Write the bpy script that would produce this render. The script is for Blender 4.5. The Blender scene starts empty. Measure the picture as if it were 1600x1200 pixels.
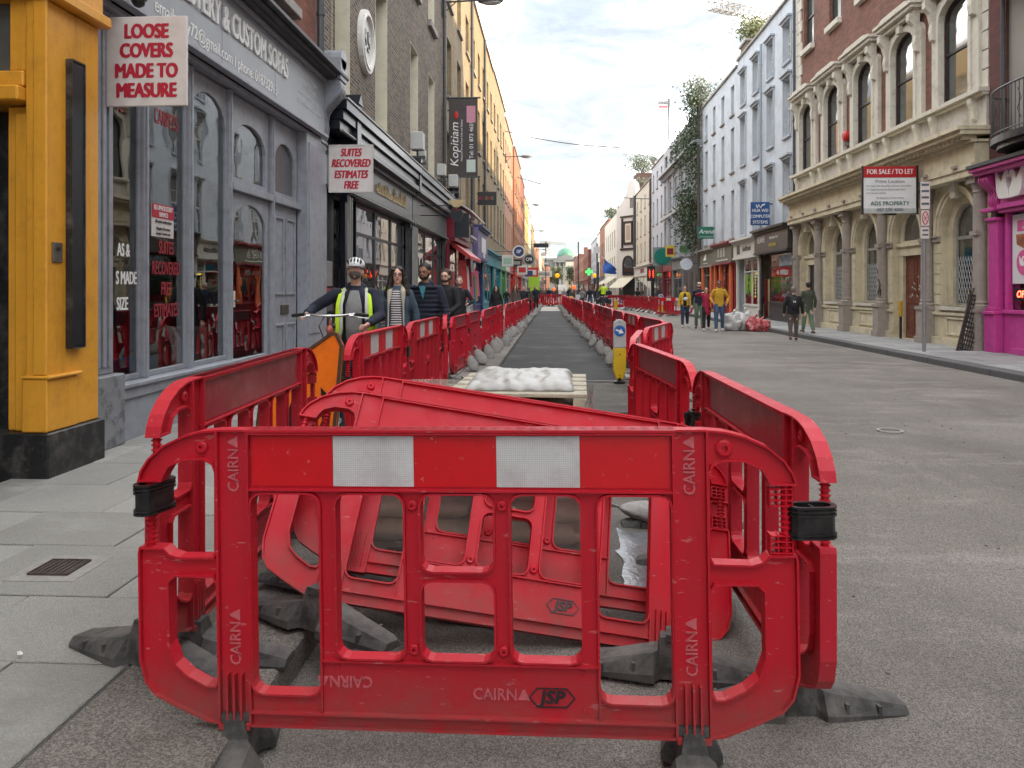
import bpy, math, random
import numpy as np
from mathutils import Vector, Matrix, noise
from mathutils.geometry import tessellate_polygon
R = math.radians
rnd = random.Random(7)
scene = bpy.context.scene
COL = scene.collection

# ------------------------------------------------------------------ camera
cam_d = bpy.data.cameras.new("camera")
cam = bpy.data.objects.new("camera", cam_d)
COL.objects.link(cam)
cam.location = (0, 0, 1.5)
cam.rotation_euler = (R(90), 0, math.atan(65 / 1200))
cam_d.sensor_width = 36
cam_d.lens = 27.0
cam_d.shift_y = -148 / 1600
cam_d.clip_start = 0.05
cam_d.clip_end = 3000
scene.camera = cam

# ------------------------------------------------------------------ world
SUN_EL, SUN_AZ = R(17), R(97)          # azimuth clockwise from the street direction
world = bpy.data.worlds.new("World")
scene.world = world
world.use_nodes = True
wn = world.node_tree
wn.nodes.clear()
w_out = wn.nodes.new('ShaderNodeOutputWorld')
w_bg = wn.nodes.new('ShaderNodeBackground')
w_bg.inputs['Strength'].default_value = 0.1
sky = wn.nodes.new('ShaderNodeTexSky')
sky.sky_type = 'NISHITA'
sky.sun_disc = False
sky.sun_elevation = SUN_EL
sky.sun_rotation = SUN_AZ
sky.air_density = 1.0
sky.dust_density = 2.0
w_tc = wn.nodes.new('ShaderNodeTexCoord')
w_map = wn.nodes.new('ShaderNodeMapping')
w_map.inputs['Scale'].default_value = (1.0, 1.0, 3.2)
w_n = wn.nodes.new('ShaderNodeTexNoise')
w_n.inputs['Scale'].default_value = 2.6
w_n.inputs['Detail'].default_value = 9
w_n.inputs['Roughness'].default_value = 0.62
w_r = wn.nodes.new('ShaderNodeValToRGB')
w_r.color_ramp.elements[0].position = 0.36
w_r.color_ramp.elements[0].color = (0.74, 0.74, 0.74, 1)
w_r.color_ramp.elements[1].position = 0.60
w_r.color_ramp.elements[1].color = (1, 1, 1, 1)
w_n2 = wn.nodes.new('ShaderNodeTexNoise')
w_n2.inputs['Scale'].default_value = 5.5
w_n2.inputs['Detail'].default_value = 12
w_n2.inputs['Roughness'].default_value = 0.68
w_n2.inputs['Distortion'].default_value = 0.5
w_r2 = wn.nodes.new('ShaderNodeValToRGB')
w_r2.color_ramp.elements[0].position = 0.30
w_r2.color_ramp.elements[0].color = (1.55, 1.68, 1.85, 1)
w_r2.color_ramp.elements[1].position = 0.63
w_r2.color_ramp.elements[1].color = (20.0, 19.8, 19.5, 1)
_e = w_r2.color_ramp.elements.new(0.465)
_e.color = (2.25, 2.36, 2.5, 1)
w_mix = wn.nodes.new('ShaderNodeMixRGB')
L = wn.links.new
L(w_tc.outputs['Generated'], w_map.inputs['Vector'])
L(w_map.outputs[0], w_n.inputs['Vector'])
L(w_map.outputs[0], w_n2.inputs['Vector'])
L(w_n.outputs['Fac'], w_r.inputs[0])
L(w_n2.outputs['Fac'], w_r2.inputs[0])
L(w_r.outputs[0], w_mix.inputs[0])
L(sky.outputs[0], w_mix.inputs[1])
L(w_r2.outputs[0], w_mix.inputs[2])
L(w_mix.outputs[0], w_bg.inputs['Color'])
L(w_bg.outputs[0], w_out.inputs[0])

sun_d = bpy.data.lights.new("sun", 'SUN')
sun_d.energy = 2.2
sun_d.angle = R(0.6)
sun_d.color = (1.0, 0.80, 0.52)
sun = bpy.data.objects.new("sun", sun_d)
COL.objects.link(sun)
_sd = Vector((math.sin(SUN_AZ) * math.cos(SUN_EL), math.cos(SUN_AZ) * math.cos(SUN_EL), math.sin(SUN_EL)))
sun.rotation_euler = _sd.to_track_quat('Z', 'Y').to_euler()
sun.location = (40, 0, 40)

scene.view_settings.view_transform = 'Standard'
scene.view_settings.look = 'None'
scene.view_settings.gamma = 1
scene.view_settings.use_curve_mapping = False
scene.view_settings.exposure = 2.2
scene.render.engine = 'CYCLES'
scene.cycles.max_bounces = 6
scene.cycles.transparent_max_bounces = 10
scene.cycles.use_denoising = True

# ------------------------------------------------------------------ materials
MATS = {}
def mat(name, col, rough=0.6, var=0.12, scale=6.0, bump=0.0, bscale=60.0, metal=0.0, spec=0.5,
        dirt=None, dirt_amt=0.0, dirt_scale=2.0, emit=None, estr=0.0, grime=0.0, coat=0.0, runs=0.0, dlo=0.48, dhi=0.70):
    """procedural material: base colour with mottling, optional second 'dirt' colour in patches, fine bump"""
    if name in MATS: return MATS[name]
    m = bpy.data.materials.new(name); m.use_nodes = True
    nt = m.node_tree; b = nt.nodes['Principled BSDF']; lk = nt.links.new
    b.inputs['Roughness'].default_value = rough
    b.inputs['Metallic'].default_value = metal
    b.inputs['Specular IOR Level'].default_value = spec
    b.inputs['Coat Weight'].default_value = coat
    tc = nt.nodes.new('ShaderNodeTexCoord')
    n = nt.nodes.new('ShaderNodeTexNoise'); n.inputs['Scale'].default_value = scale
    n.inputs['Detail'].default_value = 6; n.inputs['Roughness'].default_value = 0.65
    lk(tc.outputs['Object'], n.inputs['Vector'])
    r = nt.nodes.new('ShaderNodeValToRGB')
    r.color_ramp.elements[0].position = 0.3; r.color_ramp.elements[1].position = 0.7
    r.color_ramp.elements[0].color = (*[c * (1 - var) for c in col], 1)
    r.color_ramp.elements[1].color = (*[min(1, c * (1 + var)) for c in col], 1)
    lk(n.outputs['Fac'], r.inputs[0])
    out = r.outputs[0]
    if dirt is not None:
        n2 = nt.nodes.new('ShaderNodeTexNoise'); n2.inputs['Scale'].default_value = dirt_scale
        n2.inputs['Detail'].default_value = 10; n2.inputs['Roughness'].default_value = 0.72
        lk(tc.outputs['Object'], n2.inputs['Vector'])
        r2 = nt.nodes.new('ShaderNodeValToRGB')
        r2.color_ramp.elements[0].position = dlo; r2.color_ramp.elements[1].position = dhi
        r2.color_ramp.elements[0].color = (0, 0, 0, 1)
        r2.color_ramp.elements[1].color = (dirt_amt,) * 3 + (1,)
        lk(n2.outputs['Fac'], r2.inputs[0])
        mx = nt.nodes.new('ShaderNodeMixRGB'); lk(r2.outputs[0], mx.inputs[0])
        lk(out, mx.inputs[1]); mx.inputs[2].default_value = (*dirt, 1)
        out = mx.outputs[0]
    if runs > 0:                      # rain streaks and runs down the surface
        mp = nt.nodes.new('ShaderNodeMapping'); mp.inputs['Scale'].default_value = (1, 1, .10); lk(tc.outputs['Object'], mp.inputs[0])
        n4 = nt.nodes.new('ShaderNodeTexNoise'); n4.inputs['Scale'].default_value = 5.5; n4.inputs['Detail'].default_value = 9; n4.inputs['Roughness'].default_value = .72
        lk(mp.outputs[0], n4.inputs['Vector'])
        r4 = nt.nodes.new('ShaderNodeValToRGB'); r4.color_ramp.elements[0].position = .5; r4.color_ramp.elements[1].position = .74
        r4.color_ramp.elements[0].color = (0, 0, 0, 1); r4.color_ramp.elements[1].color = (runs,) * 3 + (1,); lk(n4.outputs['Fac'], r4.inputs[0])
        x4 = nt.nodes.new('ShaderNodeMixRGB'); lk(r4.outputs[0], x4.inputs[0]); lk(out, x4.inputs[1]); x4.inputs[2].default_value = (*[q * .38 for q in col], 1); out = x4.outputs[0]
    lk(out, b.inputs['Base Color'])
    if bump > 0:
        n3 = nt.nodes.new('ShaderNodeTexNoise'); n3.inputs['Scale'].default_value = bscale
        n3.inputs['Detail'].default_value = 4
        lk(tc.outputs['Object'], n3.inputs['Vector'])
        bp = nt.nodes.new('ShaderNodeBump'); bp.inputs['Strength'].default_value = bump
        bp.inputs['Distance'].default_value = 0.01
        lk(n3.outputs['Fac'], bp.inputs['Height']); lk(bp.outputs[0], b.inputs['Normal'])
    if emit is not None:
        b.inputs['Emission Color'].default_value = (*emit, 1)
        b.inputs['Emission Strength'].default_value = estr
    MATS[name] = m
    return m

def brick_mat(name, c1, c2, mortar, bw=0.225, bh=0.075, soot=(0.03, 0.028, 0.025), soot_amt=0.6):
    if name in MATS: return MATS[name]
    m = bpy.data.materials.new(name); m.use_nodes = True
    nt = m.node_tree; b = nt.nodes['Principled BSDF']; lk = nt.links.new
    b.inputs['Roughness'].default_value = 0.9
    g = nt.nodes.new('ShaderNodeNewGeometry')
    sep = nt.nodes.new('ShaderNodeSeparateXYZ'); lk(g.outputs['Position'], sep.inputs[0])
    add = nt.nodes.new('ShaderNodeMath'); lk(sep.outputs['X'], add.inputs[0]); lk(sep.outputs['Y'], add.inputs[1])
    cmb = nt.nodes.new('ShaderNodeCombineXYZ'); lk(add.outputs[0], cmb.inputs['X']); lk(sep.outputs['Z'], cmb.inputs['Y'])
    br = nt.nodes.new('ShaderNodeTexBrick')
    br.inputs['Scale'].default_value = 1.0; br.inputs['Brick Width'].default_value = bw
    br.inputs['Row Height'].default_value = bh; br.inputs['Mortar Size'].default_value = 0.008
    br.inputs['Mortar Smooth'].default_value = 0.3; br.inputs['Bias'].default_value = 0.0
    br.inputs['Color1'].default_value = (*c1, 1); br.inputs['Color2'].default_value = (*c2, 1)
    br.inputs['Mortar'].default_value = (*mortar, 1)
    lk(cmb.outputs[0], br.inputs['Vector'])
    n = nt.nodes.new('ShaderNodeTexNoise'); n.inputs['Scale'].default_value = 0.9
    n.inputs['Detail'].default_value = 11; n.inputs['Roughness'].default_value = 0.7
    lk(g.outputs['Position'], n.inputs['Vector'])
    rr = nt.nodes.new('ShaderNodeValToRGB'); rr.color_ramp.elements[0].position = 0.46
    rr.color_ramp.elements[1].position = 0.75
    rr.color_ramp.elements[0].color = (0, 0, 0, 1); rr.color_ramp.elements[1].color = (soot_amt,) * 3 + (1,)
    lk(n.outputs['Fac'], rr.inputs[0])
    mx = nt.nodes.new('ShaderNodeMixRGB'); lk(rr.outputs[0], mx.inputs[0]); lk(br.outputs['Color'], mx.inputs[1])
    mx.inputs[2].default_value = (*soot, 1)
    lk(mx.outputs[0], b.inputs['Base Color'])
    bp = nt.nodes.new('ShaderNodeBump'); bp.inputs['Strength'].default_value = 0.9; bp.inputs['Distance'].default_value = 0.012
    inv = nt.nodes.new('ShaderNodeMath'); inv.operation = 'SUBTRACT'; inv.inputs[0].default_value = 1.0
    lk(br.outputs['Fac'], inv.inputs[1]); lk(inv.outputs[0], bp.inputs['Height']); lk(bp.outputs[0], b.inputs['Normal'])
    MATS[name] = m
    return m

def glass_mat(name, tint=(0.75, 0.8, 0.8), rough=0.0, refl=1.0, haze=0.0, wr=0.05, wrs=1.4):
    """shop glass: fresnel mix of clear and mirror"""
    if name in MATS: return MATS[name]
    m = bpy.data.materials.new(name); m.use_nodes = True
    nt = m.node_tree; nt.nodes.clear(); lk = nt.links.new
    o = nt.nodes.new('ShaderNodeOutputMaterial')
    t = nt.nodes.new('ShaderNodeBsdfTransparent'); t.inputs[0].default_value = (*tint, 1)
    g = nt.nodes.new('ShaderNodeBsdfGlossy'); g.inputs['Roughness'].default_value = rough
    lw = nt.nodes.new('ShaderNodeLayerWeight'); lw.inputs['Blend'].default_value = 0.5
    pw = nt.nodes.new('ShaderNodeMath'); pw.operation = 'POWER'; pw.inputs[1].default_value = 4.0; lk(lw.outputs['Facing'], pw.inputs[0])
    fr = nt.nodes.new('ShaderNodeMath'); fr.operation = 'MULTIPLY_ADD'; fr.inputs[1].default_value = .9; fr.inputs[2].default_value = .07; lk(pw.outputs[0], fr.inputs[0])
    n = nt.nodes.new('ShaderNodeTexNoise'); n.inputs['Scale'].default_value = wrs; n.inputs['Detail'].default_value = 4 if wrs > 2 else 2
    tc = nt.nodes.new('ShaderNodeTexCoord'); lk(tc.outputs['Object'], n.inputs['Vector'])
    bp = nt.nodes.new('ShaderNodeBump'); bp.inputs['Strength'].default_value = wr; bp.inputs['Distance'].default_value = 0.05
    lk(n.outputs['Fac'], bp.inputs['Height']); lk(bp.outputs[0], g.inputs['Normal'])
    mu = nt.nodes.new('ShaderNodeMath'); mu.operation = 'MULTIPLY'; mu.inputs[1].default_value = refl; mu.use_clamp = True
    lk(fr.outputs[0], mu.inputs[0])
    mx = nt.nodes.new('ShaderNodeMixShader'); lk(mu.outputs[0], mx.inputs[0]); lk(t.outputs[0], mx.inputs[1]); lk(g.outputs[0], mx.inputs[2])
    if haze > 0:
        d = nt.nodes.new('ShaderNodeBsdfDiffuse'); d.inputs[0].default_value = (0.7, 0.7, 0.7, 1)
        m2 = nt.nodes.new('ShaderNodeMixShader'); m2.inputs[0].default_value = haze
        lk(mx.outputs[0], m2.inputs[1]); lk(d.outputs[0], m2.inputs[2]); lk(m2.outputs[0], o.inputs[0])
    else:
        lk(mx.outputs[0], o.inputs[0])
    MATS[name] = m
    return m

# ------------------------------------------------------------------ mesh helpers
def off_of(p):
    v = Vector((0, 0, 0))
    while p is not None:
        v += p.location; p = p.parent
    return v

class MB:
    def __init__(s): s.v = []; s.f = []; s.mi = []; s.mat = 0
    def add(s, vs, fs):
        b = len(s.v); s.v += [tuple(q) for q in vs]
        for f in fs: s.f.append(tuple(b + i for i in f)); s.mi.append(s.mat)
        return s
    def box(s, x0, x1, y0, y1, z0, z1, M=None):
        if x0 > x1: x0, x1 = x1, x0
        if y0 > y1: y0, y1 = y1, y0
        vs = [(x0,y0,z0),(x1,y0,z0),(x1,y1,z0),(x0,y1,z0),(x0,y0,z1),(x1,y0,z1),(x1,y1,z1),(x0,y1,z1)]
        if M is not None: vs = [M @ Vector(v) for v in vs]
        return s.add(vs, [(0,3,2,1),(4,5,6,7),(0,1,5,4),(1,2,6,5),(2,3,7,6),(3,0,4,7)])
    def prism(s, poly, a0, a1, fr):
        """closed prism: poly 2D (u,v), depth a0..a1, fr(u,v,d)->3D"""
        return s.plate([poly], a0, a1, fr)
    def plate(s, loops, d0, d1, fr, back=True, front=True):
        flat = [p for l in loops for p in l]
        tris = tessellate_polygon([[Vector((p[0], p[1], 0)) for p in l] for l in loops])
        n = len(flat)
        vs = [fr(p[0], p[1], d0) for p in flat] + [fr(p[0], p[1], d1) for p in flat]
        fs = []
        if front: fs += [tuple(t) for t in tris]
        if back: fs += [tuple(n + i for i in reversed(t)) for t in tris]
        k = 0
        for l in loops:
            m = len(l)
            for i in range(m):
                a, b = k + i, k + (i + 1) % m
                fs.append((a, b, n + b, n + a))
            k += m
        return s.add(vs, fs)
    def band(s, loop, t, d0, d1, fr, closed=True):
        """thin rim along a loop, thickness t towards its left side"""
        m = len(loop); off = []
        for i in range(m):
            p = Vector(loop[i]); a = Vector(loop[(i - 1) % m]); b = Vector(loop[(i + 1) % m])
            e1 = (p - a); e2 = (b - p)
            if e1.length < 1e-9: e1 = e2
            if e2.length < 1e-9: e2 = e1
            e1.normalize(); e2.normalize()
            n1 = Vector((-e1.y, e1.x)); n2 = Vector((-e2.y, e2.x)); nn = n1 + n2
            if nn.length < 1e-6: nn = n1
            nn.normalize(); k = t / max(0.4, nn.dot(n1))
            off.append((p.x + nn.x * k, p.y + nn.y * k))
        vs = []
        for q in (loop, off):
            for d in (d0, d1): vs += [fr(p[0], p[1], d) for p in q]
        fs = []
        for i in range(m):
            j = (i + 1) % m
            fs += [(i, j, m + j, m + i), (2*m + j, 2*m + i, 3*m + i, 3*m + j), (j, i, 2*m + i, 2*m + j), (m + i, m + j, 3*m + j, 3*m + i)]
        return s.add(vs, fs)
    def tube(s, pts, r, n=8, cap=True, ry=None):
        """tube through points; r number or list; ry: second radius factor list"""
        pts = [Vector(p) for p in pts]; m = len(pts)
        rs = r if isinstance(r, (list, tuple)) else [r] * m
        ups = None; vs = []
        t0 = (pts[1] - pts[0]).normalized()
        u = t0.orthogonal().normalized()
        if abs(t0.z) > 0.7: u = Vector((1, 0, 0)); u = (u - t0 * u.dot(t0)).normalized()
        for i in range(m):
            t = (pts[min(i + 1, m - 1)] - pts[max(i - 1, 0)])
            t = t.normalized() if t.length > 1e-9 else t0
            u = (u - t * u.dot(t)).normalized(); w = t.cross(u)
            f = 1 if ry is None else (ry[i] if isinstance(ry, (list, tuple)) else ry)
            for k in range(n):
                a = 2 * math.pi * k / n
                vs.append(pts[i] + u * math.cos(a) * rs[i] + w * math.sin(a) * rs[i] * f)
        fs = []
        for i in range(m - 1):
            for k in range(n):
                a, b = i * n + k, i * n + (k + 1) % n
                fs.append((a, b, b + n, a + n))
        if cap:
            fs.append(tuple(range(n - 1, -1, -1))); fs.append(tuple((m - 1) * n + k for k in range(n)))
        return s.add(vs, fs)
    def ell(s, c, r, n=12, m=8, M=None):
        vs = []; fs = []
        for i in range(m + 1):
            ph = math.pi * i / m - math.pi / 2
            for k in range(n):
                a = 2 * math.pi * k / n
                v = Vector((math.cos(ph) * math.cos(a) * r[0], math.cos(ph) * math.sin(a) * r[1], math.sin(ph) * r[2]))
                if M is not None: v = M @ v
                vs.append(v + Vector(c))
        for i in range(m):
            for k in range(n):
                a, b = i * n + k, i * n + (k + 1) % n
                fs.append((a, b, b + n, a + n))
        return s.add(vs, fs)
    def lathe(s, prof, c, n=16, axis='z'):
        vs = []; fs = []; m = len(prof)
        for r, h in prof:
            for k in range(n):
                a = 2 * math.pi * k / n
                q = (r * math.cos(a), r * math.sin(a), h)
                if axis == 'x': q = (h, q[0], q[1])
                if axis == 'y': q = (q[0], h, q[1])
                vs.append((c[0] + q[0], c[1] + q[1], c[2] + q[2]))
        for i in range(m - 1):
            for k in range(n):
                a, b = i * n + k, i * n + (k + 1) % n
                fs.append((a, b, b + n, a + n))
        fs.append(tuple(range(n - 1, -1, -1))); fs.append(tuple((m - 1) * n + k for k in range(n)))
        return s.add(vs, fs)
    def mesh(s, name, mats, off=Vector((0, 0, 0)), smooth=False):
        me = bpy.data.meshes.new(name)
        me.from_pydata([(v[0] - off[0], v[1] - off[1], v[2] - off[2]) for v in s.v], [], s.f)
        if not isinstance(mats, (list, tuple)): mats = [mats]
        for m in mats: me.materials.append(m)
        if len(mats) > 1: me.polygons.foreach_set('material_index', s.mi)
        if smooth: me.polygons.foreach_set('use_smooth', [True] * len(me.polygons))
        me.update()
        return me
    def build(s, name, mats, parent=None, smooth=False, bev=0, at=None, fixn=True, seg=1):
        """world-space vertices; the mesh takes its thing's origin"""
        off = off_of(parent) if parent is not None else (Vector(at) if at is not None else Vector((0, 0, 0)))
        me = s.mesh(name, mats, off, smooth)
        if fixn: fix_normals(me)
        o = bpy.data.objects.new(name, me); COL.objects.link(o)
        if parent is not None: o.parent = parent
        elif at is not None: o.location = at
        if bev > 0: bevel(o, bev, seg)
        return o

import bmesh
def fix_normals(me):
    bm = bmesh.new(); bm.from_mesh(me)
    bmesh.ops.recalc_face_normals(bm, faces=bm.faces)
    bm.to_mesh(me); bm.free()

def bevel(o, w, seg=1):
    b = o.modifiers.new('bevel', 'BEVEL'); b.width = w; b.segments = seg; b.limit_method = 'ANGLE'; b.angle_limit = R(40)
    return o

def tag(o, label=None, cat=None, group=None, kind=None):
    if label: o['label'] = label
    if cat: o['category'] = cat
    if group: o['group'] = group
    if kind: o['kind'] = kind
    return o
def thing(name, label, cat, loc=(0, 0, 0), group=None, rz=0):
    o = bpy.data.objects.new(name, None); o.empty_display_size = 0.2
    COL.objects.link(o); o.location = loc; o.rotation_euler = (0, 0, rz)
    return tag(o, label, cat, group)
def copy_tree(o, parent=None):
    c = o.copy(); COL.objects.link(c)
    if parent is not None: c.parent = parent
    for ch in list(o.children): copy_tree(ch, c)
    return c
def share(o, name, parent, loc=(0, 0, 0), rot=(0, 0, 0)):
    c = bpy.data.objects.new(name, o); COL.objects.link(c); c.parent = parent
    c.location = loc; c.rotation_euler = rot
    return c

TMP = bpy.data.scenes.new('workbench')          # modifiers are evaluated here, away from the big scene; removed at the end
def evaluated_mesh(o):
    TMP.collection.objects.link(o)
    vl = TMP.view_layers[0]; vl.update()
    me = bpy.data.meshes.new_from_object(o.evaluated_get(vl.depsgraph))
    return me
_tc = {}
def text_mesh(body, size=1.0, ext=0.004, bold=0.0, sx=1.0, shear=0.0, align='CENTER', spacing=1.0, res=3):
    key = (body, size, ext, bold, sx, shear, align, spacing, res)
    if key in _tc: return _tc[key]
    cu = bpy.data.curves.new('lettering', 'FONT'); cu.body = body; cu.size = size
    cu.extrude = ext; cu.shear = shear; cu.align_x = align; cu.align_y = 'CENTER'
    cu.space_character = spacing; cu.resolution_u = res
    o = bpy.data.objects.new('lettering', cu)
    me = evaluated_mesh(o)
    bpy.data.objects.remove(o); bpy.data.curves.remove(cu)
    for v in me.vertices: v.co.x *= sx
    if bold:                      # thicken strokes with slightly staggered copies (never in one plane)
        vs = [v.co.copy() for v in me.vertices]; fs = [tuple(p.vertices) for p in me.polygons]; n = len(vs)
        w = bold * size; V = []; Fc = []
        for k, (dx, dy) in enumerate(((-w, -w * .4), (-w * .35, w * .5), (w * .35, -w * .5), (w, w * .4))):
            V += [(v.x + dx, v.y + dy, v.z + k * .0005) for v in vs]; Fc += [tuple(i + n * k for i in f) for f in fs]
        me = bpy.data.meshes.new('lettering'); me.from_pydata(V, [], Fc); me.update()
    me.name = 'lettering'
    _tc[key] = me
    return me
def text(parent, body, loc, size, m, face='-y', name='lettering', **k):
    """lettering mesh facing -y (to the camera), +x, -x, or a given rotation; loc in world space"""
    me = text_mesh(body, size, **k).copy(); me.materials.clear(); me.materials.append(m)
    o = bpy.data.objects.new(name, me); COL.objects.link(o)
    rot = {'-y': (R(90), 0, 0), '+x': (R(90), 0, R(90)), '-x': (R(90), 0, R(-90)), '+y': (R(90), 0, R(180)),
           '+x_up': (R(90), R(-90), R(90))}.get(face, face)
    o.rotation_euler = rot
    if parent is not None:
        o.parent = parent; o.location = Vector(loc) - off_of(parent)
    else: o.location = loc
    return o

def remesh(mb, name, mats, vox, smooth=2, noise_amp=0, noise_sc=12, pick=None):
    """fuse the closed pieces of mb into one continuous skin"""
    me = mb.mesh(name, mats[0] if isinstance(mats, (list, tuple)) else mats)
    fix_normals(me)
    o = bpy.data.objects.new(name, me)
    md = o.modifiers.new('r', 'REMESH'); md.mode = 'VOXEL'; md.voxel_size = vox; md.use_smooth_shade = True
    if smooth:
        sm = o.modifiers.new('s', 'SMOOTH'); sm.iterations = smooth; sm.factor = 0.5
    m2 = evaluated_mesh(o)
    bpy.data.objects.remove(o); bpy.data.meshes.remove(me)
    m2.name = name
    if noise_amp:
        n = len(m2.vertices); co = np.empty(n * 3, 'f'); no = np.empty(n * 3, 'f')
        m2.vertices.foreach_get('co', co); m2.vertices.foreach_get('normal', no)
        co = co.reshape(-1, 3); no = no.reshape(-1, 3); d = np.zeros(n, 'f')
        rg = np.random.RandomState(n % 1000)
        for q in range(9):
            k = rg.normal(size=3); k *= noise_sc * (1.0 + .45 * q) / np.linalg.norm(k)
            d += np.sin(co @ k * 2.2 + rg.uniform(0, 6.28)) / (1 + .35 * q)
        co += no * (d * .34 * noise_amp)[:, None]
        m2.vertices.foreach_set('co', co.ravel()); m2.update()
    if isinstance(mats, (list, tuple)) and len(mats) > 1:
        m2.materials.clear()
        for m in mats: m2.materials.append(m)
        for p in m2.polygons: p.material_index = pick(p.center)
    m2.polygons.foreach_set('use_smooth', [True] * len(m2.polygons))
    return m2

def rrect(x0, x1, y0, y1, r, n=3):
    """rounded rectangle, counter-clockwise"""
    out = []
    for cx, cy, a0 in ((x1 - r, y0 + r, -90), (x1 - r, y1 - r, 0), (x0 + r, y1 - r, 90), (x0 + r, y0 + r, 180)):
        for k in range(n + 1):
            a = R(a0 + 90 * k / n); out.append((cx + r * math.cos(a), cy + r * math.sin(a)))
    return out
def archpoly(y0, y1, z0, zs, rise=None, n=8):
    """opening with an arched head: z0 bottom, zs springing; rise defaults to a half circle"""
    c = (y0 + y1) / 2; h = (y1 - y0) / 2; rise = h if rise is None else rise
    out = [(y0, z0), (y1, z0)]
    for k in range(n + 1):
        a = math.pi * k / n; out.append((c + h * math.cos(a), zs + rise * math.sin(a)))
    return out

# ================================================================== SETTING: ground, road, pavements
def road_mat(name, c, c2, pale, grit=0.5, rough=0.85, streak=0.5, wet=0.0, gscale=260):
    m = bpy.data.materials.new(name); m.use_nodes = True
    nt = m.node_tree; b = nt.nodes['Principled BSDF']; lk = nt.links.new
    g = nt.nodes.new('ShaderNodeNewGeometry')
    def N(scale, det=8, ro=0.65, sc=(1, 1, 1)):
        mp = nt.nodes.new('ShaderNodeMapping'); mp.inputs['Scale'].default_value = sc
        lk(g.outputs['Position'], mp.inputs[0])
        n = nt.nodes.new('ShaderNodeTexNoise'); n.inputs['Scale'].default_value = scale
        n.inputs['Detail'].default_value = det; n.inputs['Roughness'].default_value = ro
        lk(mp.outputs[0], n.inputs[0]); return n.outputs['Fac']
    def ramp(f, a, b_, ca, cb):
        r = nt.nodes.new('ShaderNodeValToRGB'); r.color_ramp.elements[0].position = a; r.color_ramp.elements[1].position = b_
        r.color_ramp.elements[0].color = (*ca, 1); r.color_ramp.elements[1].color = (*cb, 1)
        lk(f, r.inputs[0]); return r.outputs[0]
    def mix(f, a, c_, mode='MIX'):
        x = nt.nodes.new('ShaderNodeMixRGB'); x.blend_type = mode
        if isinstance(f, float): x.inputs[0].default_value = f
        else: lk(f, x.inputs[0])
        lk(a, x.inputs[1])
        if isinstance(c_, tuple): x.inputs[2].default_value = (*c_, 1)
        else: lk(c_, x.inputs[2])
        return x.outputs[0]
    base = ramp(N(0.55, 9), 0.35, 0.68, c, c2)
    # pale dusty streaks lying mostly along the street
    base = mix(ramp(N(1.1, 10, 0.72, (1.0, 0.6, 1)), 0.55, 0.72, (0, 0, 0), (streak,) * 3), base, pale)
    # broad pale worn areas
    base = mix(ramp(N(0.28, 7, 0.6, (1.4, 0.7, 1)), 0.46, 0.66, (0, 0, 0), (min(1, streak * 1.3),) * 3), base, tuple(q * .8 for q in pale))
    base = mix(ramp(N(0.85, 11, 0.76, (0.5, 1.5, 1)), 0.52, 0.64, (0, 0, 0), (streak * 1.25,) * 3), base, pale)
    base = mix(ramp(N(18, 6, 0.8), 0.60, 0.72, (0, 0, 0), (0.28,) * 3), base, tuple(q * 0.45 for q in c))
    # dark spots and stains
    base = mix(ramp(N(2.3, 9, 0.75), 0.62, 0.78, (0, 0, 0), (0.65,) * 3), base, tuple(q * 0.35 for q in c))
    # aggregate
    v = nt.nodes.new('ShaderNodeTexVoronoi'); v.inputs['Scale'].default_value = gscale * 0.55
    lk(g.outputs['Position'], v.inputs['Vector'])
    sepc = nt.nodes.new('ShaderNodeSeparateColor'); lk(v.outputs['Color'], sepc.inputs[0])
    base = mix(grit, base, ramp(sepc.outputs[0], 0.15, 0.95, (0.16, 0.16, 0.16), (1.0, 0.96, 0.9)), 'OVERLAY')
    lk(base, b.inputs['Base Color'])
    if wet:
        rr = ramp(N(0.8, 6), 0.5, 0.62, (rough,) * 3, (max(.15, rough - wet),) * 3); lk(rr, b.inputs['Roughness'])
    else: b.inputs['Roughness'].default_value = rough
    bp = nt.nodes.new('ShaderNodeBump'); bp.inputs['Strength'].default_value = 0.8; bp.inputs['Distance'].default_value = 0.006
    lk(v.outputs['Distance'], bp.inputs['Height'])
    bp2 = nt.nodes.new('ShaderNodeBump'); bp2.inputs['Strength'].default_value = 0.25; bp2.inputs['Distance'].default_value = 0.02
    lk(N(9, 5), bp2.inputs['Height']); lk(bp.outputs[0], bp2.inputs['Normal']); lk(bp2.outputs[0], b.inputs['Normal'])
    return m

M_road = road_mat('asphalt', (0.130, 0.121, 0.112), (0.205, 0.193, 0.179), (0.30, 0.285, 0.27), grit=0.6, streak=0.5, gscale=420)
M_new = road_mat('fresh_tarmac', (0.017, 0.018, 0.020), (0.031, 0.032, 0.034), (0.07, 0.07, 0.07), grit=0.6, rough=0.8, wet=0.12, streak=0.12)
M_worn = road_mat('worn_tarmac', (0.055, 0.053, 0.050), (0.10, 0.096, 0.09), (0.2, 0.195, 0.19), grit=0.8, rough=0.8, streak=0.3)
M_granite = road_mat('granite', (0.125, 0.117, 0.107), (0.20, 0.187, 0.17), (0.24, 0.23, 0.22), grit=0.6, streak=0.25, gscale=330)
M_conc = road_mat('pale_concrete', (0.34, 0.34, 0.32), (0.42, 0.41, 0.39), (0.5, 0.5, 0.48), grit=0.3, streak=0.3)
M_slabs = [road_mat('paving_%d' % i, tuple(q * k for q in (0.215, 0.215, 0.207)), tuple(q * k for q in (0.305, 0.303, 0.29)),
                    (0.38, 0.38, 0.35), grit=0.14, rough=0.72, streak=0.4, gscale=320) for i, k in enumerate((0.86, 1.0, 1.1, 1.24))]
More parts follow.
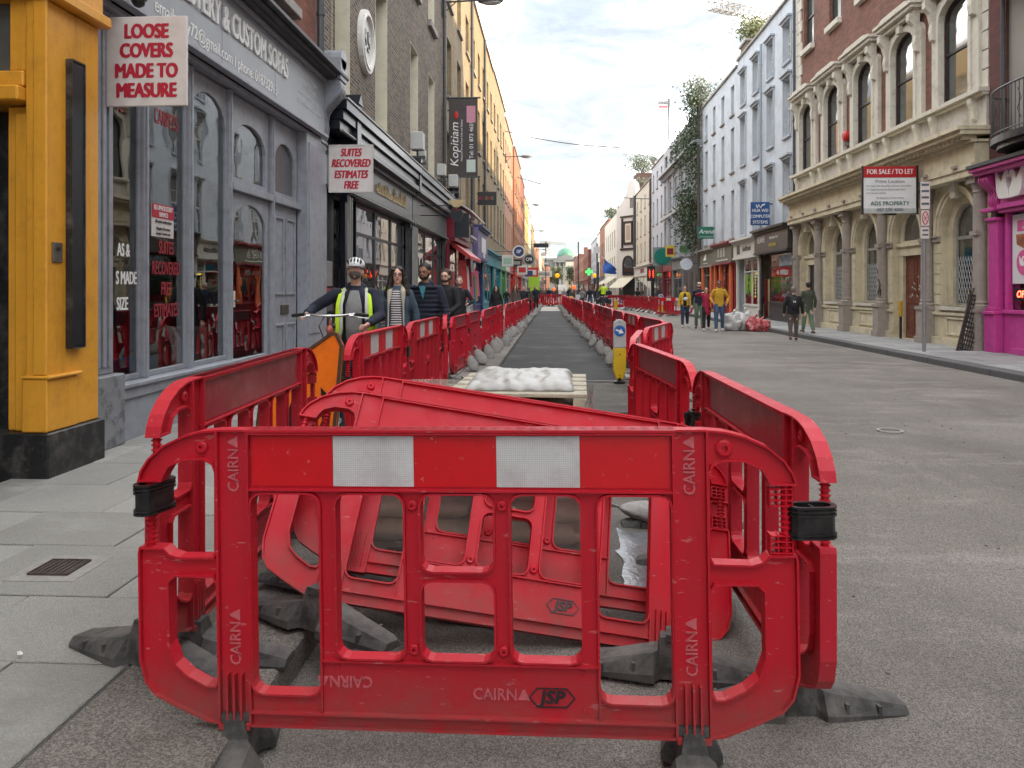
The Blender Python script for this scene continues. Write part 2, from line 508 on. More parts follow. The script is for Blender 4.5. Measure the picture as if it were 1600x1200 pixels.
M_slabR = [road_mat('paving_r%d' % i, tuple(q * k for q in (0.23, 0.24, 0.245)), tuple(q * k for q in (0.31, 0.32, 0.325)),
                    (0.34, 0.34, 0.34), grit=0.12, rough=0.7, streak=0.4) for i, k in enumerate((0.9, 1.05, 1.2))]
M_joint = mat('joint_grit', (0.11, 0.105, 0.10), 0.95, 0.3, 30)

KL0, KL1 = -1.56, -1.0           # left kerb strip
KR0, KR1 = 7.55, 7.85            # right kerb strip
FL, FR_ = -3.95, 9.75            # facade planes

# terrain sheet to the horizon, then the carriageway just above it
g = MB().box(-900, 900, -60, 1500, -0.6, -0.01).build('ground', mat('far_ground', (0.12, 0.115, 0.11), 0.9))
tag(g, kind='structure')
rd = MB()
NX, NY = 24, 130
def road_z(x, y): return 0.010 * noise.noise(Vector((x * 0.7, y * 0.4, 3))) * (1 if y < 40 else 0.3) + 0.012 * max(0, 1 - ((x - 3.3) / 4.4) ** 2)
vs = []; fs = []
for j in range(NY + 1):
    y = -6 + (j / NY) ** 1.8 * 260
    for i in range(NX + 1):
        x = KL1 + (KR0 - KL1) * i / NX
        vs.append((x, y, road_z(x, y) if x < KR0 - .01 else 0.0))
for j in range(NY):
    for i in range(NX):
        a = j * (NX + 1) + i; fs.append((a, a + 1, a + NX + 2, a + NX + 1))
rd.add(vs, fs)
road = rd.build('road', M_road, smooth=True, fixn=False)
tag(road, kind='structure')

# the closed lane: dark new surfacing between low kerbs, pale concrete at its far end
def lane_l(y): return -1.12 - 0.0025 * (y - 12)
def lane_r(y): return 1.18 - 0.0115 * (y - 14)
def strip(name, m, y0, y1, z, n=20, l=lane_l, r=lane_r, jit=0.0):
    b = MB(); vs = []; fs = []
    for j in range(n + 1):
        y = y0 + (y1 - y0) * j / n
        a, c_ = l(y), r(y)
        for k in range(7):
            x = a + (c_ - a) * k / 6
            yy = y + (jit * noise.noise(Vector((x * 3, y, 1))) if j in (0, n) else 0)
            vs.append((x, yy, z + (0.012 * max(0, 1 - ((x - 3.3) / 4.4) ** 2))))
    for j in range(n):
        for k in range(6):
            a = j * 7 + k; fs.append((a, a + 1, a + 8, a + 7))
    b.add(vs, fs); o = b.build(name, m, fixn=False); return tag(o, kind='structure')
strip('lane_tarmac', M_new, 12.3, 52, 0.024)
strip('lane_concrete', M_conc, 52, 65.5, 0.028)
strip('lane_patch', M_worn, 6.6, 12.5, 0.0165, jit=0.8, l=lambda y: -1.0, r=lambda y: 1.75 - 0.03 * (y - 6))
strip('lane_joint', mat('joint_line', (0.35, 0.35, 0.34), 0.8), 12.25, 12.31, 0.034, n=1, r=lambda y: 1.3)
def kerb_run(pavename, x_fn, w, y0, y1, ln, z0, z1, m, seed=1):
    p = thing(pavename, None, None, (x_fn(y0), y0, 0)); tag(p, kind='structure')
    rr = random.Random(seed); y = y0
    while y < y1:
        l_ = ln * rr.uniform(0.85, 1.15); x = x_fn(y); x2 = x_fn(y + l_)
        b = MB(); g_ = 0.006; dz = rr.uniform(-0.004, 0.004)
        vs = [(x, y + g_, z0), (x + w, y + g_, z0), (x2 + w, y + l_ - g_, z0), (x2, y + l_ - g_, z0)]
        vs += [(q[0], q[1], z1 + dz) for q in vs]
        b.add(vs, [(0,3,2,1),(4,5,6,7),(0,1,5,4),(1,2,6,5),(2,3,7,6),(3,0,4,7)])
        b.build('kerbstone', m, p, bev=0.012 if y < 20 else 0)
        y += l_
    return p
kerb_run('lane_kerb', lambda y: lane_l(y) - 0.13, 0.12, 12.6, 64, 1.5, 0.0, 0.075, M_conc, 2)
kerb_run('lane_kerb', lambda y: lane_r(y), 0.10, 12.6, 64, 1.5, 0.0, 0.06, M_conc, 3)
# left kerb of big rough stones, right kerb of dark granite
kerb_run('kerb', lambda y: KL0, KL1 - KL0, -3, 66, 1.7, -0.1, 0.115, M_granite, 4)
kerb_run('kerb', lambda y: KR0, KR1 - KR0, 2, 92, 1.05, -0.1, 0.12, mat('kerb_granite', (0.10, 0.10, 0.105), 0.85, 0.25, 25, bump=0.4), 5)

def pavement(xa, xb, ya, yb, cols, ln, mats_, seed, z=0.12, ymax_pieces=40, holes=()):
    p = thing('pavement', None, None, (xa, ya, 0)); tag(p, kind='structure')
    rr = random.Random(seed)
    MB().box(xa, xb, ya, yb, -0.1, z - 0.014).build('bedding', M_joint, p)
    b = None
    W = (xb - xa) / cols
    rest = MB()
    y = ya; row = 0
    while y < yb:
        l_ = ln * rr.choice((0.9, 1.0, 1.0, 1.1))
        offs = (0.0, 0.45 * W)[row % 2]
        edges = [xa] + [xa + offs + W * k for k in range(1 if offs == 0 else 0, cols + 1)]
        edges = sorted(set([round(e, 4) for e in edges if xa - 1e-6 <= e < xb - 0.1] + [xb]))
        for a, c_ in zip(edges[:-1], edges[1:]):
            if c_ - a < 0.05: continue
            if any(h[0] < c_ and h[1] > a and h[2] < y + l_ and h[3] > y for h in holes) and False: continue
            g_ = 0.004; dz = rr.uniform(-0.003, 0.003)
            tgt = MB() if y < ymax_pieces else rest
            tgt.box(a + g_, c_ - g_, y + g_, y + l_ - g_, z - 0.03, z + dz)
            if tgt is not rest:
                tgt.build('slab', rr.choice(mats_), p, bev=0.004 if y < 12 else 0)
        y += l_; row += 1
    if rest.v: tag(rest.build('slabs', mats_[1], p), kind='stuff')
    return p
pavement(FL, KL0 - 0.004, -2.6, 100, 3, 0.66, M_slabs, 11, ymax_pieces=26)
pavement(KR1 + 0.004, FR_, 1.0, 95, 2, 0.62, M_slabR, 12, ymax_pieces=42)
# the far continuation of both pavements
tag(MB().box(FL - 1, KL1, 100, 330, -0.1, 0.11).build('pavement', M_slabs[1]), kind='structure')
tag(MB().box(KR0, FR_ + 1, 95, 330, -0.1, 0.11).build('pavement', M_slabR[1]), kind='structure')

# stopcock cover in the left pavement
sc_ = thing('drain_cover', 'small square rusty drain cover set in a pale mortar surround in the left pavement', 'drain cover', (-2.43, 3.66, 0.12))
sc_.rotation_euler = (0, 0, R(1))
def loc(b, name, m, p, **k):
    """build in the thing's own local frame"""
    me = b.mesh(name, m, Vector((0, 0, 0)), k.get('smooth', False)); fix_normals(me)
    o = bpy.data.objects.new(name, me); COL.objects.link(o); o.parent = p
    if k.get('bev'): bevel(o, k['bev'], k.get('seg', 1))
    return o
loc(MB().box(-.17, .17, -.17, .17, -0.01, 0.006), 'surround', mat('mortar', (0.26, 0.25, 0.235), 0.9, 0.2, 20, bump=0.3), sc_)
b = MB().box(-.10, .10, -.10, .10, 0.004, 0.009)
for k in range(7):
    b.box(-.085 + k * .026, -.072 + k * .026, -.085, .085, 0.008, 0.015)
b.box(-.10, -.092, -.1, .1, 0.008, 0.017); b.box(.092, .10, -.1, .1, 0.008, 0.017)
b.box(-.092, .092, -.1, -.092, 0.008, 0.017); b.box(-.092, .092, .092, .1, 0.008, 0.017)
loc(b, 'grate', mat('rusty_iron', (0.06, 0.045, 0.04), 0.8, 0.5, 30, bump=0.4), sc_)

# puddle behind the barriers; its pale blue reflection is painted into the colour
pd = MB(); pl = []
for k in range(40):
    a = 2 * math.pi * k / 40; q = 1 + 0.55 * noise.noise(Vector((math.cos(a) * 1.6, math.sin(a) * 1.6, 5))) + 0.32 * noise.noise(Vector((math.cos(a) * 6, math.sin(a) * 6, 2)))
    pl.append((0.50 + 0.17 * q * math.cos(a), 4.15 + 0.52 * q * math.sin(a)))
pd.add([(x, y, road_z(x, y) + 0.006) for x, y in pl] + [(0.50, 4.15, road_z(.5, 4.15) + .006)], [(k, (k + 1) % 40, 40) for k in range(40)])
tag(pd.build('puddle', mat('painted_puddle_sheen', (0.20, 0.215, 0.23), 0.12, 0.25, 20, bump=0.15, bscale=40), fixn=False),
    'puddle with a painted pale reflection on the tarmac behind the fallen barriers', 'puddle', kind='stuff')

# sprayed surveyor's ring on the road
b = MB(); ring = lambda r: [(3.52 + r * math.cos(2 * math.pi * k / 24), 8.25 + r * math.sin(2 * math.pi * k / 24)) for k in range(24)]
b.plate([ring(.13), ring(.105)], .022, .026, lambda u, v, d: (u, v, d)); b.build('paint_ring', mat('road_paint', (.34, .34, .33), .8, .2, 30), road)
# litter: flat scraps
def scrap(x, y, z, s, m, label, cat='scrap', rz=0):
    b = MB(); n = 7
    vs = [(x + s * math.cos(rz + 2 * math.pi * k / n) * rnd.uniform(.6, 1.1), y + .6 * s * math.sin(rz + 2 * math.pi * k / n) * rnd.uniform(.6, 1.1), z + rnd.uniform(.004, .03)) for k in range(n)]
    b.add(vs + [(x, y, z + .02)], [(k, (k + 1) % n, n) for k in range(n)])
    tag(b.build('scrap', m, fixn=False, at=(x, y, z)), label, cat)
scrap(-3.28, 6.35, .12, .07, mat('cardboard', (0.45, 0.36, 0.24), .9), 'torn scrap of brown cardboard by the foot of the grey shopfront')
scrap(-2.0, 2.78, .12, .018, mat('paper', (0.7, 0.7, 0.68), .9), 'tiny white paper scrap on the pavement left of the front barrier')
for x, y in ((2.1, 3.1), (2.6, 2.75), (3.0, 4.4), (2.2, 5.2), (1.75, 2.5)):
    pass
pb = MB(); rr = random.Random(5)
for k in range(260):
    x = rr.uniform(-.9, 7.3); y = rr.uniform(1.6, 11); s_ = rr.uniform(.004, .012)
    pb.ell((x, y, road_z(x, y) + s_ * .4), (s_, s_ * .8, s_ * .6), 5, 3)
tag(pb.build('gravel', mat('grit_stone', (0.16, 0.15, 0.14), .9, .6, 3), fixn=False), kind='stuff')

# ================================================================== BARRIERS
def plastic_mat(name, col, fade, rough=0.4):
    m = bpy.data.materials.new(name); m.use_nodes = True
    nt = m.node_tree; b = nt.nodes['Principled BSDF']; lk = nt.links.new
    tc = nt.nodes.new('ShaderNodeTexCoord'); oi = nt.nodes.new('ShaderNodeObjectInfo')
    va = nt.nodes.new('ShaderNodeVectorMath'); va.operation = 'ADD'
    lk(tc.outputs['Object'], va.inputs[0])
    sc2 = nt.nodes.new('ShaderNodeMath'); sc2.operation = 'MULTIPLY'; sc2.inputs[1].default_value = 37.0
    lk(oi.outputs['Random'], sc2.inputs[0]); lk(sc2.outputs[0], va.inputs[1])
    def N(s, d=8, r=.7, st=(1, 1, 1)):
        mp = nt.nodes.new('ShaderNodeMapping'); mp.inputs['Scale'].default_value = st; lk(va.outputs[0], mp.inputs[0])
        n = nt.nodes.new('ShaderNodeTexNoise'); n.inputs['Scale'].default_value = s; n.inputs['Detail'].default_value = d
        n.inputs['Roughness'].default_value = r; lk(mp.outputs[0], n.inputs[0]); return n.outputs['Fac']
    def ramp(f, a, c_, va_, vb):
        r = nt.nodes.new('ShaderNodeValToRGB'); r.color_ramp.elements[0].position = a; r.color_ramp.elements[1].position = c_
        r.color_ramp.elements[0].color = (va_,) * 3 + (1,); r.color_ramp.elements[1].color = (vb,) * 3 + (1,)
        lk(f, r.inputs[0]); return r.outputs[0]
    def mix(f, a, c_):
        x = nt.nodes.new('ShaderNodeMixRGB'); lk(f, x.inputs[0])
        if isinstance(a, tuple): x.inputs[1].default_value = (*a, 1)
        else: lk(a, x.inputs[1])
        x.inputs[2].default_value = (*c_, 1); return x.outputs[0]
    base = mix(ramp(N(2.2), .38, .7, 0, .55), col, fade)
    base = mix(ramp(N(1.1), .3, .8, 0, .35), base, tuple(q * .6 for q in col))
    rv = nt.nodes.new('ShaderNodeValToRGB'); rv.color_ramp.elements[0].position = .35; rv.color_ramp.elements[1].position = 1.0
    rv.color_ramp.elements[0].color = (0, 0, 0, 1); rv.color_ramp.elements[1].color = (.7, .7, .7, 1); lk(oi.outputs['Random'], rv.inputs[0])
    base = mix(rv.outputs[0], base, tuple(q * .62 + .02 for q in fade))
    base = mix(ramp(N(5, 9, .75, (1, 1, .16)), .52, .75, 0, .5), base, (0.20, 0.035, 0.04))          # runs of grime
    base = mix(ramp(N(7, 10, .8), .57, .76, 0, .36), base, (0.25, 0.10, 0.09))          # dust
    base = mix(ramp(N(55, 3, .6, (.25, 1, 1)), .655, .71, 0, .5), base, (0.56, 0.24, 0.24))     # scratches
    # grey dirt towards the foot of the panel
    sep = nt.nodes.new('ShaderNodeSeparateXYZ'); lk(tc.outputs['Object'], sep.inputs[0])
    mr = nt.nodes.new('ShaderNodeMapRange'); mr.inputs['From Min'].default_value = 0.24; mr.inputs['From Max'].default_value = 0.0
    lk(sep.outputs['Z'], mr.inputs['Value'])
    mu = nt.nodes.new('ShaderNodeMath'); mu.operation = 'MULTIPLY'; lk(mr.outputs[0], mu.inputs[0]); lk(ramp(N(6, 6), .35, .65, .1, .75), mu.inputs[1])
    base = mix(mu.outputs[0], base, (0.16, 0.10, 0.085))
    lk(base, b.inputs['Base Color'])
    lk(ramp(N(9), .3, .7, rough - .08, rough + .2), b.inputs['Roughness'])
    b.inputs['Specular IOR Level'].default_value = 0.28
    bp = nt.nodes.new('ShaderNodeBump'); bp.inputs['Strength'].default_value = .18; bp.inputs['Distance'].default_value = .004
    lk(N(40, 4), bp.inputs['Height']); lk(bp.outputs[0], b.inputs['Normal'])
    return m
M_red = plastic_mat('red_plastic', (0.56, 0.0030, 0.018), (0.58, 0.014, 0.036))
M_redfade = plastic_mat('faded_red_plastic', (0.54, 0.006, 0.024), (0.58, 0.045, 0.075))
M_redsheet = mat('red_reflective', (0.58, 0.002, 0.008), 0.35, 0.06, 9, dirt=(0.62, 0.30, 0.28), dirt_amt=0.8, dirt_scale=30, dlo=.63, dhi=.68)
M_reddull = mat('dull_sheet', (0.24, 0.02, 0.035), 0.35, 0.25, 5, dirt=(0.36, 0.13, 0.14), dirt_amt=0.7, dirt_scale=6)
M_rubber = mat('rubber', (0.050, 0.049, 0.048), 0.75, 0.35, 8, bump=0.35, bscale=35, dirt=(0.16, 0.15, 0.14), dirt_amt=0.9, dirt_scale=4, dlo=.42, dhi=.68)
M_black = mat('black_plastic', (0.010, 0.010, 0.011), 0.32, 0.3, 12, dirt=(0.08, 0.08, 0.08), dirt_amt=.4, dirt_scale=14)
def honey_mat():
    m = mat('white_reflective', (0.64, 0.64, 0.65), 0.35, 0.05, 6, dirt=(0.42, 0.40, 0.39), dirt_amt=.6, dirt_scale=7)
    nt = m.node_tree; b = nt.nodes['Principled BSDF']; tc = [n for n in nt.nodes if n.type == 'TEX_COORD'][0]
    v = nt.nodes.new('ShaderNodeTexVoronoi'); v.inputs['Scale'].default_value = 150; v.feature = 'DISTANCE_TO_EDGE'
    v.inputs['Randomness'].default_value = 0.15
    nt.links.new(tc.outputs['Object'], v.inputs['Vector'])
    r = nt.nodes.new('ShaderNodeValToRGB'); r.color_ramp.elements[0].position = .05; r.color_ramp.elements[1].position = .16
    r.color_ramp.elements[0].color = (.72, .72, .74, 1); r.color_ramp.elements[1].color = (1, 1, 1, 1)
    nt.links.new(v.outputs['Distance'], r.inputs[0])
    src = b.inputs['Base Color'].links[0].from_socket
    mx = nt.nodes.new('ShaderNodeMixRGB'); mx.blend_type = 'MULTIPLY'; mx.inputs[0].default_value = 1
    nt.links.new(src, mx.inputs[1]); nt.links.new(r.outputs[0], mx.inputs[2]); nt.links.new(mx.outputs[0], b.inputs['Base Color'])
    return m
M_whitesheet = honey_mat()

BL = 2.04
def mir(l): return [(BL - u, v) for u, v in reversed(l)]
fb = lambda u, v, d: (u, d, v)
def smooth_loop(l, it=1):
    for _ in range(it):
        o = []
        for i in range(len(l)):
            p, q = l[i], l[(i + 1) % len(l)]
            o += [(p[0] * .75 + q[0] * .25, p[1] * .75 + q[1] * .25), (p[0] * .25 + q[0] * .75, p[1] * .25 + q[1] * .75)]
        l = o
    return l
def inset(l, t):
    q = MB(); q.band(l, t, 0, 1, lambda u, v, d: (u, v, d)); n = len(l)
    return [(v[0], v[1]) for v in q.v[2 * n:3 * n]]
def barrier_body():
    left = [(0.27, 0.93), (0.21, .925), (.15, .91), (.085, .88), (.035, .838), (.010, .80), (.0, .764), (.080, .764), (.088, .785), (.105, .812),
            (.15, .832), (.215, .835), (.245, .82), (.256, .79), (.256, .55), (.245, .53), (.135, .528), (.105, .537), (.086, .556), (.004, .558),
            (.0, .54), (.0, .20), (.018, .13), (.05, .09), (.12, .055), (.22, .012), (.29, 0.0)]
    outer = left + [(u, v) for u, v in mir(left)]
    h1 = [(.10, .25), (.12, .19), (.16, .155), (.22, .125), (.245, .125), (.256, .14), (.256, .44), (.243, .465), (.118, .465), (.10, .447)]
    wins = [rrect(.37, .588, .105, .728, .035), rrect(.642, .854, .222, .728, .035),
            rrect(.908, 1.132, .495, .728, .035), rrect(.908, 1.132, .222, .462, .035),
            rrect(1.186, 1.398, .222, .728, .035), rrect(1.452, 1.67, .105, .728, .035)]
    holes = [h1, mir(h1)] + wins
    b = MB()
    b.plate([inset(outer, .003)] + [inset(h, -.003) for h in holes], -.009, .009, fb)
    # rims: towards the material from every edge
    D = .026
    b.band(outer, .0065, -D, D, fb)
    for h in holes:
        b.band(h, -.0065, -D, D, fb)
    # long flanges
    for v, dd, th in ((.917, .03, .006), (.742, .03, .006), (.926, .032, .008)):
        b.box(.355, BL - .355, -dd, dd, v - th / 2, v + th / 2)
    b.box(.36, BL - .36, -.03, .03, .043, .049)
    b.box(.59, BL - .59, -.024, .024, .207, .213)
    for u in (.590, BL - .590): b.box(u - .003, u + .003, -.024, .024, .05, .207)
    for u in (.262, .362, BL - .362, BL - .262): b.box(u - .0035, u + .0035, -.029, .029, .008, .925)
    for u0 in (.29, .312, .335, BL - .29, BL - .312, BL - .335):      # stiffening ribs over the foot plug
        b.box(u0 - .003, u0 + .003, -.034, .034, .006, .165)
    b.box(.262, .362, -.036, .036, -.006, .012); b.box(BL - .362, BL - .262, -.036, .036, -.006, .012)
    # bosses
    for (u, v, r) in ((.21, .873, .020), (.881, .695, .017), (.881, .25, .017), (1.159, .695, .017), (1.159, .25, .017), (BL - .21, .873, .027)):
        for s_ in (-1, 1):
            b.lathe([(r, .008 * s_), (r, .018 * s_), (r * .75, .022 * s_), (r * .35, .022 * s_), (r * .3, .012 * s_), (.001, .012 * s_)], (u, 0, v), 14, 'y')
    for (u, v) in ((.64, .19), (.64, .075), (1.40, .19), (1.40, .075)):
        b.lathe([(.006, -.012), (.005, -.014), (.001, -.014)], (u, 0, v), 8, 'y')
    return b
def barrier_posts(side, thick):
    """ribbed connector post in the end gap"""
    b = MB(); u = .032 if side == 0 else BL - .032
    b.tube([(u, 0, .557), (u, 0, .765)], .0125, 10)
    k = .566
    while k < .76:
        b.lathe([(.010, 0), (.0185, .002), (.0185, .005), (.010, .007)], (u, 0, k), 10); k += .0165
    if thick:
        u2 = .047 if side == 0 else BL - .047
        for z0, n in ((.700, 4), (.560, 4)):
            for q in range(n):
                b.box(u2 - .034, u2 + .034, -.020, .020, z0 + q * .017, z0 + .004 + q * .017)
            for uu in (-.034, -.012, .012, .03): b.box(u2 + uu, u2 + uu + .004, -.019, .019, z0, z0 + .058)
    return b
def foot_mesh(seed, l=.40, h=.13):
    rr = random.Random(seed)
    # stations along the foot: (position, half width, height)
    st = [(-l, .050, .030), (-l + .02, .062, .038), (-.12, .092, .088), (-.075, .095, .098), (-.06, .062, .104), (-.050, .050, .150),
          (.050, .050, .150), (.06, .062, .104), (.075, .095, .098), (.12, .092, .088), (l - .02, .062, .038), (l, .050, .030)]
    b = MB(); vs = []
    for y, w, hh in st:
        j = rr.uniform(-.003, .003)
        ch = w * .60
        vs += [(-w, y, 0), (w, y, 0), (w, y, hh * .32 + j), (ch, y, hh + j), (-ch, y, hh - j), (-w, y, hh * .32)]
    n = 6; fs = []
    for i in range(len(st) - 1):
        for k in range(n):
            a, c_ = i * n + k, i * n + (k + 1) % n
            fs.append((a, c_, c_ + n, a + n))
    fs += [tuple(range(n - 1, -1, -1)), tuple((len(st) - 1) * n + k for k in range(n))]
    b.add(vs, fs)
    for y in (-l * .70, l * .70, -.15, .15):                 # moulded ribs
        w_ = .062 + (l - abs(y)) * .095; b.box(-w_, w_, y - .006, y + .006, 0.0, .034 + (l - abs(y)) * .13)
    b.box(-.045, .045, -.028, .028, .14, .165)
    return b
def clip_mesh():
    b = MB()
    def stad(r, hx):
        return [(hx + r * math.cos(R(a)), r * math.sin(R(a))) for a in range(-90, 91, 30)] + [(-hx + r * math.cos(R(a)), r * math.sin(R(a))) for a in range(90, 271, 30)]
    fz = lambda u, v, d: (u, v, d)
    outer = stad(.032, .036)
    b.plate([outer, [(p[0], p[1]) for p in stad(.024, .034)]], -.045, .045, fz)
    for z in (-.045, -.034, .034, .045, .022):
        b.plate([stad(.037, .037), stad(.024, .034)], z - .003, z + .003, fz)
    b.box(-.004, .004, -.028, .028, -.044, .044)
    return b
ME_body = barrier_body().mesh('body', M_red); fix_normals(ME_body)
ME_body2 = barrier_body().mesh('body', M_redfade); fix_normals(ME_body2)
ME_post = [barrier_posts(0, False).mesh('connector_post', M_red), barrier_posts(1, True).mesh('connector_post', M_red)]
ME_foot = [foot_mesh(s_, .385).mesh('foot', M_rubber) for s_ in range(4)]
ME_clip = clip_mesh().mesh('clip', M_black)
for m_ in ME_post + ME_foot + [ME_clip]: fix_normals(m_)
def sheet_mesh(u0, u1, m):
    b = MB()
    for d in (-1, 1): b.box(u0, u1, .0095 * d, .013 * d, .752, .908)
    me = b.mesh('reflective_sheet', m); fix_normals(me); return me
US = [.372, .632, .888, 1.144, 1.40, 1.668]
ME_sheets = [sheet_mesh(US[k] + .001, US[k + 1] - .001, M_whitesheet if k % 2 else M_redsheet) for k in range(5)]
ME_dull = sheet_mesh(.40, 1.64, M_reddull)
def far_sheet():
    b = MB()
    for d in (-1, 1): b.box(.372, 1.668, .0095 * d, .013 * d, .752, .908)
    me = b.mesh('reflective_sheet', M_reddull); fix_normals(me); return me

def cairn(parent, x, y, z, rot, s_=.050, m=None):
    m = m or MAT_emb
    me = text_mesh('CAIRN', s_, .0016, 0.012, .92, res=2).copy(); me.materials.clear(); me.materials.append(m)
    o = share(me, 'lettering', parent, (x, y, z), rot)
    b = MB(); w = s_ * .36
    fx = lambda u, v, d: (u, v, d)
    cx = s_ * 1.78
    b.prism([(cx - w, -w * .75), (cx + w, -w * .75), (cx + w * .6, w * .1), (cx + w * .15, w), (cx - w * .15, w), (cx - w * .6, w * .1)], -.0016, .0016, fx)
    me2 = b.mesh('cairn_mark', m); fix_normals(me2)
    share(me2, 'cairn_mark', parent, (x, y, z), rot)
MAT_emb = mat('embossed_pink', (0.50, 0.11, 0.13), 0.5, 0.3, 40)
MAT_logo = mat('logo_dark', (0.035, 0.02, 0.025), 0.4)
def jsp(parent, x, y, z, rot=(R(90), 0, 0), m=None):
    me = text_mesh('JSP', .054, .0016, 0.055, 1.1, .15, res=2).copy(); me.materials.clear(); me.materials.append(m or MAT_logo)
    share(me, 'lettering', parent, (x, y, z), rot)
    b = MB(); hexa = [(-.072, 0), (-.046, -.030), (.046, -.030), (.072, 0), (.046, .030), (-.046, .030)]
    hexi = [(p[0] * .93, p[1] * .88) for p in hexa]
    b.plate([hexa, hexi], -.001, .0018, lambda u, v, d: (u, v, d))
    me2 = b.mesh('logo_outline', m or MAT_logo); fix_normals(me2)
    share(me2, 'logo_outline', parent, (x, y, z), rot)

def barrier(p0, p1, label, sheets='dull', feet=(0, 0), group=None, clip=None, lean=0.0, letter=False, faded=False, footidx=(0, 1), posts=True, up=None):
    """p0,p1: ground points below the two ends (the foot sole level). local x runs p0->p1"""
    p0 = Vector(p0); p1 = Vector(p1)
    x = (p1 - p0).normalized(); z = Vector((0, 0, 1)); y = z.cross(x).normalized(); z = x.cross(y)
    if lean:
        q = Matrix.Rotation(lean, 3, x); y = q @ y; z = q @ z
    root = thing('safety_barrier', label, 'barrier', p0, group)
    root.rotation_euler = Matrix((x, y, z)).transposed().to_euler()
    share(ME_body2 if faded else ME_body, 'body', root, (0, 0, .125))
    if posts:
        for m_ in ME_post: share(m_, 'connector_post', root, (0, 0, .125))
    if sheets == 'striped':
        for m_ in ME_sheets: share(m_, 'reflective_sheet', root, (0, 0, .125))
    elif sheets == 'dull': share(ME_dull, 'reflective_sheet', root, (0, 0, .125))
    if feet is not None:
        for k, u in enumerate((.312, BL - .312)):
            if feet[k] is None: continue
            share(ME_foot[footidx[k] % 4], 'foot', root, (u, 0, 0), (0, 0, feet[k]))
    if clip:
        for (u, v_, rz) in clip:
            share(ME_clip, 'clip', root, (u, 0, v_ + .125), (0, 0, rz))
    return root

# front barrier, across the end of the works
B0 = barrier((-1.305, 2.39, 0.0), (0.745, 2.335, 0.030), 'nearest red plastic barrier across the front with bright red and white reflective strip', 'striped',
             feet=(R(8), R(-4)), clip=[(.045, .715, R(75)), (BL + .045, .655, R(6))])
cairn(B0, .312, -.0105, .125 + .80, (R(90), R(-90), 0)); cairn(B0, .312, -.0105, .125 + .255, (R(90), R(-90), 0))
cairn(B0, BL - .312, -.0105, .125 + .80, (R(90), R(-90), 0)); cairn(B0, BL - .312, -.0105, .125 + .255, (R(90), R(-90), 0))
cairn(B0, .68, -.0105, .125 + .145, (R(90), R(180), 0)); cairn(B0, 1.13, -.0105, .125 + .115, (R(90), 0, 0))
jsp(B0, 1.305, -.0105, .125 + .110)

GL = 'barriers standing in the left row along the kerb'
GR = 'barriers standing in the right row beside the road'
barrier((-1.35, 2.52, .11), (-1.44, 4.53, .115), 'left barrier joined to the front one, standing on the kerb with a faded blank strip', 'dull',
        feet=(R(-6), R(5)), footidx=(2, 3))
barrier((-1.44, 5.28, .115), (-1.42, 7.32, .115), 'left row barrier behind the orange sign with a grimy red and white strip', 'striped', feet=(R(3), R(-4)), clip=[(-.02, .60, R(35)), (BL + .03, .66, 0)], faded=True)
b_ = barrier((-1.43, 7.42, .115), (-1.40, 9.45, .115), 'left row barrier beside the man in the puffer jacket, striped strip half worn off', 'striped', feet=(R(-3), R(4)), clip=[(BL + .03, .55, 0)])
# inner barrier standing askew at the bend of the left row
barrier((-1.36, 9.55, .115), (-1.62, 11.55, .115), 'left row barrier turned edge-on at the bend of the row', 'dull', feet=(R(2), R(3)), clip=[(BL, .5, 0)])

barrier((0.865, 2.47, .0), (0.83, 4.45, .0), 'right barrier joined to the front one by a black clip, blank scratched strip', 'dull', feet=(R(4), R(-5)), clip=[(BL + .02, .62, 0)], footidx=(1, 2), faded=True)
barrier((0.84, 4.58, .0), (0.66, 6.60, .0), 'second barrier of the right row, nearer the bollard than the front pair', 'dull', feet=(R(-4), R(4)), clip=[(.0, .60, R(80))])
barrier((0.68, 6.72, .0), (0.98, 8.68, .0), 'right row barrier angled outwards with small white labels on its strip', 'striped', feet=(R(6), R(2)), faded=True)
barrier((1.02, 8.78, .0), (1.62, 10.7, .0), 'outermost barrier at the corner where the right row bulges into the road', 'striped', feet=(R(2), R(-5)), clip=[(BL, .4, 0)], faded=True)

# left row to the far end
ORD = ['first', 'second', 'third', 'fourth', 'fifth', 'sixth', 'seventh', 'eighth', 'ninth', 'tenth', 'eleventh', 'twelfth', 'thirteenth', 'fourteenth']
def row(pts, lab, grp, group_tag, first=None, z=0.0, striped=()):
    """barriers along a polyline"""
    out = []
    pts = [Vector((p[0], p[1], z)) for p in pts]
    seg = 0; cur = pts[0].copy(); k = 0
    rr = random.Random(len(lab[0]))
    while True:
        # walk BL+gap along the polyline
        rem = BL + .05; q = cur.copy(); s_ = seg
        while s_ < len(pts) - 1:
            d = (pts[s_ + 1] - q).length
            if d >= rem: q = q + (pts[s_ + 1] - q).normalized() * rem; rem = 0; break
            rem -= d; q = pts[s_ + 1].copy(); s_ += 1
        if rem > 0: break
        jit = Vector((rr.uniform(-.035, .035), 0, 0))
        o = barrier(cur + jit, cur + jit + (q - cur).normalized() * BL, grp[k] if k < len(grp) else (lab[0] % ORD[k] if k < 14 and '%s' in lab[0] else lab[1]),
                    'striped' if k in striped else 'dull', feet=(R(rr.uniform(-8, 8)), R(rr.uniform(-8, 8))), group=group_tag, clip=[(BL + .02, .6 + rr.uniform(-.05, .05), 0)] if k < 14 else None,
                    footidx=(rr.randrange(4), rr.randrange(4)), faded=rr.random() < .3)
        out.append(o); cur = q; seg = s_; k += 1
    return out
leftpts = [(-1.66, 12.1), (-1.52, 17.5), (-1.42, 25), (-1.30, 33), (-1.28, 52), (-1.3, 64)]
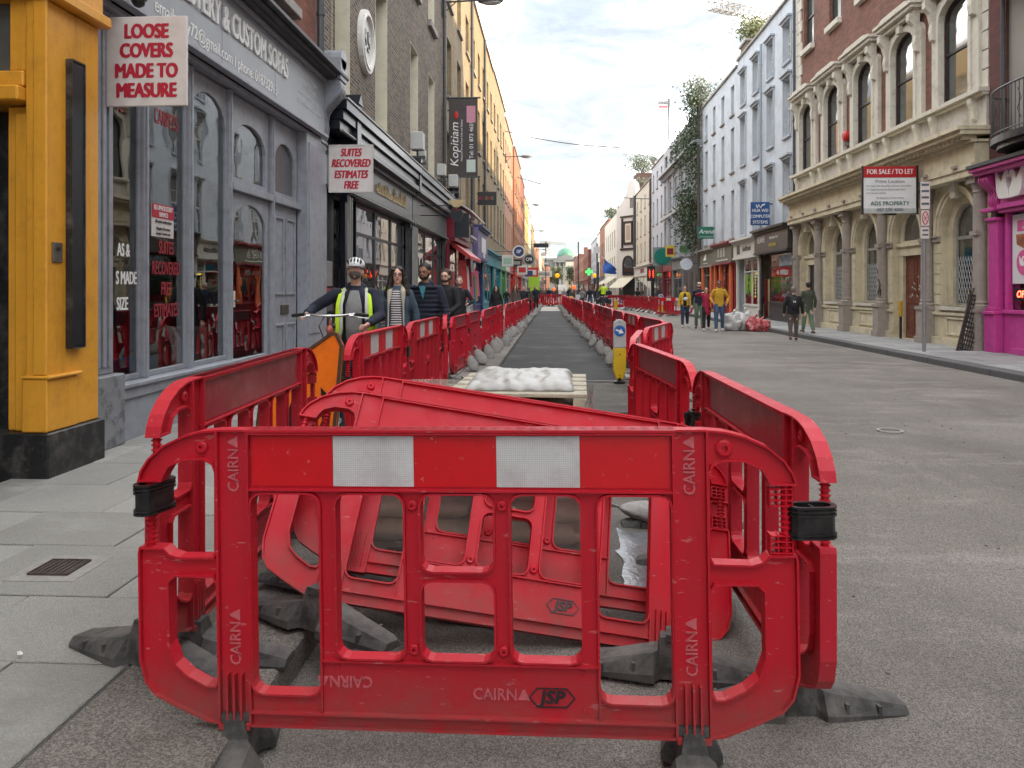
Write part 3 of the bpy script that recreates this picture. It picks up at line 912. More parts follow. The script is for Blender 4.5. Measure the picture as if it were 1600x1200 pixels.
rightpts = [(1.60, 10.85), (1.45, 13), (1.36, 16), (1.25, 22), (1.12, 30), (1.0, 36), (.86, 50), (.72, 64)]
LROW = row(leftpts, ('red barrier, %s from the near end of the long left row', 'red barrier in the far part of the long left row, past the fourteenth'), ['first barrier of the long left row, where sandbags begin'], GL, z=.0)
RROW = row(rightpts, ('red barrier, %s from the near end of the long right row', 'red barrier in the far part of the long right row, past the fourteenth'), ['barrier of the right row directly behind the keep-right bollard'], GR, z=.0, striped=(1,))
# the cross closing the far end
for k in range(2):
    barrier((-1.25 + k * 1.02 * .98, 64.6 + .3 * k, .03), (-1.25 + k * 1.02 * .98 + 1.0, 66.3 + .3 * k, .03), ['left', 'right'][k] + ' one of the two red barriers closing the far end of the dark lane', 'dull', group='barriers closing the far end of the lane')

# second fenced-off area at the far right kerb
far_pts = [(5.25, 58), (6.75, 43.2)]
row(far_pts, ('red barrier, %s from the far end of the second works by the right kerb', ''), [], 'barriers round the second works', z=.0)
barrier((5.55, 42.6, 0), (7.5, 42.0, 0), 'red barrier facing the camera at the near end of the second works', 'striped')
barrier((3.95, 58.4, 0), (5.2, 58.9, 0), 'red barrier facing the camera at the far end of the second works', 'dull')

# fallen pair leaning behind the front barrier
FA = barrier((-1.26, 3.02, .165), (.72, 3.22, -.185), 'nearer of the two tilted red barriers slumped behind the front one', None, feet=None, lean=R(-32))
def foot_world(me, root, wl, wr):
    mw = Matrix.Translation(root.location) @ root.rotation_euler.to_matrix().to_4x4()
    from mathutils import Euler
    m_ = mw.inverted() @ (Matrix.Translation(wl) @ Euler(wr).to_matrix().to_4x4())
    o = share(me, 'foot', root); o.location = m_.to_translation(); o.rotation_euler = m_.to_euler(); return o
foot_world(ME_foot[3], FA, (-.95, 3.06, .135), (R(0), R(4), R(62)))
foot_world(ME_foot[1], FA, (.46, 2.98, .02), (R(0), R(2), R(82)))
jsp(FA, 1.30, -.0105, .125 + .12); cairn(FA, BL - .312, -.0105, .125 + .80, (R(90), R(-90), 0))
FB = barrier((-1.20, 3.25, .20), (.78, 3.47, -.13), 'farther of the two tilted red barriers slumped behind the front one', None, feet=None, lean=R(-31))
foot_world(ME_foot[0], FB, (-.98, 3.46, .13), (R(3), R(2), R(80)))
# loose rubber foot lying by the kerb
lf = thing('barrier_foot', 'loose broken black rubber barrier foot lying on the left kerb edge', 'rubber foot', (-1.50, 2.78, .118), rz=R(68))
share(ME_foot[2], 'block', lf)
lf2 = thing('barrier_foot', 'loose rubber barrier foot lying on the tarmac under the fallen barriers', 'rubber foot', (-.55, 3.55, .01), rz=R(70))
share(ME_foot[3], 'block', lf2)

# ---- sandbags on the feet
def sandbag_mesh(seed, m):
    rr = random.Random(seed); b = MB(); vs = []; fs = []; n, mm = 28, 16
    for i in range(mm + 1):
        t = i / mm; x = -.24 + .48 * t
        w = math.sin(math.pi * min(1, max(0, t)) ** .8) ** .55
        if i in (0,): w = .25
        if i == mm: w = .12
        for k in range(n):
            a = 2 * math.pi * k / n
            r_ = 1 + .14 * noise.noise(Vector((x * 6, math.cos(a) * 1.5 + seed, math.sin(a) * 1.5)))
            r_ += .07 * math.cos(9 * a + seed) * max(0, (t - .55) / .45) + .05 * math.cos(7 * a) * max(0, (.3 - t) / .3) + .05 * noise.noise(Vector((x * 22, a * 2.5, seed)))
            y = .135 * w * math.cos(a) * r_; z = .085 * w * math.sin(a) * r_ + .085
            vs.append((x, y, max(0.002, z * (.9 if z > .1 else 1))))
    for i in range(mm):
        for k in range(n):
            a, c_ = i * n + k, i * n + (k + 1) % n
            fs.append((a, c_, c_ + n, a + n))
    fs += [tuple(range(n - 1, -1, -1)), tuple(mm * n + k for k in range(n))]
    b.add(vs, fs)
    # tied neck
    b.tube([(.235, 0, .085), (.262, 0, .09), (.30, .01, .10), (.33, .015, .085)], [.018, .010, .03, .045], 8, ry=.5)
    me = b.mesh('bag', m, smooth=True); fix_normals(me); return me
M_bagw = mat('white_sandbag', (0.40, 0.39, 0.385), .8, .15, 9, bump=.8, bscale=22, dirt=(.22, .20, .18), dirt_amt=.8, dirt_scale=7)
M_bagg = mat('grey_sandbag', (0.20, 0.195, 0.185), .85, .2, 9, bump=.8, bscale=22, dirt=(.09, .085, .08), dirt_amt=.7, dirt_scale=5)
ME_bag = [sandbag_mesh(k, M_bagw if k < 2 else M_bagg) for k in range(5)]
def sandbag(x, y, z, idx, rz, label, group=None, tilt=0):
    o = bpy.data.objects.new('sandbag', ME_bag[idx]); COL.objects.link(o)
    o.location = (x, y, z); o.rotation_euler = (R(rnd.uniform(-12, 12)), tilt, rz)
    q = rnd.uniform(.72, .9); o.scale = (q, q, q * 1.05)
    tag(o, label, 'sandbag', group); return o
rr = random.Random(21)
def interp(pts, y):
    for a, b_ in zip(pts[:-1], pts[1:]):
        if a[1] <= y <= b_[1]: return a[0] + (b_[0] - a[0]) * (y - a[1]) / (b_[1] - a[1])
    return pts[-1][0]
sandbag(-1.22, 10.9, .02, 0, R(115), 'big white sandbag at the bend of the left row, before the lane starts', tilt=R(-28))
sandbag(-1.32, 9.6, .10, 1, R(20), 'small white sandbag lying low beside the plastic-covered pallet')
sandbag(.62, 4.9, .02, 1, R(160), 'white sandbag with a tied neck on the tarmac beside the second right barrier')
sandbag(1.35, 12.75, .10, 0, R(80), 'pale sandbag standing against the barrier just right of the keep-right bollard', tilt=R(-35))
y = 13.0; k = 0
while y < 62:
    x = interp(leftpts, y) + .27
    sandbag(x + rr.uniform(-.05, .05), y, .20 if x < -1 else .16, 2 + rr.randrange(3) if k > 1 else 2, R(rr.uniform(70, 130)),
            ('grey sandbag, %s along the left edge of the dark lane' % ORD[k] if k < 14 else 'grey sandbag far along the left edge of the dark lane, past the fourteenth'), 'sandbags along the left row', tilt=R(rr.uniform(-62, -30)))
    y += rr.uniform(.9, 1.4) if y < 30 else rr.uniform(1.4, 2.2); k += 1
y = 13.6; k = 0
while y < 62:
    x = interp(rightpts, y) - .26
    sandbag(x + rr.uniform(-.05, .05), y, .15, 2 + rr.randrange(3), R(rr.uniform(50, 110)),
            ('grey sandbag, %s along the right edge of the dark lane' % ORD[k] if k < 14 else 'grey sandbag far along the right edge of the dark lane, past the fourteenth'), 'sandbags along the right row', tilt=R(rr.uniform(-62, -30)))
    y += rr.uniform(.8, 1.3) if y < 30 else rr.uniform(1.4, 2.2); k += 1
y = 43.5; k = 0
while y < 57:
    x = 5.25 + (58 - y) / 14.8 * 1.5 - .35
    sandbag(x, y, .04, 1 + rr.randrange(2), R(rr.uniform(0, 90)), 'pale sandbag at the second works, %s from its near end' % ORD[k], 'sandbags round the second works', tilt=R(-30))
    y += 1.3; k += 1

# ================================================================== BUILDINGS
class Fac:
    """facade plane parallel to the street; d grows out of the wall towards the street"""
    def __init__(s, X, side): s.X = X; s.s = 1 if side == 'L' else -1; s.side = side
    def fr(s, u, v, d): return (s.X + s.s * d, u, v)
    def box(s, mb, y0, y1, z0, z1, d0, d1): return mb.box(s.X + s.s * d0, s.X + s.s * d1, y0, y1, z0, z1)
    @property
    def face(s): return '+x' if s.side == 'L' else '-x'
def rect(y0, y1, z0, z1): return [(y0, z0), (y1, z0), (y1, z1), (y0, z1)]

def _ior(m, v):
    m.node_tree.nodes['Principled BSDF'].inputs['IOR'].default_value = v; return m
M_pane = mat('dark_pane', (0.018, 0.022, 0.026), 0.06, 0.3, 1.5, spec=1.0, bump=.04, bscale=3)
M_pane2 = mat('curtained_pane', (0.16, 0.17, 0.17), 0.08, 0.4, 1.2, spec=.9, bump=.04, bscale=3)
_ior(M_pane, 2.1); _ior(M_pane2, 1.9)
M_glass = glass_mat('shop_glass', (0.72, 0.76, 0.76), refl=1.9)
M_whitef = mat('white_frame', (0.62, 0.62, 0.60), 0.45, .08, 8)
M_greyf = mat('grey_frame', (0.22, 0.24, 0.25), 0.5, .08, 8)
M_darkf = mat('dark_frame', (0.02, 0.022, 0.026), 0.4, .2, 8)
M_stone = mat('weathered_stone', (0.30, 0.285, 0.26), .85, .18, 5, bump=.3, dirt=(.07, .065, .06), dirt_amt=.7, dirt_scale=3)
M_cream = mat('cream_paint', (0.62, 0.59, 0.47), .6, .07, 4, dirt=(.3, .28, .23), dirt_amt=.35, dirt_scale=3)
M_pipe = mat('cast_pipe', (0.05, 0.055, 0.062), .5, .2, 8)
M_slate = mat('slate', (0.07, 0.072, 0.08), .8, .2, 8)
M_inter = mat('shop_interior', (0.09, 0.08, 0.07), .9, .5, 2)
M_inter2 = mat('shop_interior_pale', (0.22, 0.20, 0.18), .9, .5, 2)

def building(name, label, F, y0, y1, ztop, wall, holes, depth=9.0, z0=3.9, shop=2.6, group=None, roofm=None, cat='building', thick=.28, base=0.12):
    root = thing(name, label, cat, (F.X, y0, base), group)
    b = MB(); b.plate([rect(y0, y1, z0, ztop)] + holes, 0, -thick, F.fr, back=False)
    b.build('wall', wall, root)
    b = MB()
    F.box(b, y0 + .003, y1 - .003, z0 + .003, ztop - .1, -thick - .003, -depth)
    if shop is not None: F.box(b, y0 + .003, y1 - .003, base - .1, z0 - .003, -shop, -depth)
    F.box(b, y0 + .003, y0 + .12, base - .1, z0 - .003, -.02, -(shop or .3)); F.box(b, y1 - .12, y1 - .003, base - .1, z0 - .003, -.02, -(shop or .3))
    b.build('rear_wall', wall, root)
    b = MB(); F.box(b, y0 + .02, y1 - .02, ztop - .095, ztop - .03, -thick, -depth - .1)
    b.build('roof', roofm or M_slate, root)
    return root

def window(root, F, y0, y1, z0, z1, recess=.14, fm=None, pm=None, bars=(1, 2), rise=0.0, sill=None, sw=.09, fw=.055, sillh=.1, reveal=None, zr=None, hood=None, simple=False):
    fm = fm or M_whitef; pm = pm or M_pane
    e = .004
    shape = (lambda a: archpoly(y0 + a, y1 - a, z0 + a, z1 - rise, rise - a if rise else None) if rise else rect(y0 + a, y1 - a, z0 + a, z1 - a))
    b = MB()
    b.plate([shape(e), shape(fw)], -recess, -recess - .07, F.fr)
    nx, ny = bars
    if not simple:
        zm = z0 + (z1 - z0) * .5
        F.box(b, y0 + fw, y1 - fw, zm - .03, zm + .03, -recess + .008, -recess - .05)
        for k in range(1, nx):
            yy = y0 + (y1 - y0) * k / nx; F.box(b, yy - .012, yy + .012, z0 + fw, z1 - fw - rise * .3, -recess - .006, -recess - .03)
        for k in range(1, ny * 2):
            if k == ny: continue
            zz = z0 + (z1 - z0) * k / (ny * 2); F.box(b, y0 + fw, y1 - fw, zz - .011, zz + .011, -recess - .008, -recess - .028)
    w = b.build('window', fm, root)
    p = MB(); p.plate([shape(fw * .5)], -recess - .033, -recess - .04, F.fr)
    p.build('pane', pm, w)
    if reveal is not None:
        r = MB(); r.plate([shape(.002), shape(.02)], .004, -recess + .002, F.fr); r.build('reveal', reveal, w)
    if sill is not None:
        s_ = MB(); F.box(s_, y0 - .08, y1 + .08, z0 - sillh, z0 + .0, -recess + .01, sw)
        s_.build('sill', sill, w, bev=.01)
    if hood is not None:
        s_ = MB(); F.box(s_, y0 - .16, y1 + .16, z1 + .14, z1 + .22, .004, .20); F.box(s_, y0 - .10, y1 + .10, z1 + .04, z1 + .138, .004, .12)
        F.box(s_, y0 - .12, y0 - .02, z0 + .02, z1 + .038, .004, .05); F.box(s_, y1 + .02, y1 + .12, z0 + .02, z1 + .038, .004, .05)
        s_.build('hood_moulding', hood, w)
    return w
def pipe(root, F, y, z0, z1, d=.1, r=.045, m=None, name='drainpipe'):
    b = MB(); b.tube([F.fr(y, z0, d), F.fr(y, z1, d)], r, 8)
    k = z0 + .8
    while k < z1: b.lathe([(r * 1.25, 0), (r * 1.25, .07)], F.fr(y, k, d), 8); k += 1.8
    return b.build(name, m or M_pipe, root, smooth=False)

def shopfront(root, F, y0, y1, m, mf, zf0=3.1, zf1=3.9, door=None, npan=2, stall=.55, glass=None, inner=None, sign=None, proj=.1, transom=2.35, base=.12, items=None, shutter=False):
    """pilasters, fascia, stall riser, panes and a door as parts of the building"""
    glass = glass or M_glass; inner = inner or M_inter
    b = MB(); pw = .26
    for a in (y0 + .01, y1 - pw - .01):
        F.box(b, a, a + pw, base, zf0 - .005, .0, .10); F.box(b, a - .004, a + pw + .004, base, base + .4, .0, .14)
        F.box(b, a - .004, a + pw + .004, zf0 - .2, zf0 - .008, .0, .14)
    b.build('pilaster', m, root, bev=.008 if y0 < 30 else 0)
    b = MB(); F.box(b, y0 + .01, y1 - .01, zf0, zf1, -.2, proj); b.build('fascia', mf, root)
    b = MB(); F.box(b, y0 + .005, y1 - .005, zf1 + .002, zf1 + .10, -.05, proj + .22); F.box(b, y0 + .01, y1 - .01, zf1 - .1, zf1, proj + .002, proj + .1)
    F.box(b, y0 + .01, y1 - .01, zf0 - .06, zf0 + .03, -.04, proj + .05)
    b.build('cornice', m, root)
    ya, yb = y0 + pw + .02, y1 - pw - .02
    if inner is not None:
        b = MB(); F.box(b, ya, yb, base, zf0, -2.3, -2.25); F.box(b, ya, yb, base - .02, base + .05, -.1, -2.2); F.box(b, ya, yb, zf0 - .05, zf0 - .02, -.2, -2.2)
        b.build('interior', inner, root)
        rr = random.Random(int(y0 * 10)); 
        for k in range(6):
            yy = rr.uniform(ya + .2, yb - .7); b = MB()
            F.box(b, yy, yy + rr.uniform(.3, .7), base + .05, base + rr.uniform(.6, 2.0), -rr.uniform(.6, 1.0), -rr.uniform(1.3, 1.9))
            b.build('display', (items or [M_inter2, M_reddull, M_cream])[k % len(items or [0, 0, 0])], root)
    dw = 0
    if door is not None:
        dw = .95; dy = ya if door == 'near' else yb - dw
        f = MB(); dd = -.35
        f.plate([rect(dy + .005, dy + dw - .005, base + .01, 2.2), rect(dy + .14, dy + dw - .14, base + .5, 2.05)], dd, dd - .05, F.fr)
        f.plate([rect(dy + .005, dy + dw - .005, 2.21, zf0 - .07), rect(dy + .08, dy + dw - .08, 2.29, zf0 - .14)], dd, dd - .05, F.fr)
        d_ = f.build('door', m, root)
        g_ = MB(); F.box(g_, dy + .1, dy + dw - .1, base + .45, 2.1, dd - .02, dd - .028); F.box(g_, dy + .05, dy + dw - .05, 2.25, zf0 - .1, dd - .02, dd - .028)
        g_.build('pane', glass, d_)
        h = MB(); h.tube([F.fr(dy + dw - .09, 1.0, dd + .05), F.fr(dy + dw - .09, 1.3, dd + .05)], .012, 6); h.build('handle', M_stone, d_)
        if door == 'near': ya += dw + .02
        else: yb -= dw + .02
    s_ = MB(); F.box(s_, ya, yb, base, base + stall, -.1, .0); F.box(s_, ya, yb, base + stall, base + stall + .05, -.12, .05)
    s_.build('stall_riser', m, root)
    W = (yb - ya) / npan
    for k in range(npan):
        a, c_ = ya + W * k, ya + W * (k + 1)
        f = MB(); z0 = base + stall + .055; z1 = zf0 - .07
        if shutter:
            for q in range(int((z1 - z0) / .09)): F.box(f, a + .02, c_ - .02, z0 + q * .09, z0 + q * .09 + .08, -.03, -.06)
            f.build('shutter', m, root); continue
        f.plate([rect(a + .003, c_ - .003, z0, z1), rect(a + .05, c_ - .05, z0 + .05, transom), rect(a + .05, c_ - .05, transom + .06, z1 - .05)], -.02, -.09, F.fr)
        w = f.build('shop_window', m, root)
        g_ = MB(); F.box(g_, a + .03, c_ - .03, z0 + .03, z1 - .03, -.05, -.056); g_.build('pane', glass, w)

FLt = Fac(FL, 'L'); FRt = Fac(FR_, 'R')
# ------------------------------------------------ yellow building, far left
M_yel = mat('yellow_paint', (0.72, 0.335, 0.030), .45, .08, 3, bump=.25, bscale=14, dirt=(0.40, 0.17, 0.02), dirt_amt=.5, dirt_scale=6, runs=.45)
M_blackp = mat('black_gloss_paint', (0.012, 0.012, 0.013), .45, .3, 6, bump=.3, bscale=10, dirt=(.12, .11, .10), dirt_amt=.7, dirt_scale=7, runs=.3)
YB = thing('shop_building', 'yellow painted shop building at the left edge with black base and slim sign slot', 'building', (-4.0, 3.0, .12))
b = MB().box(-3.86, -3.70, 5.42, 6.06, .45, 3.62); b.box(-4.2, -3.735, 6.062, 6.12, .45, 3.60)
b.box(-3.88, -3.685, 5.405, 5.76, .452, .84)
b.box(-3.89, -3.66, 5.395, 5.80, .842, .868); b.box(-3.80, -3.69, 5.408, 5.43, .87, 3.62)
b.build('pilaster', M_yel, YB, bev=.012, seg=2)
b = MB().box(-4.25, -3.665, 5.385, 6.10, .06, .448); b.box(-6.0, -3.9, 5.55, 6.09, .06, .446); b.build('plinth', M_blackp, YB, bev=.01)
b = MB().box(-4.055, -3.865, 5.50, 6.05, .45, 2.86); b.box(-3.98, -3.865, 5.47, 5.498, .45, 2.80); b.build('door_surround', M_yel, YB, bev=.01)
b = MB().box(-6.2, -3.865, 5.34, 6.05, 2.87, 2.98); b.box(-6.2, -3.865, 5.40, 6.05, 2.982, 3.10); b.box(-4.0, -3.865, 5.44, 6.0, 3.102, 3.95); b.box(-6.2, -3.865, 5.45, 6.05, 3.952, 4.4)
b.build('lintel', M_yel, YB, bev=.012)
b = MB().box(-6.2, -4.003, 5.52, 5.54, 3.102, 3.945); b.build('transom_pane', mat('grimy_pane', (.12, .12, .11), .3, .4, 3), YB)
b = MB().box(-4.18, -3.62, 5.36, 6.12, 3.63, 3.72); b.box(-4.2, -3.68, 5.4, 6.1, 3.722, 4.6); b.build('capital', M_yel, YB, bev=.012)
b = MB(); b.box(-3.696, -3.655, 5.655, 5.80, 1.06, 3.24); o = b.build('sign_slot', mat('dark_slot', (.014, .017, .021), .35, .2, 5), YB, bev=.008)
b = MB(); b.box(-3.70, -3.65, 5.64, 5.655, 1.05, 3.25); b.box(-3.70, -3.65, 5.80, 5.815, 1.05, 3.25); b.box(-3.70, -3.65, 5.655, 5.80, 1.045, 1.059); b.box(-3.70, -3.65, 5.655, 5.80, 3.241, 3.255); b.build('slot_frame', M_blackp, YB)
b = MB(); b.box(-3.70, -3.685, 5.475, 5.585, 1.70, 1.85); kp = b.build('lock_plate', mat('steel_plate', (.16, .14, .12), .45, .3, 20, metal=.6), YB, bev=.004)
b = MB(); b.lathe([(.018, -3.686), (.018, -3.676), (.001, -3.676)], (0, 5.53, 1.80), 12, 'x'); b.build('lock', M_blackp, kp)
b = MB().box(-5.7, -4.06, 5.70, 5.75, .12, 2.86); b.build('door', M_blackp, YB)
b = MB().box(-12, -4.17, 5.76, 6.1, .06, 9); b.box(-12, -5.8, 1.5, 5.55, .06, 9); b.box(-5.8, -4.2, -2, 5.29, 4.4, 9)
b.build('wall', M_yel, YB)
b = MB().box(-5.75, -5.7, 1.4, 5.5, .1, 4.3); b.build('door', M_blackp, YB)

# ------------------------------------------------ grey upholstery shop
M_grey = mat('grey_paint', (0.28, 0.297, 0.335), .42, .07, 4, bump=.12, bscale=9, dirt=(0.12, 0.12, 0.125), dirt_amt=.5, dirt_scale=7, runs=.3)
M_greychip = mat('chipped_grey', (0.22, 0.23, 0.25), .55, .1, 4, bump=.4, bscale=12, dirt=(.03, .028, .026), dirt_amt=.95, dirt_scale=9)
M_board = mat('grey_board', (0.265, 0.285, 0.315), .4, .1, 2, dirt=(0.28, 0.29, 0.31), dirt_amt=.5, dirt_scale=2.2)
M_redbrick = brick_mat('red_brick', (0.26, 0.075, 0.045), (0.17, 0.055, 0.035), (0.10, 0.085, 0.07), soot_amt=.35)
M_wlet = mat('white_letters', (0.75, 0.75, 0.74), .5, .04, 8)
M_rlet = mat('red_letters', (0.42, 0.012, 0.035), .5, .08, 8)
M_signw = mat('white_sign', (0.64, 0.60, 0.585), .45, .04, 3, dirt=(.42, .38, .36), dirt_amt=.4, dirt_scale=4)
G0, G1 = 6.13, 12.92
wins_up = [rect(7.4, 8.6, 5.75, 8.2), rect(10.2, 11.4, 5.75, 8.2)]
GB = building('shop_building', 'grey upholstery shopfront with arched wooden windows and red brick above', FLt, G0, G1, 12.5, M_redbrick, wins_up, z0=5.12, shop=3.0)
for w_ in wins_up: window(GB, FLt, w_[0][0], w_[1][0], 5.75, 8.2, sill=M_stone, sw=.14, sillh=.16)
pipe(GB, FLt, 12.45, 5.2, 12.4, .12, .06)
# fluted end pilaster and its chipped block
b = MB(); b.box(-3.98, -3.905, 6.14, 6.62, .76, 3.94)
for k in range(5): b.box(-3.907, -3.885, 6.175 + k * .088, 6.22 + k * .088, .82, 3.9)
b.build('pilaster', M_grey, GB, bev=.005)
b = MB(); b.box(-3.98, -3.815, 6.13, 6.66, .12, .755); b.build('pilaster_block', M_greychip, GB, bev=.012)
b = MB(); b.box(-3.98, -3.82, 11.72, 12.45, .12, 3.94); b.box(-3.98, -3.80, 11.80, 12.38, .8, 3.8); b.box(-3.98, -3.86, 12.455, 12.9, .12, 3.94); b.build('pilaster', M_grey, GB, bev=.006)
# stall riser and sill
b = MB(); b.box(-4.06, -3.885, 6.665, 9.28, .12, .50); b.box(-4.06, -3.86, 6.665, 9.28, .502, .60); b.build('stall_riser', M_grey, GB, bev=.006)
b = MB(); b.box(-4.12, -3.83, 6.66, 9.28, .602, .645); b.build('window_sill', M_grey, GB, bev=.008)
def gframe(y0, y1, z0, z1, holes, name='window_frame', d=-.02):
    b = MB(); b.plate([rect(y0, y1, z0, z1)] + holes, .0 + d, -.045 + d, FLt.fr); return b.build(name, M_grey, GB, bev=.004)
ZT = 3.93
edges_ = [(6.60, 7.16), (7.27, 8.02), (8.25, 9.05)]
arches = [archpoly(6.63, 7.16, .70, 3.46, .22), archpoly(7.27, 8.08, .70, 3.42, .32), archpoly(8.20, 9.10, .70, 3.42, .34)]
gframe(6.61, 9.16, .648, ZT, arches)
b = MB()
for y_ in (7.215, 8.14, 9.16, 10.58): 
    b.box(-3.98, -3.925, y_ - .042, y_ + .042, .648 if y_ < 9.1 else .12, ZT)
    b.box(-3.98, -3.905, y_ - .018, y_ + .018, .648 if y_ < 9.1 else .12, ZT - .003)
b.build('mullion', M_grey, GB, bev=.006)
gp = MB(); gp.box(-4.0, -3.994, 6.64, 9.1, .66, 3.8); gpo = gp.build('pane', M_glass, GB)
# glazed shop door with arched pane and transom
b = MB(); b.plate([rect(9.22, 10.52, .12, 2.72), archpoly(9.33, 10.41, .62, 2.28, .32)], -.02, -.06, FLt.fr); D1 = b.build('door', M_grey, GB, bev=.006)
gp = MB(); gp.box(-4.0, -3.994, 9.30, 10.44, .60, 2.66); gp.build('pane', M_glass, D1)
b = MB(); b.box(-3.965, -3.925, 9.24, 9.285, 1.28, 1.48); b.build('lock_plate', M_cream, D1)
b = MB(); b.tube([(-3.93, 9.262, 1.36), (-3.90, 9.262, 1.36), (-3.90, 9.33, 1.35)], .012, 8); b.build('handle', M_pipe, D1)
gframe(9.22, 10.52, 2.82, ZT, [archpoly(9.34, 10.40, 2.90, 3.34, .30)], 'transom_frame')
b = MB(); b.box(-4.0, -3.90, 9.2, 10.54, 2.725, 2.815); b.build('transom_bar', M_grey, GB, bev=.006)
gp = MB(); gp.box(-4.02, -4.014, 9.3, 10.44, 2.86, 3.75); gp.build('transom_pane', M_glass, GB)
# solid panelled door
b = MB(); b.box(-4.02, -3.98, 10.64, 11.70, .12, 2.72)
for (a, c_, z0, z1) in ((10.74, 11.12, 1.42, 2.55), (11.2, 11.6, 1.42, 2.55), (10.74, 11.12, .3, 1.0), (11.2, 11.6, .3, 1.0)):
    b.band(rect(a, c_, z0, z1), .03, -.03, -.005, FLt.fr)
D2 = b.build('door', M_grey, GB, bev=.004)
b = MB(); b.box(-3.98, -3.962, 11.0, 11.32, 1.13, 1.27); b.build('letterbox', mat('old_brass', (.09, .085, .07), .5, .3, 20, metal=.5), D2, bev=.004)
b = MB(); b.box(-3.98, -3.97, 11.13, 11.19, 2.02, 2.12); b.build('number_plate', M_pipe, D2)
b = MB(); b.box(-4.0, -3.90, 10.62, 11.72, 2.725, 2.815); b.build('transom_bar', M_grey, GB, bev=.006)
gframe(10.64, 11.70, 2.82, ZT, [archpoly(10.76, 11.58, 2.90, 3.34, .30)], 'transom_frame')
gp = MB(); gp.box(-4.02, -4.014, 10.7, 11.66, 2.86, 3.75); gp.build('transom_pane', mat('grey_pane', (.10, .105, .11), .2, .2, 3), GB)
# soffit, fascia, cornice
b = MB(); b.box(-4.3, -3.84, 6.14, 12.9, 3.945, 4.0); b.box(-3.82, -3.72, 6.14, 12.55, 4.0, 4.05); b.box(-3.85, -3.745, 6.14, 12.55, 4.92, 4.98); b.build('architrave', M_grey, GB, bev=.006)
b = MB()
for y_, y2 in ((6.16, 8.62), (8.63, 10.3), (10.31, 12.55)): b.box(-3.9, -3.80, y_, y2, 4.052, 4.918)
b.build('fascia', M_board, GB, bev=.003)
b = MB(); b.box(-4.0, -3.58, 6.14, 12.95, 5.0, 5.06); b.box(-4.0, -3.64, 6.14, 12.95, 4.982, 4.998); b.box(-4.0, -3.50, 6.12, 13.0, 5.062, 5.12)
b.build('cornice', mat('black_lead', (.035, .037, .042), .5, .4, 5), GB, bev=.01)
def corbel(y0, y1, z0, z1, m, root, F=FLt, pr=.34):
    """scrolled bracket: S profile swept across its width"""
    h = z1 - z0; prof = []
    for k in range(17):
        t = k / 16; prof.append((.05 + pr * (.5 - .5 * math.cos(math.pi * t)) * (.7 + .3 * t) + .05 * math.sin(t * math.pi * 3), z0 + h * t))
    poly = [(-.05, z0)] + prof + [(-.05, z1)]
    b = MB()
    b.prism(poly, y0, y1, lambda u, v, d: (F.X + F.s * u, d, v))
    n = 4; w = (y1 - y0) / n
    for q in range(n):
        b.prism([(p[0] + .018, p[1]) if 0 < i < len(poly) - 1 else p for i, p in enumerate(poly)], y0 + w * (q + .2), y0 + w * (q + .8), lambda u, v, d: (F.X + F.s * u, d, v))
    return b.build('bracket', m, root, bev=0)
corbel(12.56, 12.90, 3.95, 4.98, M_grey, GB)
corbel(6.15, 6.55, 4.0, 4.98, M_grey, GB)
b = MB(); b.box(-3.95, -3.52, 12.55, 12.93, 4.99, 5.35); b.lathe([(.17, -3.9), (.17, -3.52), (.001, -3.52)], (0, 12.74, 5.35), 12, 'x'); b.build('bracket_cap', M_grey, GB)
# fascia lettering
text(GB, 'UPHOLSTERY & CUSTOM SOFAS', (-3.795, 8.86, 4.62), .40, M_wlet, '+x', ext=.018, bold=.024, sx=.66)
text(GB, 'email: airy72@gmail.com I phone: 018732913', (-3.797, 8.75, 4.22), .205, M_wlet, '+x', ext=.002, bold=.006, sx=.86)
for i, (t_, z_) in enumerate((('Suites made to measure', 4.74), ('- sofas upholstered', 4.60), ('for all your upholstery needs', 4.46), ("- 1000's of fabrics to choose from", 4.32))):
    text(GB, t_, (-3.797, 11.75, z_), .115, mat('pale_letters', (.6, .61, .62), .5), '+x', ext=.001, sx=.75)
# window lettering (on the inside of the glass) and the small board
for t_, z_, y_ in (('AS &', 1.86, 6.93), ('S MADE', 1.60, 6.98), ('SIZE', 1.36, 6.91)):
    text(GB, t_, (-3.990, y_, z_), .17, M_wlet, '+x', ext=.001, bold=.02, sx=.60)
M_rw = mat('window_red', (.26, .02, .03), .5)
for t_, z_, s_ in (('CARPETS', 3.24, .22), ('SUITES', 1.92, .19), ('RECOVERED', 1.71, .19), ('FREE', 1.50, .19), ('ESTIMATES', 1.28, .19)):
    text(GB, t_, (-3.990, 7.72, z_), s_, M_rw, '+x', ext=.001, bold=.015, sx=.54)
text(GB, 'TS', (-3.990, 6.86, 3.2), .2, M_rw, '+x', ext=.001, sx=.7)
b = MB(); b.box(-3.992, -3.984, 7.42, 7.86, 2.03, 2.36); nb = b.build('notice_board', M_signw, GB)
b = MB(); b.box(-3.984, -3.980, 7.42, 7.86, 2.22, 2.36); b.build('notice_header', M_rlet, nb)
text(nb, 'RE-UPHOLSTERY', (-3.978, 7.64, 2.32), .070, M_wlet, '+x', ext=.0008, bold=.01, sx=.72)
text(nb, 'SERVICE', (-3.978, 7.64, 2.255), .066, M_wlet, '+x', ext=.0008, bold=.01, sx=.75)
for t_, z_ in (('All work undertaken', 2.185), ('Repairs Recovery', 2.115), ('Loose Covers etc.', 2.065)):
    text(nb, t_, (-3.978, 7.64, z_), .046, M_blackp, '+x', ext=.0008, bold=.01, sx=.85)
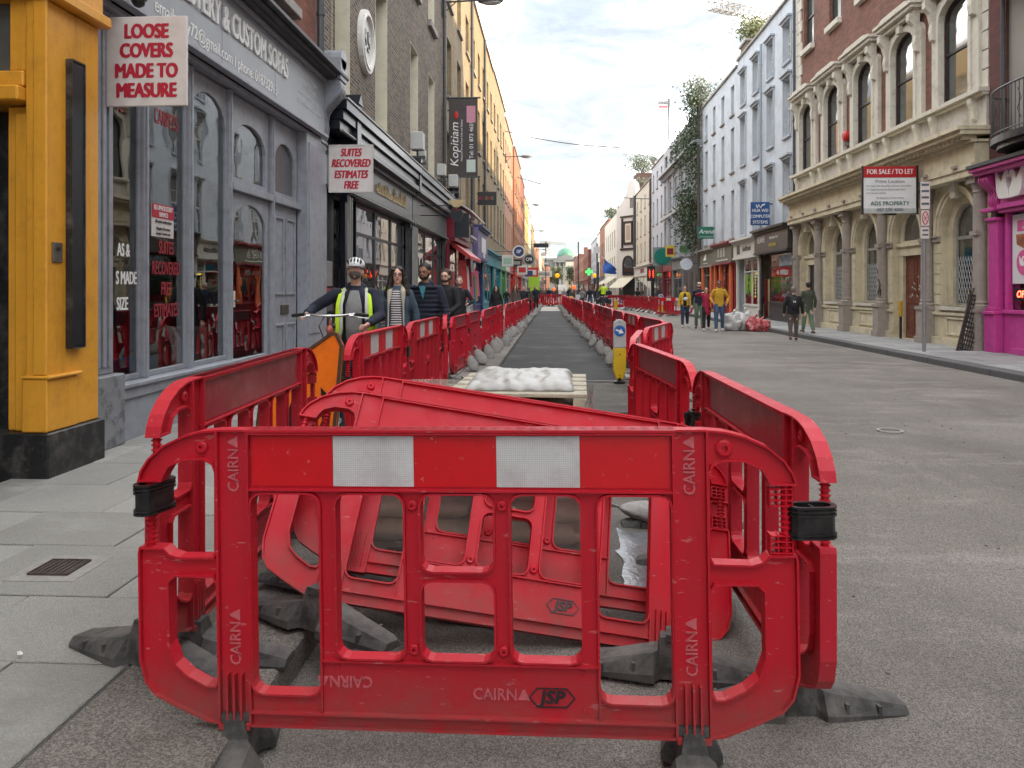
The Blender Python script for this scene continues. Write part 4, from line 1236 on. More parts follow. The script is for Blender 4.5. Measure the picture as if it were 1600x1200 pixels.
# interior: floor, back wall, posters, cushions, a leaning sheet
b = MB(); b.box(-6.9, -4.1, 6.3, 12.7, .10, .5); b.build('interior_floor', mat('lino', (.12, .10, .085), .6, .4, 2), GB)
b = MB(); b.box(-6.93, -6.88, 6.3, 12.7, .5, 3.9); b.box(-6.9, -4.2, 12.6, 12.7, .5, 3.9); b.box(-6.9, -4.2, 6.25, 6.3, .5, 3.9); b.box(-6.9, -4.1, 6.3, 12.6, 3.9, 3.94); b.build('interior_wall', mat('drab_wall', (.10, .09, .085), .9, .5, 1.2), GB)
for (x0, x1, y0, y1, z0, z1, c_) in ((-5.1, -4.9, 6.7, 7.3, 1.15, 2.4, (.012, .012, .014)), (-4.75, -4.7, 7.55, 7.8, .95, 2.5, (.02, .018, .02)), (-5.3, -4.7, 6.7, 7.05, .5, 1.05, (.16, .02, .035)),
                                 (-5.6, -4.5, 7.4, 8.1, .5, .72, (.10, .10, .11)), (-5.5, -5.3, 8.2, 9.0, .6, 1.9, (.25, .22, .18)), (-5.2, -4.6, 9.4, 10.2, .5, 1.0, (.3, .27, .22)), (-5.9, -5.4, 7.2, 8.8, .5, 1.6, (.16, .05, .05))):
    b = MB().box(x0, x1, y0, y1, z0, z1); b.build('stored_furniture', mat('store_%d%d' % (y0 * 10, z1 * 10), c_, .8, .4, 5), GB, bev=.03, seg=2)
b = MB().box(-4.65, -4.3, 6.68, 7.1, .66, .78); b.build('cushion', mat('striped_cushion', (.5, .45, .4), .9, .5, 18), GB, bev=.04, seg=3)
b = MB().box(-4.5, -4.2, 7.5, 7.95, .66, .80); b.build('cushion', mat('blue_fabric', (.05, .16, .34), .9, .3, 6), GB, bev=.04, seg=3)
b = MB(); b.add([(-4.15, 8.28, .66), (-4.15, 8.62, .66), (-4.3, 8.5, 1.08), (-4.3, 8.30, 1.10), (-4.16, 8.28, .66), (-4.16, 8.62, .66), (-4.31, 8.5, 1.08), (-4.31, 8.30, 1.10)], [(0, 1, 2, 3), (7, 6, 5, 4), (0, 4, 5, 1), (1, 5, 6, 2), (2, 6, 7, 3), (3, 7, 4, 0)]); b.build('leaning_notice', M_signw, GB)

# hanging signs on this shop
def hang_sign(name, label, X, y, w, z0, z1, m, th=.03, parent_fn=None, cat='sign', frame=None, dx=1, mount=True):
    """flat sign standing out from the wall, facing up and down the street"""
    s_ = thing(name, label, cat, (X, y, z0))
    b = MB(); b.box(X + dx * .05, X + dx * (.05 + w), y - th / 2, y + th / 2, z0, z1); b.build('board', m, s_, bev=.006)
    if frame is not None:
        fl = rect(min(X + dx * .05, X + dx * (.05 + w)), max(X + dx * .05, X + dx * (.05 + w)), z0, z1)
        b = MB(); b.band(fl, .025, -th / 2 - .008, th / 2 + .008, lambda u, v, d: (u, y + d, v)); b.build('frame', frame, s_)
    if mount:
        b = MB()
        for q in (.15, .85):
            zz = z0 + (z1 - z0) * q; b.box(X, X + dx * .05, y - .02, y + .02, zz - .03, zz + .03)
        b.build('mount', M_pipe, s_)
    return s_
S1 = hang_sign('hanging_sign', 'white sign reading LOOSE COVERS MADE TO MEASURE in red beside the yellow pilaster', -3.94, 6.50, .72, 3.09, 3.87, M_signw, mount=False)
for t_, z_ in (('LOOSE', 3.735), ('COVERS', 3.568), ('MADE TO', 3.392), ('MEASURE', 3.222)):
    text(S1, t_, (-3.53, 6.483, z_), .172, M_rlet, '-y', ext=.001, bold=.055, sx=.74)
b = MB(); b.box(-3.955, -3.895, 6.465, 6.475, 3.22, 3.76)
for k in range(9): b.lathe([(.007, 6.462), (.007, 6.466), (.001, 6.466)], (-3.925, 0, 3.26 + k * .058), 6, 'y')
b.build('mount_strip', mat('perforated_steel', (.5, .5, .48), .5, .3, 20), S1)
S2 = hang_sign('hanging_sign', 'white sign reading SUITES RECOVERED ESTIMATES FREE at the far end of the grey shop', -3.86, 12.86, .76, 3.14, 3.95, M_signw, frame=mat('sign_rim', (.55, .52, .51), .5))
for t_, z_ in (('SUITES', 3.81), ('RECOVERED', 3.63), ('ESTIMATES', 3.44), ('FREE', 3.26)):
    text(S2, t_, (-3.43, 12.842, z_), .185, M_rlet, '-y', ext=.001, bold=.05, sx=.64, shear=.22)
cmr = thing('security_camera', 'small dark dome camera above the grey fascia beside the yellow building', 'camera', (-3.7, 6.5, 4.05))
b = MB(); b.ell((-3.62, 6.52, 4.02), (.06, .06, .06), 10, 8); b.build('dome', M_black, cmr); b = MB(); b.lathe([(.07, 0), (.07, .03)], (-3.62, 6.52, 4.03), 12); b.box(-3.8, -3.6, 6.5, 6.54, 4.06, 4.09); b.build('bracket', M_pipe, cmr)

# ------------------------------------------------ brown brick building with the 55 plaque, dark shopfronts
M_brown = brick_mat('brown_brick', (0.18, 0.135, 0.095), (0.06, 0.048, 0.038), (0.34, 0.31, 0.26), soot_amt=.45)
M_navy = mat('blueblack_paint', (0.006, 0.009, 0.016), .3, .3, 6)
M_trim = mat('silver_trim', (.28, .28, .27), .4, .1, 8)
bw = [(13.5, 14.7), (16.85, 18.05), (21.0, 22.2), (24.05, 25.25)]
holes = [rect(a, c_, 5.12, 8.35) for a, c_ in bw] + [rect(a, c_, 10.0, 12.4) for a, c_ in bw]
BB = building('brick_building', 'sooty brown brick building with the round number 55 plaque and blue-black shopfronts', FLt, 12.93, 27.4, 16.0, M_brown, holes, z0=4.85, shop=3.0)
for a, c_ in bw:
    window(BB, FLt, a, c_, 5.12, 8.35, recess=.30, sill=M_stone, sw=.12, sillh=.20, reveal=M_cream, bars=(2, 3), fm=M_cream, pm=M_pane2)
    window(BB, FLt, a, c_, 10.0, 12.4, recess=.30, sill=M_stone, sw=.12, sillh=.20, reveal=M_cream, bars=(2, 3), fm=M_cream)
PLQ = (15.85, 6.66)
b = MB(); 
def oval(r1, r2, n=28): return [(PLQ[0] + r1 * math.cos(2 * math.pi * k / n), PLQ[1] + r2 * math.sin(2 * math.pi * k / n)) for k in range(n)]
b.plate([oval(.58, .66)], .0, .05, FLt.fr); b.plate([oval(.57, .65), oval(.44, .51)], .05, .10, FLt.fr); b.plate([oval(.50, .58), oval(.46, .53)], .10, .125, FLt.fr)
pq = b.build('plaque', mat('plaque_white', (.66, .65, .62), .5, .05, 5), BB)
text(pq, '55', (-3.885, PLQ[0], PLQ[1]), .60, M_navy, '+x', ext=.01, bold=.012, sx=.8, spacing=1.15)
shopfront(BB, FLt, 14.0, 20.55, M_navy, mat('grey_fascia', (.13, .14, .145), .3, .2, 3), zf0=3.32, zf1=4.12, npan=3, transom=2.6, stall=.5, proj=.14, door='near', items=[M_inter2, M_cream, M_stone])
shopfront(BB, FLt, 20.65, 27.3, M_navy, mat('grey_fascia2', (.12, .13, .13), .3, .2, 3), zf0=3.32, zf1=4.12, npan=3, transom=2.6, stall=.5, proj=.14, door='near')
b = MB()
for (a, c_) in ((13.0, 20.6), (20.62, 27.35)):
    for k in range(3): b.box(-3.92, -3.66 + k * .06, a, c_, 4.26 + k * .17, 4.415 + k * .17)
b.build('shop_cornice', M_navy, BB)
b = MB()
for (a, c_) in ((13.0, 20.6), (20.62, 27.35)):
    b.box(-3.64, -3.515, a + .01, c_ - .01, 4.77, 4.80); b.box(-3.66, -3.60, a + .01, c_ - .01, 4.225, 4.25); b.box(-3.80, -3.72, a + .3, c_ - .01, 3.29, 3.31)
for y_ in (13.98, 20.5, 20.9):
    for q in (0, .16): b.box(-3.80, -3.745, y_ + q, y_ + q + .025, .6, 3.2)
b.build('trim_lines', M_trim, BB)
for y_ in (14.02, 20.58, 27.2):
    b = MB(); b.box(-3.93, -3.58, y_ - .14, y_ + .14, 4.14, 4.9); b.prism([(-.16, 4.9), (.16, 4.9), (0, 5.1)], -3.93, -3.55, lambda u, v, d: (d, y_ + u, v)); b.build('shop_bracket', M_navy, BB)
# gold script on the fascia (strokes), and open dark doorway with meter boxes
b = MB(); rr = random.Random(3); yy = 16.3
while yy < 19.6:
    h = rr.uniform(.10, .34); b.tube([(-3.79, yy, 3.60), (-3.79, yy + .07, 3.60 + h), (-3.79, yy + .15, 3.62 + h * .5), (-3.79, yy + .10, 3.58), (-3.79, yy + .22, 3.60)], .016, 5); yy += .26
b.build('script_lettering', mat('gilt', (.42, .33, .18), .4, .2, 9), BB)
b = MB(); b.box(-4.9, -4.05, 13.05, 13.95, .12, 3.25); b.build('doorway_lining', M_navy, BB)
b = MB(); b.box(-4.05, -3.95, 13.0, 13.92, 3.3, 4.2); b.build('door_head', M_navy, BB)
b = MB(); b.box(-4.05, -3.97, 13.25, 13.62, 1.55, 2.0); b.build('meter_box', mat('meter_grey', (.23, .23, .22), .5, .2, 9), BB, bev=.01)
b = MB(); b.box(-4.05, -3.97, 13.3, 13.62, 1.1, 1.42); b.build('meter_box', mat('meter_grey2', (.1, .1, .1), .5, .2, 9), BB, bev=.01)
b = MB(); b.box(-4.05, -3.95, 13.22, 13.75, 1.44, 1.52); b.build('red_shelf', mat('dull_red', (.3, .05, .04), .6), BB)
pipe(BB, FLt, 27.0, 4.9, 15.9, .1, .06)

# cocktail-cup hanging sign, small floodlights and boxes
cs = thing('hanging_sign', 'little hanging sign of a gold cup over a black waistcoat on the dark shopfront', 'sign', (-3.8, 21.9, 3.2))
b = MB(); b.tube([(-3.85, 21.9, 3.9), (-2.65, 21.9, 3.9)], .015, 6); b.tube([(-3.85, 21.9, 3.62), (-2.75, 21.9, 3.62)], .015, 6); b.build('arm', M_navy, cs)
fy = lambda u, v, d: (u, 21.9 + d, v)
b = MB(); b.prism([(-3.0, 4.06), (-2.92, 3.92), (-2.85, 3.86), (-2.70, 3.86), (-2.62, 3.92), (-2.54, 4.06)], -.02, .02, fy); b.build('cup', mat('gilt_cup', (.5, .38, .2), .4), cs)
b = MB(); b.prism([(-2.92, 3.80), (-2.97, 3.66), (-2.88, 3.46), (-2.78, 3.42), (-2.67, 3.46), (-2.58, 3.66), (-2.63, 3.80), (-2.77, 3.74)], -.02, .02, fy); b.build('waistcoat', M_navy, cs)
def ledgebox(x, y, z, s_, label):
    t = thing('wall_light', label, 'light fitting', (x, y, z)); b = MB(); b.box(x - s_ * .4, x + s_ * .4, y - s_ * .4, y + s_ * .4, z + s_ * .5, z + s_ * 1.6)
    b.build('housing', mat('pale_metal', (.45, .46, .45), .5, .1, 8), t, bev=.02); b = MB(); b.tube([(x, y, z), (x, y, z + s_ * .5)], .03, 6); b.box(x - s_ * .5, x + s_ * .5, y - .06, y + .06, z, z + .06); b.build('stand', M_pipe, t)
ledgebox(-3.55, 19.9, 4.92, .42, 'pale box lamp standing on the cornice of the dark shopfront')
ledgebox(-3.6, 20.9, 4.92, .25, 'small grey floodlight on the cornice just beyond the pale box lamp')
ledgebox(-3.55, 24.2, 4.92, .34, 'white floodlight on the cornice above the cup sign')
ledgebox(-3.55, 27.1, 4.92, .4, 'cluster of grey floodlights at the end of the dark shopfront')

# ================================================================== LEFT ROW, FARTHER
def plain_building(label, F, y0, y1, ztop, wall, ncol, floors, sillm=None, fm=None, pm=None, recess=.12, reveal=None, z0=3.9, group=None, hood=None, bars=(1, 2), wfrac=.42, name='town_building', parapet=None, simple=False, depth=9):
    W = (y1 - y0) / ncol; rects = []
    for k in range(ncol):
        c_ = y0 + W * (k + .5)
        for (a, b_) in floors: rects.append((c_ - W * wfrac / 2, c_ + W * wfrac / 2, a, b_))
    r = building(name, label, F, y0, y1, ztop, wall, [rect(*q) for q in rects], z0=z0, group=group, depth=depth)
    for i, q in enumerate(rects):
        window(r, F, *q, recess=recess, sill=sillm or M_stone, fm=fm, pm=pm or (M_pane if i % 3 else M_pane2), reveal=reveal, hood=hood, bars=bars, simple=simple, sw=.1)
    b = MB(); F.box(b, y0 + .003, y1 - .003, ztop + .002, ztop + .12, -.3, .1); b.build('coping', parapet or M_stone, r)
    return r
F3 = [(4.9, 7.4), (8.7, 10.9), (12.2, 13.9)]
M_tan = brick_mat('tan_brick', (0.30, 0.225, 0.13), (0.22, 0.165, 0.10), (0.22, 0.19, 0.14), soot_amt=.5)
M_tan2 = brick_mat('yellow_brick', (0.28, 0.20, 0.10), (0.22, 0.155, 0.08), (0.26, 0.22, 0.15), soot_amt=.35)
M_orb = brick_mat('orange_brick', (0.34, 0.12, 0.055), (0.26, 0.10, 0.05), (0.26, 0.2, 0.14), soot_amt=.3)
M_salmon = mat('salmon_render', (.38, .19, .12), .8, .12, 2, dirt=(.3, .2, .14), dirt_amt=.4, runs=.4)
M_ochre = mat('ochre_render', (.42, .28, .10), .8, .1, 2, dirt=(.3, .2, .1), dirt_amt=.4, runs=.4)
M_creamr = mat('cream_render', (.52, .49, .40), .8, .06, 1.5, dirt=(.33, .31, .27), dirt_amt=.5, dirt_scale=1.2, runs=.3)
M_bluer = mat('pale_blue_render', (.50, .555, .62), .75, .05, 1.2, bump=.15, bscale=5, dirt=(.27, .31, .36), dirt_amt=.6, dirt_scale=1.1, runs=.25)
M_lblue = mat('ice_blue_render', (.40, .44, .49), .75, .05, 1.5, dirt=(.3, .32, .35), dirt_amt=.4, dirt_scale=1.5)
M_gpain = mat('grey_white_paint', (.34, .36, .39), .7, .08, 2, dirt=(.2, .21, .22), dirt_amt=.5, runs=.4)
M_whiter = mat('white_render', (.58, .57, .53), .7, .06, 2, dirt=(.4, .39, .36), dirt_amt=.4, runs=.3)
M_greenp = mat('green_paint', (.08, .25, .10), .5); M_teal = mat('teal_paint', (.015, .20, .25), .45, .1, 5); M_navyp = mat('navy_paint', (.02, .035, .12), .45)
M_wine = mat('wine_paint', (.20, .008, .025), .4, .15, 5); M_oran = mat('orange_paint', (.60, .12, .035), .45, .1, 5); M_lime = mat('lime_paint', (.28, .5, .03), .5)
M_redp = mat('bright_red_paint', (.45, .02, .02), .45); M_purple = mat('mauve_board', (.16, .13, .25), .5, .2, 3)

LB1 = plain_building('soot-stained tan brick building behind the tall dark banner', FLt, 27.42, 36.5, 16.0, M_tan, 3, F3, recess=.2)
shopfront(LB1, FLt, 28.0, 33.6, M_wine, M_wine, zf0=3.35, zf1=4.35, npan=2, proj=.3, door='near', transom=2.5, items=[M_wine, M_cream])
shopfront(LB1, FLt, 33.7, 36.4, mat('pale_grey_shop', (.35, .35, .35), .5), mat('pale_grey_shop', (.35, .35, .35), .5), zf0=3.1, zf1=3.8, npan=1, door='near', transom=2.5)
pipe(LB1, FLt, 36.2, 4.0, 15.9, .1, .07)
b = MB(); b.prism([(.1, 4.95), (.95, 4.40), (.95, 4.34), (.1, 4.88)], 28.05, 33.5, lambda u, v, d: (FL + u, d, v)); b.build('canopy', mat('white_canopy', (.55, .52, .50), .5, .1, 4), LB1)
b = MB(); b.box(-3.62, -3.57, 29.6, 32.4, 3.5, 4.25); sb = b.build('sign_board', M_stone, LB1)
b = MB()
for k in range(5): b.box(-3.57, -3.55, 29.9 + k * .42, 30.2 + k * .42, 3.65 + .1 * (k % 2), 4.1)
b.build('painted_figures', M_whitef, sb)
b = MB(); b.prism([(-.15, 3.3), (.55, 2.75), (.55, 2.62), (-.15, 3.1)], 28.6, 32.8, lambda u, v, d: (FL + .3 + u, d, v)); b.build('awning', M_redp, LB1)
b = MB(); b.box(-3.75, -3.1, 28.1, 28.16, 3.4, 4.3); b.build('side_sign', M_navy, LB1)
for k, (m_, z_) in enumerate(((M_redp, 2.6), (M_whitef, 2.4), (M_wine, 2.7), (mat('pink_cloth', (.6, .12, .2), .8), 2.2), (M_teal, 2.0), (M_ochre, 2.1), (mat('pink_cloth2', (.6, .16, .25), .8), 2.3))):
    t = thing('hanging_garment', ['red', 'white', 'dark red', 'pink', 'teal', 'amber', 'rose'][k] + ' cloth hanging outside the wine-red shopfront', 'cloth', (-3.55 + .02 * k, 29.2 + k * .8, z_ - .6))
    b = MB(); b.add([(-3.60, 29.2 + k * .8, z_), (-3.35, 29.2 + k * .8, z_ + .02), (-3.28, 29.22 + k * .8, z_ - 1.1), (-3.62, 29.2 + k * .8, z_ - 1.15), (-3.60, 29.25 + k * .8, z_), (-3.35, 29.25 + k * .8, z_ + .02), (-3.28, 29.27 + k * .8, z_ - 1.1), (-3.62, 29.25 + k * .8, z_ - 1.15)],
                   [(0, 1, 2, 3), (7, 6, 5, 4), (0, 4, 5, 1), (1, 5, 6, 2), (2, 6, 7, 3), (3, 7, 4, 0)])
    b.build('cloth', m_, t)
LB2 = plain_building('yellow-tan brick building beyond the KREWE sign, sunlit at the top', FLt, 36.52, 49.8, 15.6, M_tan2, 5, F3, recess=.2)
shopfront(LB2, FLt, 36.6, 41.8, M_navyp, M_purple, zf0=3.0, zf1=4.5, npan=2, door='near', proj=.35)
b = MB(); b.box(FL + .36, FL + .38, 38.1, 40.4, 3.35, 4.1); b.box(FL + .36, FL + .385, 39.0, 39.9, 3.1, 3.4); b.build('painted_figures', M_whitef, LB2)
shopfront(LB2, FLt, 41.9, 49.7, M_teal, M_teal, zf0=3.0, zf1=3.7, npan=3, door='far')
pipe(LB2, FLt, 43.0, 3.9, 15.5, .1, .07)
LB3 = plain_building('grey-tan house with long white window bars in the left terrace', FLt, 49.82, 62, 15.8, M_tan, 4, F3, recess=.2, fm=M_whitef)
shopfront(LB3, FLt, 49.9, 56, M_teal, M_teal, zf0=3.0, zf1=3.7, npan=2, door='near')
shopfront(LB3, FLt, 56.1, 61.9, M_greenp, M_greenp, zf0=3.0, zf1=3.7, npan=2, door='near')
LB4 = plain_building('salmon rendered house in the left terrace', FLt, 62.02, 74, 15.4, M_salmon, 4, F3, recess=.15)
shopfront(LB4, FLt, 62.1, 67.9, M_stone, M_whiter, zf0=3.0, zf1=3.7, npan=2, door='near')
shopfront(LB4, FLt, 68.0, 73.9, M_redp, M_redp, zf0=3.0, zf1=3.7, npan=2, door='near')
FLf = Fac(FL + .15, 'L')
far_left = [('bright orange brick house lit by the sun', 74.02, 88, 15.2, M_orb, M_redp, 4), ('tall narrow house of dark red brick with a pale gable', 88.02, 100, 14.6, M_redbrick, M_greyf, 3),
            ('ochre rendered house glowing in the sun', 100.02, 116, 13.6, M_ochre, M_greyf, 4), ('pale cream house with tall white pilasters', 116.02, 130, 13.2, M_creamr, M_whiter, 3),
            ('sunlit yellow brick house far along the left side', 130.02, 150, 12.6, M_tan2, M_navyp, 4), ('small salmon house far along the left side', 150.02, 170, 11.0, M_salmon, M_redp, 4),
            ('far orange brick house beyond the small salmon one', 170.02, 200, 11.4, M_orb, M_teal, 5), ('very distant cream terrace on the left', 200.02, 240, 11.5, M_creamr, M_greyf, 6),
            ('very distant brick terrace at the left end of the street', 240.02, 300, 12.5, M_tan, M_wine, 8)]
for (lab, y0, y1, zt, m_, sm, nc) in far_left:
    r = plain_building(lab, FLf, y0, y1, zt, m_, nc, [(4.6, 6.8), (7.9, 9.9)] + ([(11.0, 12.4)] if zt > 13 else []), simple=True, recess=.12)
    shopfront(r, FLf, y0 + .1, y1 - .1, sm, sm, npan=3, door='near', inner=None, glass=M_pane, zf0=2.9, zf1=3.6)
    if zt > 12:
        b = MB(); b.box(FLf.X - 2.6, FLf.X - 1.6, y0 + 1, y0 + 2.6, zt - .1, zt + 1.6)
        for q in range(3): b.lathe([(.13, zt + 1.6), (.11, zt + 2.0)], (FLf.X - 2.1, y0 + 1.3 + q * .5, 0), 8)
        b.build('chimney', M_redbrick, r)

# street signs hung from the left side
kp_ = hang_sign('banner', 'tall dark Kopitiam banner hanging above the shops on the left', FL + .1, 27.75, 1.05, 5.6, 8.42, mat('banner_cloth', (.055, .045, .045), .6, .2, 3), th=.02)
b = MB(); b.tube([(FL, 27.75, 8.45), (FL + 1.3, 27.75, 8.45)], .03, 6); b.tube([(FL, 27.75, 5.58), (FL + 1.3, 27.75, 5.58)], .03, 6); b.build('pole', M_pipe, kp_)
text(kp_, 'Kopitiam', (FL + .37, 27.72, 6.75), .42, M_wlet, (R(90), R(-90), 0), ext=.001, sx=1.05, shear=.2)
text(kp_, 'Malaysian Street Food Cafe and Gallery', (FL + .62, 27.72, 6.9), .095, M_wlet, (R(90), R(-90), 0), ext=.001)
text(kp_, 'Tel: 01 873 4659', (FL + .98, 27.72, 6.92), .20, M_wlet, (R(90), R(-90), 0), ext=.001, bold=.005)
b = MB(); b.box(FL + .80, FL + 1.12, 27.715, 27.735, 7.55, 8.15); b.build('pink_panel', mat('banner_pink', (.55, .25, .33), .6, .1, 20), kp_)
b = MB(); b.box(FL + .80, FL + 1.12, 27.715, 27.735, 5.75, 6.2); b.build('pale_panel', mat('banner_pale', (.5, .6, .55), .6, .1, 20), kp_)
b = MB(); b.ell((FL + .42, 27.72, 7.82), (.09, .02, .14), 10, 6); b.build('red_flower', M_redp, kp_)
kr = hang_sign('hanging_sign', 'dark rectangular KREWE sign with dim red and green letters', FL + .1, 38.4, .95, 5.72, 6.38, mat('sign_black', (.02, .018, .022), .4), th=.14)
for i, (ch, m_) in enumerate(zip('KREWE', (M_redp, M_wine, M_greenp, M_redp, M_greenp))):
    text(kr, ch, (FL + .28 + i * .155, 38.32, 6.05), .24, m_, '-y', ext=.002, bold=.01)
wl = thing('wall_lantern', 'long dark wall lantern on the tan brick wall under the banner', 'lantern', (FL + .2, 29.6, 5.2))
b = MB(); b.box(FL + .1, FL + .3, 29.5, 29.7, 5.0, 5.9); b.build('case', M_navy, wl, bev=.04); b = MB(); b.box(FL, FL + .1, 29.58, 29.62, 5.4, 5.5); b.build('arm', M_navy, wl)
def round_sign(label, x, y, z, r, m, m2, txt):
    t = thing('round_sign', label, 'sign', (x, y, z))
    b = MB(); b.lathe([(r, -.05), (r, .05)], (x, y, z), 22, 'y'); b.build('disc', m, t)
    b = MB(); b.lathe([(r * .78, -.055), (r * .78, -.05)], (x, y, z), 22, 'y'); b.build('inner_disc', m2, t)
    b = MB(); b.tube([(FL, y, z), (x - r * .95, y, z)], .025, 6); b.build('arm', M_pipe, t)
    text(t, txt, (x, y - .06, z), r * .75, M_wlet, '-y', ext=.002, bold=.01, sx=.8)
round_sign('round white and dark blue sign over the teal shopfront', -2.35, 52, 4.05, .43, M_whitef, M_navyp, 'ISP')
round_sign('round black sign with a grey rim below and right of the blue one', -1.85, 58, 3.75, .45, M_stone, M_navy, 'CPR')
def plain_sign(label, x0, x1, y, z0, z1, m, m2=None, txt=None, tm=None, ts=.3, th=.08, name='shop_sign', wallx=None):
    t = thing(name, label, 'sign', ((x0 + x1) / 2, y, z0)); b = MB(); b.box(x0, x1, y - th / 2, y + th / 2, z0, z1); b.build('board', m, t, bev=.01)
    wx = wallx if wallx is not None else (FL if x0 < 0 else FR_)
    b = MB(); b.box(min(wx, x0) if x0 < 0 else x1, max(wx, x0) if x0 < 0 else wx, y - .02, y + .02, z1 - .12, z1 - .06); b.build('arm', M_pipe, t)
    if m2 is not None:
        b = MB(); w = (x1 - x0); b.box(x0 + w * .15, x1 - w * .15, y - th / 2 - .006, y - th / 2 - .001, z0 + (z1 - z0) * .2, z1 - (z1 - z0) * .25); b.build('emblem', m2, t)
    if txt:
        for k, s_ in enumerate(txt.split('|')):
            n = len(txt.split('|')); text(t, s_, ((x0 + x1) / 2, y - th / 2 - .008, z1 - (z1 - z0) * (k + .5) / n), ts, tm or M_wlet, '-y', ext=.001, bold=.01, sx=.85)
    return t
plain_sign('pale square sign with faded green print beside the teal shop', -3.4, -2.65, 50.5, 3.0, 3.75, M_whiter, mat('faded_green', (.3, .42, .33), .6))
plain_sign('white sign with a red flower emblem over the green shopfront', -2.7, -1.95, 57, 2.6, 3.3, M_whiter, M_redp)
plain_sign('dark oval-looking sign between the round signs and the white one', -3.0, -2.3, 55.5, 3.2, 3.65, M_navy, M_stone)
plain_sign('small green shop sign farther along the left pavement', -2.9, -2.2, 66, 3.0, 3.6, M_teal)
plain_sign('small navy shop sign farther along the left pavement', -2.6, -1.9, 70, 2.7, 3.2, M_navyp)
plain_sign('red sign with white lettering strokes above the red shop', -2.6, -1.5, 74, 2.7, 3.6, M_redp, M_whiter)
plain_sign('dark plank-shaped sign high on the far left houses', -2.4, -.6, 92, 6.5, 7.0, M_navy)
plain_sign('lime green shop board on the far left pavement', -2.9, -1.6, 88, .9, 3.1, M_lime, name='shop_board')
plain_sign('pale fascia board jutting over the far left pavement', -2.5, -.2, 105, 3.2, 4.0, M_whiter, M_stone)

# street lamps on wall arms
def wall_lamp(label, x, y, z, l=1.35, sc=1.0):
    t = thing('street_lamp', label, 'street lamp', (x, y, z))
    b = MB(); b.box(x, x + .12, y - .09, y + .09, z - .5, z + .25); b.build('wall_plate', M_pipe, t)
    b = MB(); b.tube([(x + .1, y, z), (x + l, y, z + .04)], .035, 8); b.tube([(x + .1, y, z - .35), (x + .5, y, z)], .02, 6); b.build('arm', M_pipe, t)
    b = MB(); b.ell((x + l + .42, y, z + .02), (.48, .26, .13), 16, 8); h = b.build('head', mat('lamp_grey', (.16, .17, .18), .4), t, smooth=True)
    b = MB(); b.ell((x + l + .46, y, z - .05), (.36, .2, .09), 14, 8); b.build('glass', mat('lamp_glass', (.5, .5, .48), .2), h, smooth=True)
wall_lamp('large street lamp on a wall arm high above the tall dark banner', FL, 27.1, 11.7, 1.3)
wall_lamp('street lamp on an arm above the salmon house', FL, 62.5, 12.3, 1.3)
wall_lamp('farther street lamp silhouetted over the orange brick house', FLf.X, 92, 11.6, 1.3)
wall_lamp('third small street lamp silhouetted over the far left roofs', FLf.X, 128, 11.2, 1.3)
wall_lamp('tiny fourth street lamp far along the left roofs', FLf.X, 168, 10.2, 1.3)

# overhead wires
def wire(label, a, b_, sag, r=.012):
    b = MB(); pts = []
    for k in range(25):
        t = k / 24; p = Vector(a).lerp(Vector(b_), t); p.z -= sag * 4 * t * (1 - t); pts.append(p)
    b.tube(pts, r, 5); tag(b.build('overhead_wire', M_pipe, at=a), label, 'wire')
wire('upper thin wire slung across the street from the left roofs', (FL, 62, 14.3), (FR_, 60, 12.6), .6, .035)
wire('lower thin wire slung across the street beyond the upper one', (FLf.X, 80, 13.2), (FR_, 78, 10.6), .5, .04)

# ================================================================== RIGHT ROW
M_bank = mat('bank_stone', (.60, .54, .39), .8, .07, 3, bump=.25, bscale=18, dirt=(.26, .225, .165), dirt_amt=.6, dirt_scale=2.4, runs=.3)
M_bankt = mat('bank_trim', (.58, .555, .48), .75, .08, 3, bump=.2, bscale=18, dirt=(.2, .18, .15), dirt_amt=.6, dirt_scale=3)
M_colst = mat('column_stone', (.29, .255, .225), .8, .15, 6, bump=.3, bscale=25, dirt=(.32, .29, .26), dirt_amt=.5, dirt_scale=4)
M_parap = mat('weathered_plaster', (.50, .48, .44), .85, .1, 3, bump=.3, bscale=10, dirt=(.26, .2, .16), dirt_amt=.8, dirt_scale=3, runs=.5)
M_bkbrick = brick_mat('bank_brick', (0.25, 0.095, 0.065), (0.15, 0.062, 0.046), (0.16, 0.13, 0.11), soot_amt=.4)
F = FRt; Bc = [19.06, 21.78, 24.50, 27.22, 29.94]; hb = 1.36
bk_holes = [archpoly(c_ - .70, c_ + .70, 6.05, 8.15, .42) for c_ in Bc] + [rect(c_ - .55, c_ + .55, 10.75, 13.2) for c_ in Bc]
BK = building('bank_building', 'ornate bank with cream stone arches below and red brick with tall arched windows above', F, 17.70, 31.3, 16.5, M_bkbrick, bk_holes, z0=5.16, shop=3.0)
